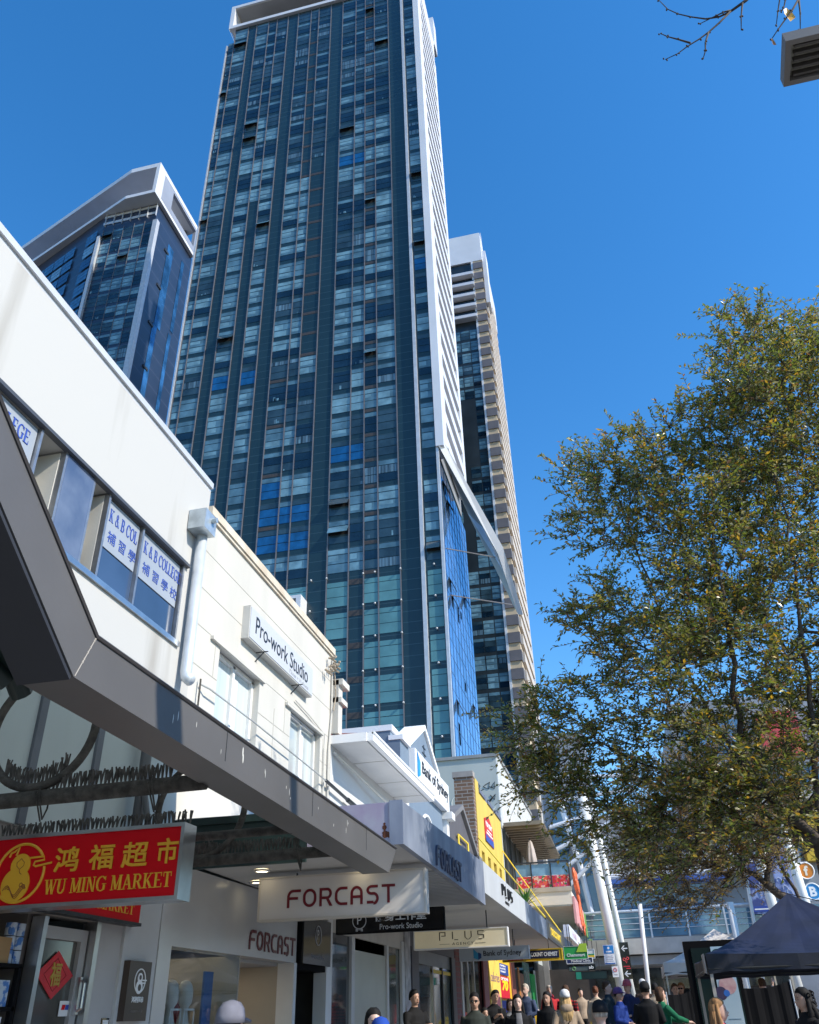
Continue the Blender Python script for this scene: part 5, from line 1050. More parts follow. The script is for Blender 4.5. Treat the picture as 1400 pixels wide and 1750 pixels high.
for k in range(3): text('lettering', ['OPEN', 'LATE', 'TONIGHT'][k], (-4.969, 35.4, 3.22-.1*k), FY, FZ, white_ink, Pt, height=.06, width=1.5, depth=.005, bold=.03)
text('lettering', 'celeries', (-4.949, 32.75, 2.65), FY, FZ, mat('mauve_letter', (.25, .13, .2), .5, var=0), Pt, height=.3, width=2.1, depth=.006)
M().prism([(-4.949, 33.6, 1.9), (-4.949, 34.9, 1.9), (-4.949, 34.5, 2.4), (-4.949, 34.1, 2.2)], (.005, 0, 0)).build('poster_shape', mat('poster_pink', (.75, .2, .2), .5), Pt)
bins = []
for k, (x, y, c_, l_) in enumerate(((-4.2, 34.5, mat('basket_blue', (.02, .10, .45), .5), 'blue bargain bin outside the chemist, nearest the yellow banner'), (-4.1, 36.2, mat('basket_yellow', (.75, .45, .02), .5), 'yellow bargain bin outside the chemist'), (-4.15, 37.8, rp, 'red bargain bin outside the chemist, farthest along'))):
    z = gz(y); b_ = M(); b_.prism([(x-.35, y-.35, z), (x+.35, y-.35, z), (x+.42, y-.35, z+.95), (x-.42, y-.35, z+.95)], (0, .7, 0)); t = tag(b_.build('bargain_bin', c_), l_, 'bin', 'bargain bins outside the chemist')
    q = random.Random(k); s_ = M()
    for _ in range(12): a, b2 = q.uniform(-.3, .25), q.uniform(-.3, .2); s_.box((x+a, y+b2, z+.95), (x+a+.12, y+b2+.12, z+1.0+q.random()*.15), q.randint(0, 2))
    s_.build('stock', [rp, yb_, white_ink], t)
gs = shop('shopfront', 'green and glass shopfront beyond the chemist', 43.4, 52.8, 3.7, [('glass', 43.4, 45.6, .7, 3.7, mat('pale_green_glass', (.20, .32, .26), .08, var=.4, scale=1), -5.0), ('green_poster', 45.8, 47.6, .8, 3.3, mat('poster_green', (.03, .38, .10), .5), -4.97), ('white_edge', 47.6, 48.0, .8, 3.5, white_ink, -4.97), ('glass', 48.0, 52.8, .8, 3.9, mat('dark_shop_glass', (.012, .014, .015), .08), -5.0)])
fw_ = thing('end_wall', (-3.5, 58.5, 1.05), 'taupe end wall closing the far end of the awnings', 'wall')
M().box((-5, 58, .9), (-2.6, 58.4, 4.6)).build('panel', mat('taupe_wall', (.26, .23, .205), .7), fw_); M().box((-5, 53, 4.6), (-1.4, 58.4, 4.8)).build('canopy', mat('far_canopy_grey', (.28, .28, .29), .6), fw_)
M().box((-5, 52.9, .9), (-4.7, 53.3, 4.6)).build('column', mat('far_column', (.3, .29, .28), .6), fw_)
# ---------------- transit interchange at the end of the street ----------------
IX = thing('interchange_building', (2, 55, 1.08), 'glazed interchange with white tubes and a glass sided bridge closing the street', 'building')
pale = mat('pale_cladding', (.25, .265, .30), .5, var=.2, scale=.5); blueglz = mat('interchange_blue_glass', (.06, .13, .22), .06, var=.5, scale=.4, spec=.9)
w = M(); w.box((-4.4, 56, 0), (-1.2, 64, 17.5)); w.box((-1.2, 57, 0), (4.5, 64, 12.4)); w.box((4.5, 56.5, 0), (20, 70, 19)); w.build('wall', pale, IX)
w = M(); w.box((-.9, 55.5, 6.4), (4.4, 57, 7.9)); w.box((-3.9, 55.9, 9.5), (-3.0, 56, 16.5)); w.box((-2.6, 55.9, 5), (-1.6, 56, 14)); w.build('glazing', blueglz, IX)
for k in range(7):
    for r_ in range(3): M().box((5.2+2.05*k, 56.42, 9.0+3.2*r_), (6.9+2.05*k, 56.5, 11.2+3.2*r_)).build('window', blueglz, IX) if not (r_ == 2 and 1 < k < 4) else None
w = M(); w.box((-1, 54.5, 8.6), (10, 56.4, 9.6)); w.box((5, 56.3, 12), (13, 56.5, 13)); w.build('concrete_band', mat('band_concrete', (.42, .41, .40), .7, var=.1), IX)
w = M(); w.box((9.8, 56.2, 15.0), (12.2, 56.5, 17.8)); w.build('red_panel', mat('red_panel_paint', (.60, .06, .07), .5, var=.1), IX)
w = M(); w.box((10.6, 55.6, 8.8), (11.8, 56.4, 12.0)); w.build('gold_panel', mat('gold_panel_paint', (.65, .42, .03), .5, var=.1), IX)
w = M()
for k in range(6): w.tube([(-4.6+.2*k, 54.8, 7+1.5*k), (-.6+.5*k, 54.8, 10.2+.8*k)], .12, 8)
w.tube([(-3.9, 55.2, 16.8), (-2.4, 55.2, 9.2), (-2.0, 55.2, 6)], .18, 10); w.build('strut', white_clad, IX)
w = M(); w.box((-6, 53, 1.0), (8, 53.6, 3.7)); w.build('lower_wall', mat('dark_brown_wall', (.062, .052, .048), .6, var=.2), IX)
w = M(); w.box((-2.2, 52.9, 2.6), (8, 53.02, 3.6)); w.build('shop_window', mat('station_dark_glass', (.02, .026, .03), .08, var=.6, scale=2), IX)
BR = thing('footbridge', (3, 47.5, 3.5), 'glass sided footbridge crossing behind the trees', 'bridge')
w = M(); w.box((-2.6, 46.2, 3.95), (10, 49, 4.62)); w.build('deck', mat('deck_beige', (.42, .40, .37), .7, var=.12), BR)
w = M(); w.box((-2.6, 46.6, 3.52), (10, 49, 3.9)); w.build('girder', mat('girder_grey', (.25, .26, .28), .6, var=.1), BR)
for k in range(7): M().box((-2.5+1.75*k, 46.3, 4.68), (-.8+1.75*k, 46.33, 5.72)).build('glass_panel', mat('bridge_glass', (.10, .22, .32), .05, var=.35, scale=.9, spec=.9), BR)
w = M(); w.tube([(-2.6, 46.25, 5.80), (10, 46.25, 5.88)], .07, 10); w.build('handrail', galv, BR)
for z in (5.0, 5.25, 5.5): M().tube([(-2.6, 46.22, z), (10, 46.22, z+.04)], .015, 5).build('wire', galv, BR)
for k in range(7): M().box((-2.55+1.75*k, 46.2, 4.62), (-2.47+1.75*k, 46.28, 5.85)).build('post', galv, BR)
w = M(); w.tube([(-.9, 47.6, 7.55), (9, 47.6, 7.58)], .16, 10); w.build('roof_tube', white_clad, BR)
w = M(); w.box((-.9, 47.4, 7.2), (5, 48.8, 7.4)); w.build('roof_edge', mat('blue_edge', (.05, .12, .40), .5), BR)
wcol = mat('white_column_paint', (.66, .66, .64), .45, var=.06, scale=2)
def column(x0, y0, x1, z1, r, lab, yy=None):
    yy = yy or y0
    c_ = tag(M().tube([(x0, y0, gz(y0)), (x0+(x1-x0)*.5, y0, z1*.52), (x1, yy, z1)], r, 18).build('steel_column', wcol, smooth=True), lab, 'column', 'white leaning columns of the interchange'); M().tube([(x0, y0, gz(y0)), (x0, y0, gz(y0)+.12)], r*1.3, 18).build('base_collar', galv, c_); return c_
cA = column(-.62, 45, -1.45, 11.5, .24, 'thick white leaning column carrying the blue notice'); column(-.18, 45.6, -1.0, 11, .13, 'slim white column right behind the noticed one')
column(.30, 44, .60, 5.9, .10, 'thin leaning white post left of the white gazebo')
column(6.95, 45, 6.2, 10.5, .22, 'white leaning column between the blue banners'); column(8.3, 45, 7.7, 10.5, .22, 'white leaning column beside the orange disc'); column(4.72, 45.4, 4.75, 5.9, .16, 'short white post at the right end of the footbridge glass')
column(5.4, 45.6, 5.9, 9.5, .08, 'thin pale pole left of the blue banners')
for k, (x, z0, z1, wd, l_) in enumerate(((5.75, 5.4, 8.4, .95, 'blue mural banner with pale figures, left of the white columns'), (7.05, 5.4, 9.4, .85, 'blue and white banner between the white columns'))):
    t = tag(M().box((x, 46.0, z0), (x+wd, 46.05, z1)).build('street_banner', mat('banner_navy', (.05, .075, .24), .6, rgb2=(.28, .36, .62), scale=1.6, thr=(.46, .56))), l_, 'banner')
    q = random.Random(k); s_ = M()
    for _ in range(5):
        x0 = x+q.uniform(.15, wd-.15); zz = z0+q.uniform(.5, 1.4); s_.tube([(x0+.12*math.cos(a), 45.99, zz+.25*math.sin(a*.8)) for a in [i*.7 for i in range(6)]], .02, 5)
    s_.build('drawing', mat('banner_line', (.45, .50, .65), .6, var=0), t); M().box((x+.05, 45.985, z0+.08), (x+wd-.05, 46.0, z0+.32)).build('band', blue_ink, t)
    M().box((x+.12, 45.98, z0+.16), (x+wd-.2, 45.986, z0+.22)).build('band_lettering', white_ink, t)
    if k == 0: text('lettering', 'RSTI', (x+.1, 45.99, z1-.75), FX, FZ, white_ink, t, height=.32, width=.75, depth=.008, bold=.03)
for (x, z, c_, ch_, l_) in ((8.42, 7.05, (.70, .22, .02), 'f', 'orange round hanging disc with a pale letter'), (8.5, 6.15, (.03, .25, .55), 'B', 'blue round hanging disc with a white B')):
    t = tag(M().disc((x, 45.3, z), (0, -1, 0), .36, .04, 32).build('disc_sign', mat('disc_paint_'+ch_, c_, .5)), l_, 'sign')
    M().torus((x, 45.26, z), FY, .35, .03, 32, 6).build('rim', white_ink, t); text('lettering', ch_, (x, 45.255, z), FX, FZ, mat('disc_letter_'+ch_, (.78, .72, .60) if ch_ == 'f' else (.8, .8, .8), .5, var=0), t, height=.42, depth=.01, bold=.04, align='C')
# notice and wayfinding
nb = thing('column_notice', (-1.1, 44.5, 3.5), 'blue and white public notice strapped to the thick white column', 'sign')
M().box((-1.37, 44.55, 3.50), (-.87, 44.58, 4.30)).build('board', white_ink, nb); M().box((-1.35, 44.54, 3.94), (-.89, 44.55, 4.28)).build('blue_header', mat('notice_blue', (.02, .22, .55), .5, var=0), nb)
M().box((-1.25, 44.535, 3.99), (-.99, 44.54, 4.05)).build('header_strip', white_ink, nb); M().box((-1.35, 44.54, 3.51), (-.89, 44.55, 3.56)).build('blue_footer', mat('notice_blue', (.02, .12, .40), .5, var=0), nb)
for k in range(4): M().box((-1.28, 44.54, 3.84-.07*k), (-.96+.02*(k % 2), 44.55, 3.86-.07*k)).build('text_line', mat('notice_grey', (.4, .43, .5), .5, var=0), nb)
M().disc((-1.12, 44.545, 4.17), (0, -1, 0), .05, .006, 16).build('crest', white_ink, nb)
n2 = tag(M().box((-1.08, 44.58, 2.98), (-.80, 44.60, 3.42)).build('column_sign', white_ink), 'small white sign with a red prohibition ring below the blue notice', 'sign')
M().torus((-.94, 44.57, 3.27), FY, .075, .012, 20, 5).build('red_ring', rp, n2); M().box((-1.03, 44.575, 3.06), (-.85, 44.58, 3.10)).build('text_line', mat('notice_grey2', (.4, .4, .42), .5, var=0), n2)
ws_ = thing('wayfinding_sign', (-.33, 38, .7), 'tall black direction sign with two white left arrows', 'sign')
M().box((-.52, 38.0, 2.70), (-.17, 38.10, 3.98)).build('panel', black_gloss, ws_); M().tube([(-.35, 38.05, gz(38)), (-.35, 38.05, 2.7)], .05, 10).build('post', dark_metal, ws_)
for z in (3.76, 2.88):
    a_ = M(); a_.box((-.42, 37.985, z-.018), (-.22, 37.999, z+.018)); a_.prism([(-.46, 37.985, z), (-.36, 37.985, z+.10), (-.32, 37.985, z+.10), (-.40, 37.985, z), (-.32, 37.985, z-.10), (-.36, 37.985, z-.10)], (0, .013, 0)); a_.build('arrow', white_ink, ws_)
a_ = M(); a_.torus((-.40, 37.99, 3.38), FY, .045, .012, 16, 5); a_.torus((-.27, 37.99, 3.41), FY, .045, .012, 16, 5); a_.tube([(-.37, 37.99, 3.34), (-.33, 37.99, 3.24), (-.29, 37.99, 3.37)], .01, 5); a_.box((-.46, 37.985, 3.12), (-.22, 37.999, 3.15)); a_.box((-.36, 37.985, 3.05), (-.20, 37.999, 3.08)); a_.build('red_mark', mat('mark_red', (.65, .03, .05), .5, var=0), ws_)
# advert totem
TT = thing('advertising_totem', (1.25, 17, .3), 'big dark green advertising totem with a pale poster, behind the navy gazebo', 'sign')
M().box((.86, 17, .3), (1.72, 17.25, 2.66)).build('case', black_matte, TT); M().box((.97, 16.985, .5), (1.66, 17, 2.55)).build('face', mat('totem_green', (.005, .018, .018), .35, var=.6, scale=1.5, spec=.25), TT)
ps = M().box((1.30, 16.975, 1.05), (1.63, 16.985, 2.56)).build('poster', mat('poster_pale_blue', (.36, .50, .60), .35, rgb2=(.48, .60, .68), scale=1.5), TT)
M().disc((1.47, 16.975, 1.98), (0, -1, 0), .14, .004, 28).build('photo_disc', mat('photo_pink', (.50, .26, .28), .5, rgb2=(.62, .45, .42), scale=9), ps); M().disc((1.34, 16.9745, 1.86), (0, -1, 0), .10, .0045, 24).build('photo_disc', mat('photo_navy', (.05, .04, .10), .5), ps); M().disc((1.43, 16.974, 1.86), (0, -1, 0), .05, .005, 20).build('blue_spot', mat('spot_blue', (.03, .16, .55), .5), ps)
M().disc((1.40, 16.973, 2.45), (0, -1, 0), .075, .005, 20, sx=1.3).build('emblem', mat('emblem_dark_green', (.01, .06, .06), .4), ps)
for k in range(3): M().box((1.38, 16.972, 1.48-.09*k), (1.58, 16.975, 1.49-.09*k)).build('text_line', mat('poster_text', (.1, .2, .3), .5, var=0), ps)
# gazebos
def gazebo(name, label, x0, y0, w, ze, zp, zv, cloth, legm, valm):
    t = thing(name, (x0+w/2, y0+w/2, gz(y0)), label, 'gazebo')
    x1, y1 = x0+w, y0+w; cx_, cy_ = x0+w/2, y0+w/2; N = 16; c_ = M()
    cs_ = [(x0, y0), (x1, y0), (x1, y1), (x0, y1)]
    for i in range(4):
        a, b = cs_[i], cs_[(i+1) % 4]
        for r_ in range(N):
            for s_ in range(N):
                def P_(u, v):
                    ex, ey = a[0]+(b[0]-a[0])*u, a[1]+(b[1]-a[1])*u
                    k = v; z = ze+(zp-ze)*(k**1.28)-.10*math.sin(math.pi*u)*(1-k)*.5+.012*math.sin(u*23+k*5)*(1-k)*math.sin(math.pi*u)
                    return (ex+(cx_-ex)*k, ey+(cy_-ey)*k, z)
                u0, u1, v0, v1 = s_/N, (s_+1)/N, r_/N, (r_+1)/N
                c_.add([P_(u0, v0), P_(u1, v0), P_(u1, v1), P_(u0, v1)], [(0, 1, 2, 3)])
    c_.build('canopy', cloth, t, smooth=True)
    v_ = M()
    for i in range(4):
        a, b = cs_[i], cs_[(i+1) % 4]; n = 10
        for s_ in range(n):
            def Q(u, z, o): 
                d = .02*math.sin(u*19)*o; nx, ny = (b[1]-a[1])/w, -(b[0]-a[0])/w
                return (a[0]+(b[0]-a[0])*u+nx*d, a[1]+(b[1]-a[1])*u+ny*d, z)
            u0, u1 = s_/n, (s_+1)/n; sag0, sag1 = .04*math.sin(math.pi*u0), .04*math.sin(math.pi*u1)
            v_.add([Q(u0, ze-sag0, 0), Q(u1, ze-sag1, 0), Q(u1, zv+.03*abs(math.sin(u1*14)), 1), Q(u0, zv+.03*abs(math.sin(u0*14)), 1)], [(0, 1, 2, 3)])
    v_.build('valance', valm, t, smooth=True)
    for (x, y) in cs_:
        l_ = M(); sx, sy = (1 if x == x0 else -1), (1 if y == y0 else -1); l_.box((x+sx*.03-.02, y+sy*.03-.02, gz(y)), (x+sx*.03+.02, y+sy*.03+.02, ze)); l_.build('leg', legm, t)
    b_ = M()
    for i in range(4):
        a, b = cs_[i], cs_[(i+1) % 4]; b_.tube([(a[0], a[1], zv+.06), (b[0], b[1], zv+.06)], .013, 5)
    b_.build('truss_bar', dark_metal, t); return t
GZ = gazebo('navy_gazebo', 'navy blue pop up gazebo with pale legs under the leafy tree', .92, 13.0, 2.85, 2.27, 3.08, 2.03, mat('navy_canvas', (.008, .013, .042), .65, var=.3, scale=3, bump=.1, bscale=6), mat('gazebo_leg', (.45, .42, .38), .5), mat('navy_valance', (.006, .009, .024), .6, var=.4, scale=4))
cr_ = M(); cr_.prism([(.90, 13.0, 2.27), (.90, 13.0, 2.04), (.90, 13.35, 2.06), (.90, 13.35, 2.27)], (-.012, 0, 0)); cr_.build('corner_flap', mat('grey_flap', (.34, .32, .31), .6, var=.2), GZ)
GW = gazebo('white_gazebo', 'white market gazebo with pale cream legs behind the queue of shoppers', .64, 23, 2.8, 2.60, 3.35, 2.32, mat('white_canvas', (.62, .58, .55), .7, var=.15), mat('cream_leg', (.50, .45, .36), .5), mat('white_valance', (.58, .56, .54), .7, var=.15))
for (x0, y0, x1, y1, z1, l_) in ((.56, 21.6, 1.2, 22.2, 1.93, 'black cloth stall screen in front of the white gazebo'), (1.85, 18.5, 2.75, 18.9, 1.95, 'black cloth stall screen beneath the navy gazebo, right of the totem')):
    s_ = M(); n = 14; fr_ = []
    for i in range(n+1):
        u = i/n; fr_.append((x0+(x1-x0)*u, y0+(y1-y0)*u+.025*math.sin(u*21), u))
    for i in range(n):
        a, b = fr_[i], fr_[i+1]; za, zb_ = z1+.10*a[2]-.05*math.sin(math.pi*a[2]), z1+.10*b[2]-.05*math.sin(math.pi*b[2])
        for d in (0, .012): s_.add([(a[0], a[1]+d, gz(y0)), (b[0], b[1]+d, gz(y0)), (b[0], b[1]+d, zb_), (a[0], a[1]+d, za)], [(0, 1, 2, 3)])
    t = tag(s_.build('cloth_screen', black_matte, smooth=True), l_, 'screen'); 
    M().tube([(x0, y0, gz(y0)), (x0, y0, z1+.05)], .015, 6).build('pole', galv, t); M().tube([(x1, y1, gz(y0)), (x1, y1, z1+.12)], .015, 6).build('pole', galv, t)
bn = thing('bench', (2.5, 20.2, .36), 'dark slatted street bench behind the denim jacket woman', 'bench')
for z in (.80, .94, 1.1): M().box((1.9, 20.32, z), (3.4, 20.36, z+.09)).build('back_slat', black_matte, bn)
M().box((1.9, 19.9, .78), (3.4, 20.3, .83)).build('seat', black_matte, bn)
for x in (2.0, 3.3): M().box((x, 19.95, gz(20)), (x+.05, 20.35, 1.15)).build('leg', dark_metal, bn)
ybo = mat('yellow_bollard_paint', (.72, .48, .02), .5)
for k, x in enumerate((-1.55, -2.5)): tag(M().box((x, 40, gz(40)), (x+.14, 40.14, 1.75)).tube([(x+.07, 40.07, 1.75), (x+.07, 40.07, 1.8)], .06, 10).build('bollard', ybo), ['yellow bollard right of the yellow disc', 'yellow bollard left of the yellow disc'][k], 'bollard', 'yellow bollards at the far crossing')
ydc = tag(M().disc((-2.05, 40, 1.28), (0, -1, 0), .36, .05, 28).build('round_barrier', mat('barrier_yellow', (.42, .33, .02), .5)), 'round dull yellow barrier disc between the yellow bollards', 'barrier'); M().torus((-2.05, 39.97, 1.28), FY, .24, .03, 24, 5).build('ring', mat('barrier_olive', (.14, .13, .03), .5), ydc); M().tube([(-2.05, 40.05, gz(40)), (-2.05, 40.05, 1.0)], .04, 8).build('post', dark_metal, ydc)

# ---------------- buildings across the street (seen only in the shop glass) ----------------
for k, (y0, y1, h, c_, l_) in enumerate(((-30, 0, 6, (.34, .30, .26), 'tan brick building across the street nearest the camera'), (0.2, 17, 5.6, (.46, .44, .42), 'pale grey building across the street in the middle'), (17.2, 40, 6.4, (.28, .27, .28), 'dark grey building across the street farthest along'))):
    t = thing('facing_building', (21, (y0+y1)/2, 0), l_, 'building', 'buildings facing the shops')
    M().box((17, y0, 0), (28, y1, h)).build('wall', mat('facing_wall_%d' % k, c_, .8, var=.1), t)
    M().box((16.0, y0+.2, 3.3), (17, y1-.2, 3.7)).build('awning', mat('facing_awning_%d' % k, (.12, .13, .14), .6), t)
    y = y0+1.2
    while y < y1-2:
        M().box((16.96, y, .4), (16.99, y+2.6, 2.9)).build('shop_window', mir, t); M().box((16.96, y+.3, 5.0), (16.99, y+1.8, 6.6)).build('window', window_glass, t) if h > 9 else None; y += 3.4
# street light, top right
SLm = thing('street_light', (4.2, 3.3, 0), 'rectangular grey floodlight on an arm at the upper right edge', 'lamp')
hb = M()
c0 = Vector((1.47, 2.87, 6.0)); ux, uy = Vector((1, -.0, .0)), Vector((.10, .985, .0)).normalized()
def SLp(a, b, z): p = c0+ux*a+uy*b; return (p.x, p.y, 6.0+z)
def slbox(m_, a0, a1, b0, b1, z0, z1):
    m_.prism([SLp(a0, b0, z0), SLp(a1, b0, z0), SLp(a1, b1, z0), SLp(a0, b1, z0)], (0, 0, z1-z0)); return m_
slbox(hb, 0, .62, 0, .27, .06, .075); slbox(hb, 0, .03, .0, .27, 0, .06); slbox(hb, .59, .62, 0, .27, 0, .06); slbox(hb, .03, .59, 0, .03, 0, .06); slbox(hb, .03, .59, .24, .27, 0, .06)
hb.build('housing', mat('lamp_housing', (.16, .145, .13), .5, var=.1), SLm)
lg = slbox(M(), .03, .59, .03, .24, .045, .058); lg.build('lens', mat('lamp_lens', (.30, .28, .22), .3, var=.3, scale=30), SLm)
lv = M()
for k in range(5): slbox(lv, .05, .59, .045+.042*k, .058+.042*k, .012, .044)
lv.build('louvre', mat('louvre_brown', (.07, .06, .05), .6), SLm)
ar_ = M(); ar_.tube([SLp(.62, .13, .1), (3.2, 3.2, 6.1), (4.1, 3.3, 6.0), (4.2, 3.3, 5.6), (4.2, 3.3, 0)], .06, 10); ar_.build('pole', light_metal, SLm, smooth=True)

# ---------------- people ----------------
fab = {}
def fabric(key, rgb, rgb2=None, sc=30, rough=.85):
    if key not in fab: fab[key] = mat('cloth_'+key, rgb, rough, var=.18, scale=6 if not rgb2 else sc, rgb2=rgb2, spec=.25)
    return fab[key]
hairm = {k: mat('hair_'+k, c, .72, var=.45, scale=40, streak=.15, spec=.25) for k, c in {'black': (.010, .009, .009), 'brown': (.075, .038, .02), 'blonde': (.50, .33, .15), 'grey': (.48, .42, .36), 'auburn': (.14, .05, .025), 'tan': (.30, .16, .07)}.items()}
dark_feature = mat('dark_feature', (.02, .015, .014), .4, var=0); lipm = mat('lip', (.30, .09, .08), .5, var=0); lensm = mat('sunglass_lens', (.008, .008, .01), .08, var=0)
def person(x, y, h, face, label, top='black', pants='denim', hair='black', style='short', arms='down', cap=None, glasses=False, walk=False, skin=0, long=.72, hood=False, detail=True, bag=None, bend=0, openfront=None, coat=False, item=None, zoff=0):
    z0 = gz(y)+zoff; s = h/1.75; ca, sa = math.cos(face), math.sin(face)
    t = thing('person', (x, y, z0), label, 'person')
    def W(p):
        X, Y, Z = p
        if Z > 1.40 and bend: Y -= (Z-1.40)*math.sin(bend); Z = 1.40+(Z-1.40)*math.cos(bend*.7)
        X, Y, Z = X*s, Y*s, Z*s; return (x+X*ca-Y*sa, y+X*sa+Y*ca, z0+Z)
    def fin(m_, name, mt, vox=None, sub=False):
        m_.v = [W(p) for p in m_.v]; o = m_.build(name, mt, t, smooth=True)
        if vox:
            r_ = o.modifiers.new('remesh', 'REMESH'); r_.mode = 'VOXEL'; r_.voxel_size = vox*s; r_.use_smooth_shade = True
            k = o.modifiers.new('smooth', 'SMOOTH'); k.factor = .5; k.iterations = 3
        return o
    def rg(z, rx, ry, dy=0, n=16): return [(rx*math.cos(2*math.pi*i/n), dy+ry*math.sin(2*math.pi*i/n), z) for i in range(n)]
    A_ = {'down': ((.25, .03, 1.13), (.26, -.05, .88)), 'front': ((.26, .0, 1.13), (.06, -.22, 1.06)), 'phone': ((.25, -.03, 1.12), (.07, -.26, 1.26)), 'crossed': ((.26, -.08, 1.15), (-.10, -.20, 1.17)), 'reach': ((.25, -.2, 1.2), (.14, -.48, 1.12)), 'up': ((.30, -.10, 1.52), (.22, -.14, 1.80)), 'pocket': ((.28, .06, 1.14), (.22, -.04, .93))}
    arm = [arms, arms] if isinstance(arms, str) else list(arms)
    b = M()
    b.loft([rg(.84, .15, .10), rg(.95, .165, .11), rg(1.08, .135, .095), rg(1.25, .165, .105), rg(1.38, .18, .10), rg(1.44, .13, .08), rg(1.49, .062, .06, .005), rg(1.53, .056, .058, .0), rg(1.56, .052, .056, -.005)])
    b.loft([rg(1.525, .03, .03, -.045), rg(1.54, .05, .055, -.03), rg(1.565, .064, .078, -.018), rg(1.60, .072, .09, -.008), rg(1.64, .076, .096, 0), rg(1.68, .076, .097, .004), rg(1.715, .066, .084, .006), rg(1.74, .042, .052, .006), rg(1.75, .012, .015, .006)])
    b.ell((0, -.104, 1.605), .013, .022, .022, nu=8, nv=6); b.ell((0, -.098, 1.572), .022, .012, .007, nu=8, nv=5)
    for sx in (-1, 1): b.ell((sx*.078, .01, 1.615), .011, .02, .03, nu=8, nv=6)
    for sd, an in ((1, arm[0]), (-1, arm[1])):
        e, w_ = A_[an]; off = .035 if (an == 'crossed' and sd < 0) else 0
        sh = (sd*.185, 0, 1.405); el = (sd*e[0], e[1], e[2]+off); wr = (sd*w_[0], w_[1]-off, w_[2]+off)
        b.tube([sh, tuple((a+c)/2 for a, c in zip(sh, el)), el, tuple(a*.65+c*.35 for a, c in zip(el, wr)), wr], [.052, .047, .038, .037, .025], 10)
        d = (Vector(wr)-Vector(el)).normalized(); pc = Vector(wr)+d*.05; sidev = d.cross(Vector((0, 0, 1) if abs(d.z) < .8 else (0, 1, 0))).normalized(); fl = d.cross(sidev)
        b.tube([wr, pc, pc+d*.045], [.024, .036, .032], 10)
        for k in range(4):
            p0 = pc+d*.04+sidev*(-.027+.018*k); ln_ = (.058, .070, .065, .05)[k]; b.tube([p0, p0+d*ln_*.55+fl*.008, p0+d*ln_+fl*.03], [.0105, .010, .008], 7)
        b.tube([pc-d*.01+sidev*.03, pc+d*.03+sidev*.055, pc+d*.065+sidev*.05], [.013, .011, .009], 7)
    for sd in (-1, 1):
        f = (.18*sd if walk else 0); hp_ = (sd*.09, 0, .92); kn = (sd*.1, -.03-f*.6, .50); an_ = (sd*.1, .03-f*1.1, .09)
        b.tube([hp_, tuple((a+c)/2 for a, c in zip(hp_, kn)), kn, tuple(a*.6+c*.4 for a, c in zip(kn, an_)), an_], [.085, .078, .055, .055, .037], 10)
        b.ell((sd*.1, -.05-f*1.1, .045), .042, .12, .042, nu=10, nv=7)
    fin(b, 'body', skin_mats[skin], .0105 if detail else .016)
    # top
    c = M(); g_ = .028; zl = .86 if not coat else .55; wl = 1.0 if not coat else 1.12
    c.loft([rg(zl, (.17+g_)*wl, (.125+g_)*wl), rg(.97, .17+g_, .125+g_), rg(1.10, .15+g_, .11+g_), rg(1.25, .175+g_, .115+g_), rg(1.37, .185+g_, .105+g_*.8), rg(1.43, .15, .085), rg(1.475, .085, .072, .005), rg(1.50, .074, .068, .005)])
    for sd, an in ((1, arm[0]), (-1, arm[1])):
        e, w_ = A_[an]; off = .035 if (an == 'crossed' and sd < 0) else 0
        sh = (sd*.175, 0, 1.40); el = (sd*e[0], e[1], e[2]+off); wr = (sd*w_[0], w_[1]-off, w_[2]+off)
        q1 = tuple(a*.5+cc*.5 for a, cc in zip(sh, el)); wr2 = tuple(a*.1+cc*.9 for a, cc in zip(el, wr))
        c.tube([sh, q1, el, tuple(a*.6+cc*.4 for a, cc in zip(el, wr2)), wr2], [.078, .068, .058, .054, .042], 10)
    if hood: c.ell((0, .085, 1.47), .13, .08, .09)
    fin(c, 'jacket' if style != 'tee' else 'shirt', top if not isinstance(top, str) else fab[top], .016)
    if openfront:
        o_ = M(); o_.loft([rg(.90, .07, .02, -.158), rg(1.15, .07, .02, -.150), rg(1.35, .06, .02, -.135), rg(1.46, .05, .02, -.085)]); fin(o_, 'shirt_front', openfront)
    # trousers and shoes
    p_ = M(); p_.loft([rg(.80, .165, .12), rg(.9, .182, .132), rg(1.0, .17, .125)])
    for sd in (-1, 1):
        f = (.18*sd if walk else 0); hp_ = (sd*.09, 0, .90); kn = (sd*.1, -.03-f*.6, .50); an_ = (sd*.1, .03-f*1.1, .10)
        p_.tube([hp_, tuple((a+cc)/2 for a, cc in zip(hp_, kn)), kn, an_], [.10, .092, .075, .06], 10)
    fin(p_, 'trousers', pants if not isinstance(pants, str) else fab[pants], .016)
    for sd in (-1, 1):
        f = (.18*sd if walk else 0); sh_ = M(); sh_.ell((sd*.1, -.05-f*1.1, .045), .05, .14, .05, nu=12, nv=8); fin(sh_, 'shoe', black_matte)
    # hair
    hm = hairm[hair]; q = random.Random(int(x*1000)+int(y*77))
    hr = M(); n = 20; rings = []
    for (z, rx, ry, dy) in ((1.60, .078, .06, .052), (1.64, .085, .085, .034), (1.68, .087, .098, .02), (1.72, .081, .094, .012), (1.752, .062, .07, .01), (1.772, .03, .034, .01)):
        rings.append([(rx*math.cos(2*math.pi*i/n)*(1+q.uniform(-.03, .03)), dy+ry*math.sin(2*math.pi*i/n)*(1+q.uniform(-.04, .04)), z+q.uniform(-.004, .004)) for i in range(n)])
    hr.loft(rings)
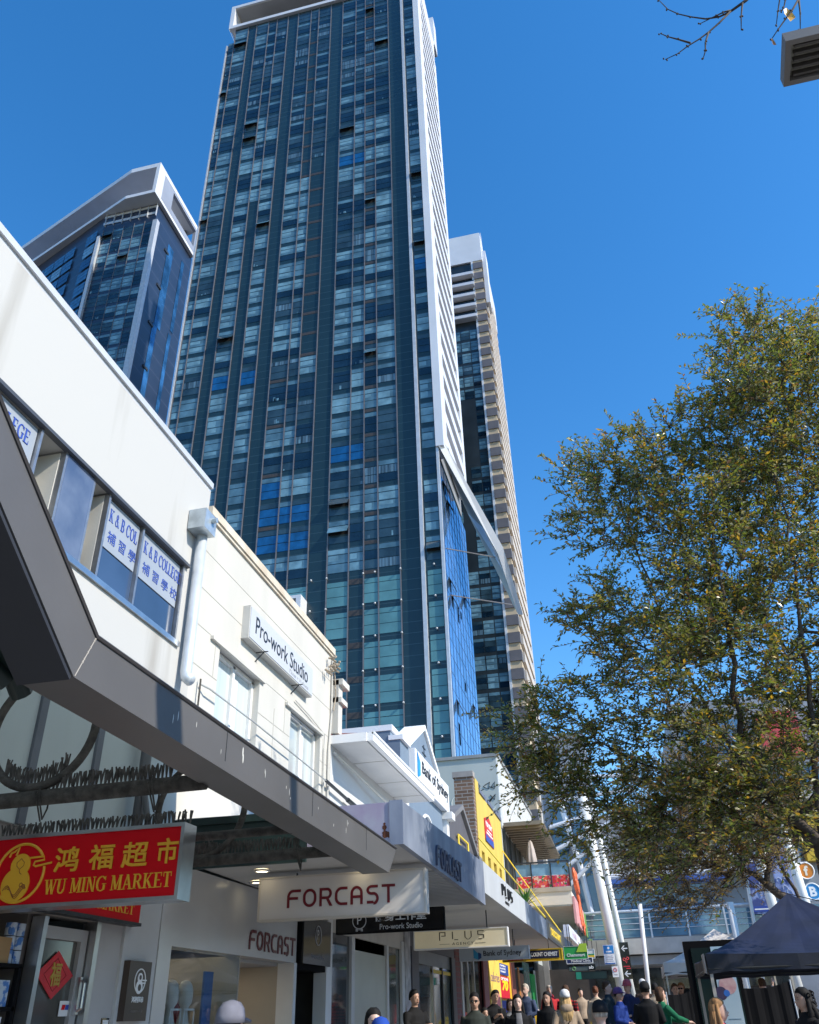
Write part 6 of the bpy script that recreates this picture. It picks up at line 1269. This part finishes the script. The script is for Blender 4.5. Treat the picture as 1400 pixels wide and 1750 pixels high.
    if style in ('long', 'curly'):
        wv = 1.6 if style == 'curly' else 1.0
        hr.loft([rg(1.70, .085, .07, .04), rg(1.60, .098*wv**.3, .065, .05), rg(1.50, .115*wv**.6, .062, .065), rg(1.38, .125*wv**.7, .055*wv, .085), rg(1.38-.35*long, .10*wv**.6, .04*wv, .10), rg(1.34-.35*long, .05, .02, .10)])
        for sx in (-1, 1): hr.tube([(sx*.065, .01, 1.70), (sx*.085, .012, 1.60), (sx*.10*wv**.3, -.0, 1.47), (sx*.105, -.05, 1.34)], [.026, .026*wv**.3, .030*wv**.5, .015], 8)
        if style == 'curly':
            for _ in range(70):
                a = q.uniform(-.3, 3.44); z = q.uniform(1.12, 1.72); r_ = .10+.07*(1.75-z); px_, py_ = r_*math.cos(a), .03+r_*math.sin(a)*.9; hr.torus((px_, py_, z), (q.uniform(-1, 1), q.uniform(-1, 1), q.uniform(-.5, .5)+.01), .022, .009, 8, 5)
        for _ in range(26):
            a = q.uniform(.1, 3.04); hr.tube([(.09*math.cos(a), .04+.07*math.sin(a), 1.62), (.12*math.cos(a), .06+.07*math.sin(a), 1.42), (.11*math.cos(a)+q.uniform(-.02, .02), .08+.06*math.sin(a), 1.3-.3*long*q.random())], [.012, .011, .004], 5)
    if style == 'pony': hr.tube([(0, .10, 1.70), (0, .15, 1.66), (.01, .17, 1.52), (.0, .15, 1.36), (.01, .15, 1.24)], [.03, .04, .045, .035, .012], 10)
    if style == 'bun': hr.ell((0, .11, 1.68), .045, .045, .045)
    if style == 'bob': hr.loft([rg(1.70, .09, .08, .02), rg(1.60, .102, .085, .022), rg(1.52, .10, .075, .03), rg(1.50, .06, .05, .03)])
    fin(hr, 'hair', hm)
    if cap:
        k = M(); k.loft([rg(1.652, .099, .122, .024, 20), rg(1.70, .098, .119, .018, 20), rg(1.745, .088, .104, .014, 20), rg(1.782, .060, .07, .010, 20), rg(1.798, .012, .012, .008, 20)])
        k.prism([(-.07, -.085, 1.672), (.07, -.085, 1.672), (.06, -.165, 1.655), (.03, -.185, 1.650), (-.03, -.185, 1.650), (-.06, -.165, 1.655)], (0, 0, .012)); fin(k, 'cap', cap)
    if glasses:
        k = M()
        for sx in (-1, 1): k.ell((sx*.035, -.098, 1.632), .026, .010, .02, nu=10, nv=6); k.tube([(sx*.06, -.09, 1.638), (sx*.082, .0, 1.632)], .004, 5)
        k.tube([(-.012, -.104, 1.638), (.012, -.104, 1.638)], .004, 5); fin(k, 'sunglasses', lensm)
    elif detail:
        for sx in (-1, 1): e_ = M(); e_.ell((sx*.032, -.090, 1.632), .011, .006, .0055, nu=8, nv=5); fin(e_, 'eye', dark_feature); e_ = M(); e_.ell((sx*.032, -.092, 1.652), .018, .005, .0035, nu=8, nv=5); fin(e_, 'eyebrow', hm)
    if detail: l_ = M(); l_.ell((0, -.104, 1.571), .02, .008, .005, nu=8, nv=5); fin(l_, 'mouth', lipm)
    if bag:
        k = M(); k.tube([(-.12, -.10, 1.40), (-.14, .0, 1.46), (-.02, .13, 1.25), (.20, .16, .98)], .014, 6); fin(k, 'bag_strap', black_matte)
        bb = M(); bb.loft([rg(.72, .11, .05), rg(.80, .13, .06), rg(1.0, .12, .05), rg(1.02, .08, .03)]); bb.v = [(X+.22, Y+.14, Z) for X, Y, Z in bb.v]; fin(bb, 'bag', black_matte)
    if item:
        k = M(); k.box((-.035, -.34, 1.26), (.035, -.33, 1.40)); k.v = [W(p) for p in k.v]; tag(k.build('phone', black_gloss), item, 'phone')
    return t
for k, c in {'black': (.009, .009, .010), 'denim': (.035, .06, .12), 'navy': (.022, .030, .085), 'bluegrey': (.055, .075, .14), 'blue': (.015, .04, .20), 'royal': (.02, .07, .36), 'beige': (.36, .27, .19), 'cream': (.50, .40, .29), 'olive': (.035, .042, .036), 'teal': (.02, .035, .045), 'green': (.01, .12, .055), 'red': (.42, .025, .03), 'khaki': (.33, .27, .20), 'grey': (.16, .16, .17), 'lightgrey': (.19, .19, .23), 'brown': (.05, .032, .025), 'white': (.62, .62, .62), 'paledenim': (.10, .17, .27), 'purple': (.09, .05, .16), 'pink': (.50, .10, .13)}.items(): fabric(k, c)
def plaid():
    m = fabric('plaid', (.30, .02, .022)); n = m.node_tree.nodes; l = m.node_tree.links; p = n['Principled BSDF']; g_ = n.new('ShaderNodeNewGeometry')
    a = n.new('ShaderNodeTexWave'); a.bands_direction = 'Z'; a.inputs['Scale'].default_value = 4.2; b = n.new('ShaderNodeTexWave'); b.bands_direction = 'X'; b.inputs['Scale'].default_value = 4.2
    l.new(g_.outputs['Position'], a.inputs['Vector']); l.new(g_.outputs['Position'], b.inputs['Vector']); mu = n.new('ShaderNodeMath'); mu.operation = 'ADD'; l.new(a.outputs['Fac'], mu.inputs[0]); l.new(b.outputs['Fac'], mu.inputs[1])
    r_ = n.new('ShaderNodeValToRGB'); r_.color_ramp.interpolation = 'CONSTANT'; e = r_.color_ramp.elements; e[0].color = (.015, .008, .01, 1); e[1].position = .42; e[1].color = (.14, .012, .016, 1); x_ = e.new(.72); x_.color = (.34, .02, .025, 1)
    hf = n.new('ShaderNodeMath'); hf.operation = 'MULTIPLY'; hf.inputs[1].default_value = .5; l.new(mu.outputs[0], hf.inputs[0]); l.new(hf.outputs[0], r_.inputs[0]); l.new(r_.outputs[0], p.inputs['Base Color'])
plaid(); fabric('pattern', (.10, .10, .11), (.32, .32, .33), 40); fabric('camo', (.42, .40, .37), (.62, .60, .58), 14)
P = math.pi
person(-2.72, 16, 1.68, .1, 'man in sunglasses and a dark grey tee walking towards the camera', 'olive', 'black', 'black', 'tee', 'down', glasses=True, walk=True, skin=1)
person(-3.99, 17, 1.76, .9, 'man in a black polo with grey sleeves and crossed arms by the shop glass', 'black', 'black', 'black', 'short', 'crossed', skin=1)
person(-3.0, 20, 1.74, .5, 'man in black looking down at a phone beside the yellow banner', 'black', 'denim', 'black', 'short', 'phone', bend=.5, skin=1, item='black phone held by the man in black beside the yellow banner')
person(-3.1, 19.4, 1.42, .6, 'child in a patterned grey top in front of the man with the phone', 'pattern', 'grey', 'black', 'short', 'down', skin=1)
person(-2.85, 21.5, 1.55, .4, 'small woman half hidden behind the man with the phone', 'grey', 'black', 'brown', 'bob', 'front')
person(-2.12, 17, 1.63, .15, 'long haired woman in an open black coat over a grey top', 'black', 'black', 'black', 'long', 'pocket', openfront=fab['grey'], coat=True, skin=2)
person(-2.95, 25.5, 1.86, -.35, 'tall grey haired man in a blue grey pullover', 'bluegrey', 'paledenim', 'grey', 'short', ('front', 'down'), walk=True, skin=2)
person(-1.36, 18, 1.66, P+.25, 'blonde woman in a beige hooded coat and white cap seen from behind', 'beige', 'denim', 'blonde', 'long', 'pocket', cap=fab['white'], coat=True, hood=True, bag=True, long=.35)
person(-1.9, 20.2, 1.66, -.2, 'dark haired woman in a black jacket beside the blonde woman', 'black', 'black', 'black', 'long', 'down', skin=1)
person(-2.72, 30, 1.84, .2, 'distant person with a red hood behind the blonde woman', 'red', 'black', 'grey', 'short', 'down', hood=True, detail=False)
person(-1.88, 25.5, 1.80, P-.15, 'man in a red and black checked shirt seen from behind', 'plaid', 'denim', 'brown', 'short', 'down', hood=True, walk=True)
person(-1.95, 33, 1.74, .3, 'distant man in a beige top beyond the checked shirt', 'beige', 'black', 'black', 'short', 'down', detail=False)
person(-1.23, 28, 1.76, P, 'person in a long cream coat seen from behind near the bollards', 'cream', 'black', 'auburn', 'bun', 'down', coat=True, detail=False)
person(-.46, 11, 1.53, P+.2, 'man in a black cap and dark jacket in the foreground, seen from behind', 'black', 'black', 'grey', 'short', 'down', cap=fabric('capblack', (.012, .012, .014)), skin=2)
person(-.76, 24, 1.84, 1.3, 'brown haired man in a dark teal jacket turned to the right', 'teal', 'black', 'brown', 'short', 'down', skin=2)
person(-.46, 22, 1.68, 1.1, 'woman in a purple cap and royal blue jacket', 'blue', 'denim', 'black', 'short', 'front', cap=fab['purple'], skin=1)
person(-.28, 24, 1.84, -.35, 'man in a red cap and navy pullover with clasped hands', 'navy', 'camo', 'black', 'short', 'front', cap=fab['pink'], walk=True, openfront=fab['navy'])
person(.11, 19, 1.75, P-.1, 'man in a black jacket and jeans seen from behind in mid street', 'black', 'denim', 'black', 'short', 'front', cap=fab['capblack'])
person(.13, 31, 1.9, P, 'tall person in a brown coat with a white cap behind the black jacket', 'brown', 'black', 'black', 'short', 'down', cap=fab['white'], detail=False)
person(.40, 20, 1.67, 1.9, 'woman in a green jacket reaching to the market table', 'green', 'black', 'brown', 'bob', 'reach')
person(.42, 27, 1.78, P, 'black haired person in a cream top behind the green jacket', 'cream', 'black', 'black', 'short', 'down', detail=False)
person(.88, 25, 1.74, .2, 'smiling stallholder in a pale grey shirt under the white gazebo', 'lightgrey', 'black', 'brown', 'short', 'down')
person(1.06, 25.6, 1.76, -.3, 'woman in sunglasses and a red top under the white gazebo', 'red', 'black', 'tan', 'bob', 'down', glasses=True)
person(1.10, 23.6, 1.62, P-.5, 'dark haired person seen from behind at the black stall screen', 'black', 'black', 'black', 'short', 'down')
person(.82, 11.2, 1.53, 1.5, 'girl with a long fair ponytail beside the gazebo leg', 'pink', 'denim', 'tan', 'long', 'down', long=.9)
person(2.52, 20.0, 1.40, P+.1, 'woman in a pale denim jacket seen from behind by the bench', 'paledenim', 'denim', 'auburn', 'bun', 'down')
person(1.86, 12.1, 1.60, -1.2, 'woman in black with long curly dark hair under the navy gazebo', 'black', 'black', 'black', 'curly', 'down', skin=1, coat=True)
person(2.86, 24, 1.78, P+.2, 'man in a bright blue tee seen from behind past the totem', 'royal', 'black', 'brown', 'tee', 'down')
person(2.45, 25, 1.82, P-.4, 'man in a navy jacket seen from behind just right of the totem', 'navy', 'black', 'black', 'short', 'down')
person(3.2, 23, 1.62, P+.2, 'person with a raised arm holding something blue near the white column', 'grey', 'black', 'brown', 'short', ('up', 'down'))
person(3.05, 17, 1.55, .4, 'dark haired person in a pale blue top at the right edge', 'paledenim', 'black', 'black', 'long', 'down')
person(-2.52, 9.0, 1.56, .5, 'black haired woman at the bottom edge beside the blue hood', 'grey', 'black', 'black', 'bob', 'down', skin=2)
person(-2.18, 8.0, 1.48, P+.3, 'person in a bright blue hood at the bottom edge', 'royal', 'denim', 'black', 'short', 'down', hood=True, cap=fab['royal'])
person(-2.68, 6.05, 1.63, P-.2, 'person in a pale grey cap at the bottom edge below the dress shop', 'grey', 'denim', 'black', 'short', 'down', cap=fab['lightgrey'])
# ---------------- trees ----------------
bark = mat('tree_bark', (.075, .055, .04), .9, var=.4, scale=14, bump=.5, bscale=40)
twig_m = mat('twig_bark', (.045, .033, .026), .85, var=.4, scale=20)
def leafmat(name, rgb, tr, rough=.38):
    m = bpy.data.materials.new(name); m.use_nodes = True; n = m.node_tree.nodes; l = m.node_tree.links; p = n['Principled BSDF']; o = n['Material Output']
    p.inputs['Roughness'].default_value = rough; p.inputs['Specular IOR Level'].default_value = .6
    g_ = n.new('ShaderNodeNewGeometry'); nz = n.new('ShaderNodeTexNoise'); nz.inputs['Scale'].default_value = 9; l.new(g_.outputs['Position'], nz.inputs['Vector'])
    r_ = n.new('ShaderNodeValToRGB'); r_.color_ramp.elements[0].position = .35; r_.color_ramp.elements[1].position = .68; r_.color_ramp.elements[0].color = (*[c*.65 for c in rgb], 1); r_.color_ramp.elements[1].color = (*[c*1.35 for c in rgb], 1)
    l.new(nz.outputs['Fac'], r_.inputs[0]); l.new(r_.outputs[0], p.inputs['Base Color'])
    t = n.new('ShaderNodeBsdfTranslucent'); t.inputs[0].default_value = (*tr, 1); mx = n.new('ShaderNodeMixShader'); mx.inputs[0].default_value = .36
    l.new(p.outputs[0], mx.inputs[1]); l.new(t.outputs[0], mx.inputs[2]); l.new(mx.outputs[0], o.inputs[0]); return m
LF = [leafmat('leaf_green', (.105, .130, .030), (.26, .32, .04)), leafmat('leaf_olive', (.19, .175, .04), (.40, .36, .05)), leafmat('leaf_pale', (.33, .31, .19), (.36, .34, .14), .25), leafmat('leaf_yellow', (.50, .31, .03), (.7, .42, .03)), leafmat('leaf_bronze', (.26, .13, .06), (.35, .17, .05))]
LB = [leafmat('seed_brown', (.22, .15, .08), (.28, .19, .08), .7), leafmat('seed_tan', (.32, .235, .13), (.34, .24, .10), .7), leafmat('leaf_mustard', (.34, .24, .03), (.5, .34, .04))]
def grow_tree(label, limbs, clusters, sprigs, n_att, r_trunk, leaf, mats, weights, seed, per=15, sub=3, name='tree', yj=1.5, root=None, leafscale=1.0, droop=0.0, grp=None):
    q = random.Random(seed); pos = []; par = []
    def addchain(pts, p0):
        cur = p0
        for p in pts: pos.append(Vector(p)); par.append(cur); cur = len(pos)-1
        return cur
    def dens(pts, st=.28):
        o = []
        for a, b in zip(pts, pts[1:]):
            a, b = Vector(a), Vector(b); k = max(1, int((b-a).length/st))
            for i in range(1, k+1): o.append(a+(b-a)*i/k+Vector((q.gauss(0, .025), q.gauss(0, .025), q.gauss(0, .02))))
        return o
    tips = {}
    for nm, (src, pts) in limbs.items():
        if src is None: pos.append(Vector(pts[0])); par.append(-1); tips[nm] = addchain(dens(pts), 0)
        else:
            s0 = min(range(len(pos)), key=lambda i: (pos[i]-Vector(pts[0])).length); tips[nm] = addchain(dens([pos[s0]]+list(pts[1:])), s0)
    base = Vector(list(limbs.values())[0][1][-1]); att = []
    tot = sum(c[3]**2 for c in clusters)
    for (cx_, cy_, cz_, r_) in clusters:
        for _ in range(max(6, int(n_att*r_**2/tot))):
            while True:
                v = Vector((q.uniform(-1, 1), q.uniform(-1, 1), q.uniform(-1, 1)))
                if v.length < 1 and (v.length > .35 or q.random() < .4): break
            att.append((Vector((cx_+v.x*r_, cy_+v.y*max(r_, .45)*yj, cz_+v.z*r_)), None))
    for s_ in sprigs: att.append((Vector(s_[3:]), Vector(s_[:3])))
    att.sort(key=lambda a: (a[0]-base).length)
    leaves = M(); ends = []
    import numpy as np
    P_ = np.array([tuple(p) for p in pos]+[(1e6, 0, 0)]*(len(att)*14)); cnt = len(pos)
    dep = [0]*len(pos)
    for i in range(len(pos)): dep[i] = dep[par[i]]+1 if par[i] >= 0 else 0
    for a, tip in att:
        d = np.sqrt(((P_[:cnt]-np.array(tuple(a)))**2).sum(1)); pen = np.where(d < .12, 1.0, 0.0)
        pen = pen+np.array([.8 if P_[k][2] < base.z-.4 and k < 12 else 0 for k in range(min(cnt, 12))]+[0]*max(0, cnt-12))
        k = int((d+pen).argmin()); start = Vector(P_[k]); L = (a-start).length; n = max(1, min(12, int(L/.24)))
        cur = k; dirp = (start-pos[par[k]]).normalized() if par[k] >= 0 else Vector((0, 0, 1))
        for i in range(1, n+1):
            u = i/n; p = start+(a-start)*u+dirp*(L*.25*u*(1-u)*2)+Vector((q.gauss(0, .02), q.gauss(0, .02), q.gauss(0, .02)-droop*u*(1-u)))
            pos.append(p); par.append(cur); dep.append(dep[cur]+1); cur = len(pos)-1; P_[cnt] = tuple(p); cnt += 1
        ends.append((cur, tip))
    w = [0]*len(pos)
    for e, _ in ends: w[e] += 1
    for i in range(len(pos)-1, 0, -1):
        if par[i] >= 0: w[par[i]] += max(w[i], .3)
    W0 = max(w); rad = [max(.0045, r_trunk*(x/W0)**.66) if x > 0 else .006 for x in w]
    tr, br, tw_ = M(), M(), M()
    for i in range(len(pos)):
        if par[i] < 0: continue
        a, b = pos[par[i]], pos[i]; ra, rb = min(rad[par[i]], rad[i]*1.35), rad[i]
        if (b-a).length < 1e-4: continue
        (tr if rb > .045 else br if rb > .012 else tw_).tube([a, b+(b-a).normalized()*rb*.4], [ra, rb], 9 if rb > .045 else 6 if rb > .012 else 4, cap=False)
    def leafat(p, d, s_, up_=None):
        d = d.normalized(); n = Vector((q.gauss(0, .7), q.gauss(0, .7), 1)); sd = d.cross(n)
        if sd.length < 1e-3: return
        sd.normalize(); nn = sd.cross(d); L, Wd = s_*q.uniform(.75, 1.25), s_*.46*q.uniform(.8, 1.2)
        c_ = nn*(Wd*.22)
        leaves.add([p, p+d*L*.45+sd*Wd*.5+c_, p+d*L, p+d*L*.45-sd*Wd*.5+c_, p+d*L*.45], [(0, 1, 4), (0, 4, 3), (4, 1, 2), (4, 2, 3)], q.choices(range(len(mats)), weights)[0])
    def twig(p, d, ln_, k):
        d = d.normalized(); pts = [p]; 
        for i in range(1, 4): pts.append(p+d*ln_*i/3+Vector((q.gauss(0, .012), q.gauss(0, .012), q.gauss(0, .012)-.02*i*i*ln_)))
        tw_.tube(pts, [.0045, .004, .003, .0018], 4, cap=False)
        for i in range(k):
            u = (i+.6)/k; j = min(2, int(u*3)); pp = pts[j]+(pts[j+1]-pts[j])*(u*3-j); sd = d.cross(Vector((q.gauss(0, .3), q.gauss(0, .3), 1)))
            if sd.length < 1e-3: continue
            sd.normalize(); ld = d*.7+sd*(1 if i % 2 else -1)*.9+Vector((q.gauss(0, .25), q.gauss(0, .25), q.gauss(-.15, .25))); leafat(pp, ld, leaf*leafscale)
    for e, tip in ends:
        a = pos[e]; d0 = (pos[e]-pos[par[e]]).normalized()
        if tip is not None:
            twig(a, tip-a, (tip-a).length, 24); continue
        out = (a-base).normalized()
        for s_ in range(sub):
            d = d0*.8+out*.5+Vector((q.gauss(0, .6), q.gauss(0, .6), q.gauss(.05, .5))); twig(a, d, q.uniform(.25, .6), per)
        if par[par[e]] >= 0:
            twig(pos[par[e]], d0*.4+Vector((q.gauss(0, .7), q.gauss(0, .7), q.gauss(.1, .5))), q.uniform(.18, .38), per)
    b0 = list(limbs.values())[0][1][0]
    t = thing(name, b0, label, 'tree', grp)
    tr.build('trunk', bark, t, smooth=True, recalc=False); br.build('branches', bark, t, smooth=True, recalc=False)
    if tw_.v: tw_.build('twigs', twig_m, t, recalc=False)
    if leaves.v: leaves.build('crown', mats, t, recalc=False)
    return t
CL = [ (3.27, 10.20, 9.62, 0.69), (4.07, 10.80, 9.95, 0.70), (2.81, 10.00, 10.01, 0.42), (2.34, 9.80, 8.86, 0.43), (2.76, 10.50, 8.67, 0.74), (1.91, 10.00, 8.43, 0.39), (1.19, 10.00, 8.12, 0.51), (0.62, 10.30, 8.13, 0.42), (0.16, 10.50, 8.23, 0.30), (3.11, 11.00, 7.92, 0.90), (1.78, 10.40, 7.50, 0.66), (0.90, 10.20, 7.34, 0.50), (0.18, 10.20, 7.27, 0.30), (2.10, 10.80, 6.66, 0.73), (2.98, 11.00, 6.37, 0.78), (1.32, 10.20, 6.52, 0.42), (0.27, 10.60, 6.08, 0.36), (-0.06, 10.60, 6.25, 0.19), (0.38, 10.80, 5.61, 0.40), (1.14, 10.50, 5.72, 0.55), (1.88, 10.60, 5.28, 0.72), (2.71, 11.00, 5.18, 0.68), (-0.70, 11.00, 5.14, 0.33), (-1.19, 11.00, 4.95, 0.25), (-0.09, 10.80, 4.94, 0.48), (0.75, 10.50, 4.77, 0.57), (1.52, 10.60, 4.29, 0.63), (2.28, 10.80, 4.07, 0.61), (-0.61, 11.20, 4.41, 0.36), (0.04, 11.00, 4.16, 0.45), (-0.80, 11.20, 4.70, 0.27), (-0.38, 11.50, 3.64, 0.28), (-0.48, 11.30, 3.98, 0.26), (0.74, 10.80, 3.92, 0.44), (3.80, 11.00, 9.04, 0.71) ]
SP = [ (3.06, 10.40, 11.50, 2.95, 10.40, 10.58), (3.45, 10.40, 11.33, 3.17, 10.40, 10.52), (3.89, 10.40, 11.08, 3.63, 10.40, 10.17), (2.57, 10.40, 10.92, 2.71, 10.40, 10.16), (2.04, 10.40, 10.74, 2.51, 10.40, 10.44), (0.74, 10.40, 9.56, 0.89, 10.40, 8.87), (0.20, 10.40, 9.17, 0.44, 10.40, 8.64), (-0.30, 10.40, 8.88, -0.09, 10.40, 8.53), (-0.17, 10.40, 8.23, 0.01, 10.40, 8.00), (0.34, 10.40, 6.54, 0.46, 10.40, 6.10), (-0.04, 10.40, 6.60, 0.08, 10.40, 6.06), (-0.40, 10.40, 6.21, -0.13, 10.40, 5.92), (-1.50, 10.40, 4.73, -1.20, 10.40, 4.70), (1.80, 10.40, 9.67, 1.76, 10.40, 9.02), (1.41, 10.40, 9.42, 1.40, 10.40, 8.87) ]
CL2 = [ (1.18, 22.00, 5.20, 0.89), (2.47, 22.00, 5.25, 0.96), (0.47, 21.50, 4.27, 0.60), (1.67, 22.00, 4.26, 0.76), (0.34, 22.00, 5.12, 0.51), (3.59, 22.50, 5.53, 0.79), (1.03, 22.00, 3.67, 0.38), (2.95, 22.50, 4.51, 0.59) ]
CL += [(.2, 11.0, 3.65, .40), (1.2, 10.8, 3.5, .48), (-.85, 11.2, 4.3, .33), (.65, 11.0, 3.35, .38), (1.75, 10.7, 3.6, .45), (4.9, 11.2, 7.2, .9), (5.2, 11.5, 8.2, .9), (4.6, 11.4, 5.4, .85), (3.6, 11.3, 4.6, .7), (2.9, 12.0, 8.6, .7), (1.6, 12.0, 6.6, .7), (.6, 11.8, 6.9, .5)]
grow_tree('leafy street tree with olive and yellowing small leaves filling the right side', {
    'trunk': (None, [(2.55, 10.95, .19), (2.40, 10.92, 1.4), (2.26, 10.9, 2.6), (2.24, 10.9, 3.2)]),
    'a': ('trunk', [(2.09, 10.9, 3.2), (2.5, 10.7, 4.8), (2.75, 10.5, 6.6), (2.9, 10.4, 8.4), (3.1, 10.3, 9.6)]),
    'b': ('trunk', [(2.09, 10.9, 3.2), (1.6, 10.8, 4.1), (1.15, 10.6, 5.4), (.85, 10.4, 6.8), (.7, 10.3, 7.8)]),
    'c': ('trunk', [(2.09, 10.9, 3.1), (1.5, 10.95, 3.55), (.7, 11.0, 4.2), (-.2, 11.0, 4.75), (-.9, 11.0, 4.95)]),
    'd': ('trunk', [(2.09, 10.9, 3.2), (2.9, 11.1, 4.4), (3.7, 11.2, 6.2), (4.1, 11.1, 8.2), (4.2, 11, 9.8)]),
    'e': ('b', [(1.6, 10.8, 4.1), (1.75, 10.5, 5.6), (1.85, 10.3, 7.2), (2.1, 10.2, 8.4)]),
    'f': ('b', [(1.15, 10.6, 5.4), (.5, 10.6, 5.9), (.1, 10.6, 6.2)]),
    'g': ('trunk', [(2.08, 10.9, 2.62), (1.9, 10.9, 2.68), (1.7, 10.9, 2.72), (1.5, 10.9, 2.82), (1.3, 10.9, 2.98), (1.05, 10.9, 3.12)]),
    'h': ('d', [(3.7, 11.2, 6.2), (4.6, 11.4, 7.0), (5.2, 11.5, 8.8)]),
}, CL, SP, 1680, .105, .074, LF, [37, 29, 19, 10, 5], 7, per=12, sub=4)
grow_tree('smaller brownish tree with seed clusters and sparse yellow leaves behind the gazebo', {
    'trunk': (None, [(4.6, 22.5, .4), (4.3, 22.4, 2.2), (4.0, 22.4, 3.4)]),
    'a': ('trunk', [(4.0, 22.4, 3.4), (3.0, 22.3, 4.3), (2.0, 22.1, 4.9), (1.1, 22.0, 5.2)]),
    'b': ('trunk', [(4.0, 22.4, 3.4), (3.6, 22.5, 4.8), (3.3, 22.5, 6.0)]),
    'c': ('a', [(3.0, 22.3, 4.3), (2.2, 22.1, 4.0), (1.4, 22.0, 3.9)]),
}, CL2 + [(0.9, 21.5, 6.2, .7), (2.0, 22.2, 6.4, .9), (3.0, 22.4, 7.0, .9), (0.4, 21.8, 4.6, .5), (3.8, 22.4, 6.6, .9), (4.6, 22.8, 5.6, .9), (1.9, 21.6, 5.0, .8), (3.4, 21.9, 4.9, .7)], [], 1050, .11, .075, LB, [46, 34, 20], 19, per=12, sub=3, name='tree', yj=1.3, droop=.1)
# bare branch that reaches in at the top right from a tree beside the street
BTt = thing('bare_tree', (5.6, 4.6, 0), 'bare twig tips with one orange leaf reaching in at the top right', 'tree')
b_ = M(); b_.tube([(5.6, 4.6, 0), (5.5, 4.5, 3), (5.2, 4.4, 6.2), (4.6, 4.2, 8.2), (4.0, 4.1, 9.6)], [.16, .13, .10, .07, .04], 10); b_.build('trunk', bark, BTt, smooth=True)
b_ = M()
b_.tube([(4.8, 4.25, 7.7), (3.6, 4.1, 9.0), (2.6, 4.03, 8.9), (2.1, 4.0, 8.52), (1.91, 4.0, 8.34), (1.78, 4.0, 8.25)], [.045, .03, .02, .014, .012, .0095], 7); b_.tube([(3.6, 4.1, 9.0), (2.8, 4.02, 8.75), (2.27, 4.0, 8.2)], [.025, .014, .008], 7)
b_.build('branches', twig_m, BTt, smooth=True)
TWG = [[(1.78, 8.25), (1.67, 8.14), (1.58, 8.06), (1.49, 7.98), (1.39, 7.92), (1.31, 7.87), (1.21, 7.83)], [(1.78, 8.26), (1.73, 8.25), (1.67, 8.235), (1.54, 8.19)], [(1.78, 8.26), (1.69, 8.23), (1.59, 8.235), (1.49, 8.30), (1.41, 8.38), (1.35, 8.49), (1.31, 8.64)], [(1.42, 7.96), (1.35, 8.04), (1.28, 8.12), (1.24, 8.20)], [(1.57, 8.04), (1.52, 7.91), (1.50, 7.81), (1.47, 7.74)], [(1.88, 8.31), (1.84, 8.17), (1.80, 7.99)], [(2.27, 8.20), (2.18, 8.06), (2.11, 7.97), (2.03, 7.87), (1.96, 7.77)], [(2.30, 8.3), (2.14, 8.25), (2.09, 8.10), (2.04, 7.94)], [(2.32, 8.35), (2.18, 8.24), (2.14, 8.13), (2.12, 8.10)], [(2.27, 8.22), (2.23, 8.02), (2.18, 7.82)]]
b_ = M(); q = random.Random(12)
for c_ in TWG:
    pts = [(x, 4.0+q.uniform(-.01, .01), z) for x, z in c_]; b_.tube(pts, [.0085-.0055*i/(len(pts)-1) for i in range(len(pts))], 6)
    for (x, y, z) in pts[1:]:
        for _ in range(2): b_.ell((x+q.uniform(-.012, .012), y, z+q.uniform(-.015, .015)), .007, .007, .010, nu=6, nv=4)
b_.build('twigs', twig_m, BTt, smooth=True)
for (p0, p1, wd, m_) in (((2.155, 4.0, 8.12), (2.135, 3.99, 7.92), .05, mat('orange_leaf', (.55, .26, .03), .5, rgb2=(.62, .40, .06), scale=25)), ((1.975, 4.0, 7.78), (1.965, 4.0, 7.70), .022, LF[4])):
    p0, p1 = Vector(p0), Vector(p1); d = p1-p0; s_ = Vector((wd, .02, -.012)); l_ = M(); l_.add([p0, p0+d*.25+s_*.7, p0+d*.55+s_, p1, p0+d*.5-s_*.55, p0+d*.2-s_*.5, p0+d*.5+Vector((0, .02, 0))], [(0, 1, 6), (1, 2, 6), (2, 3, 6), (3, 4, 6), (4, 5, 6), (5, 0, 6)]); l_.build('leaf', m_, BTt)
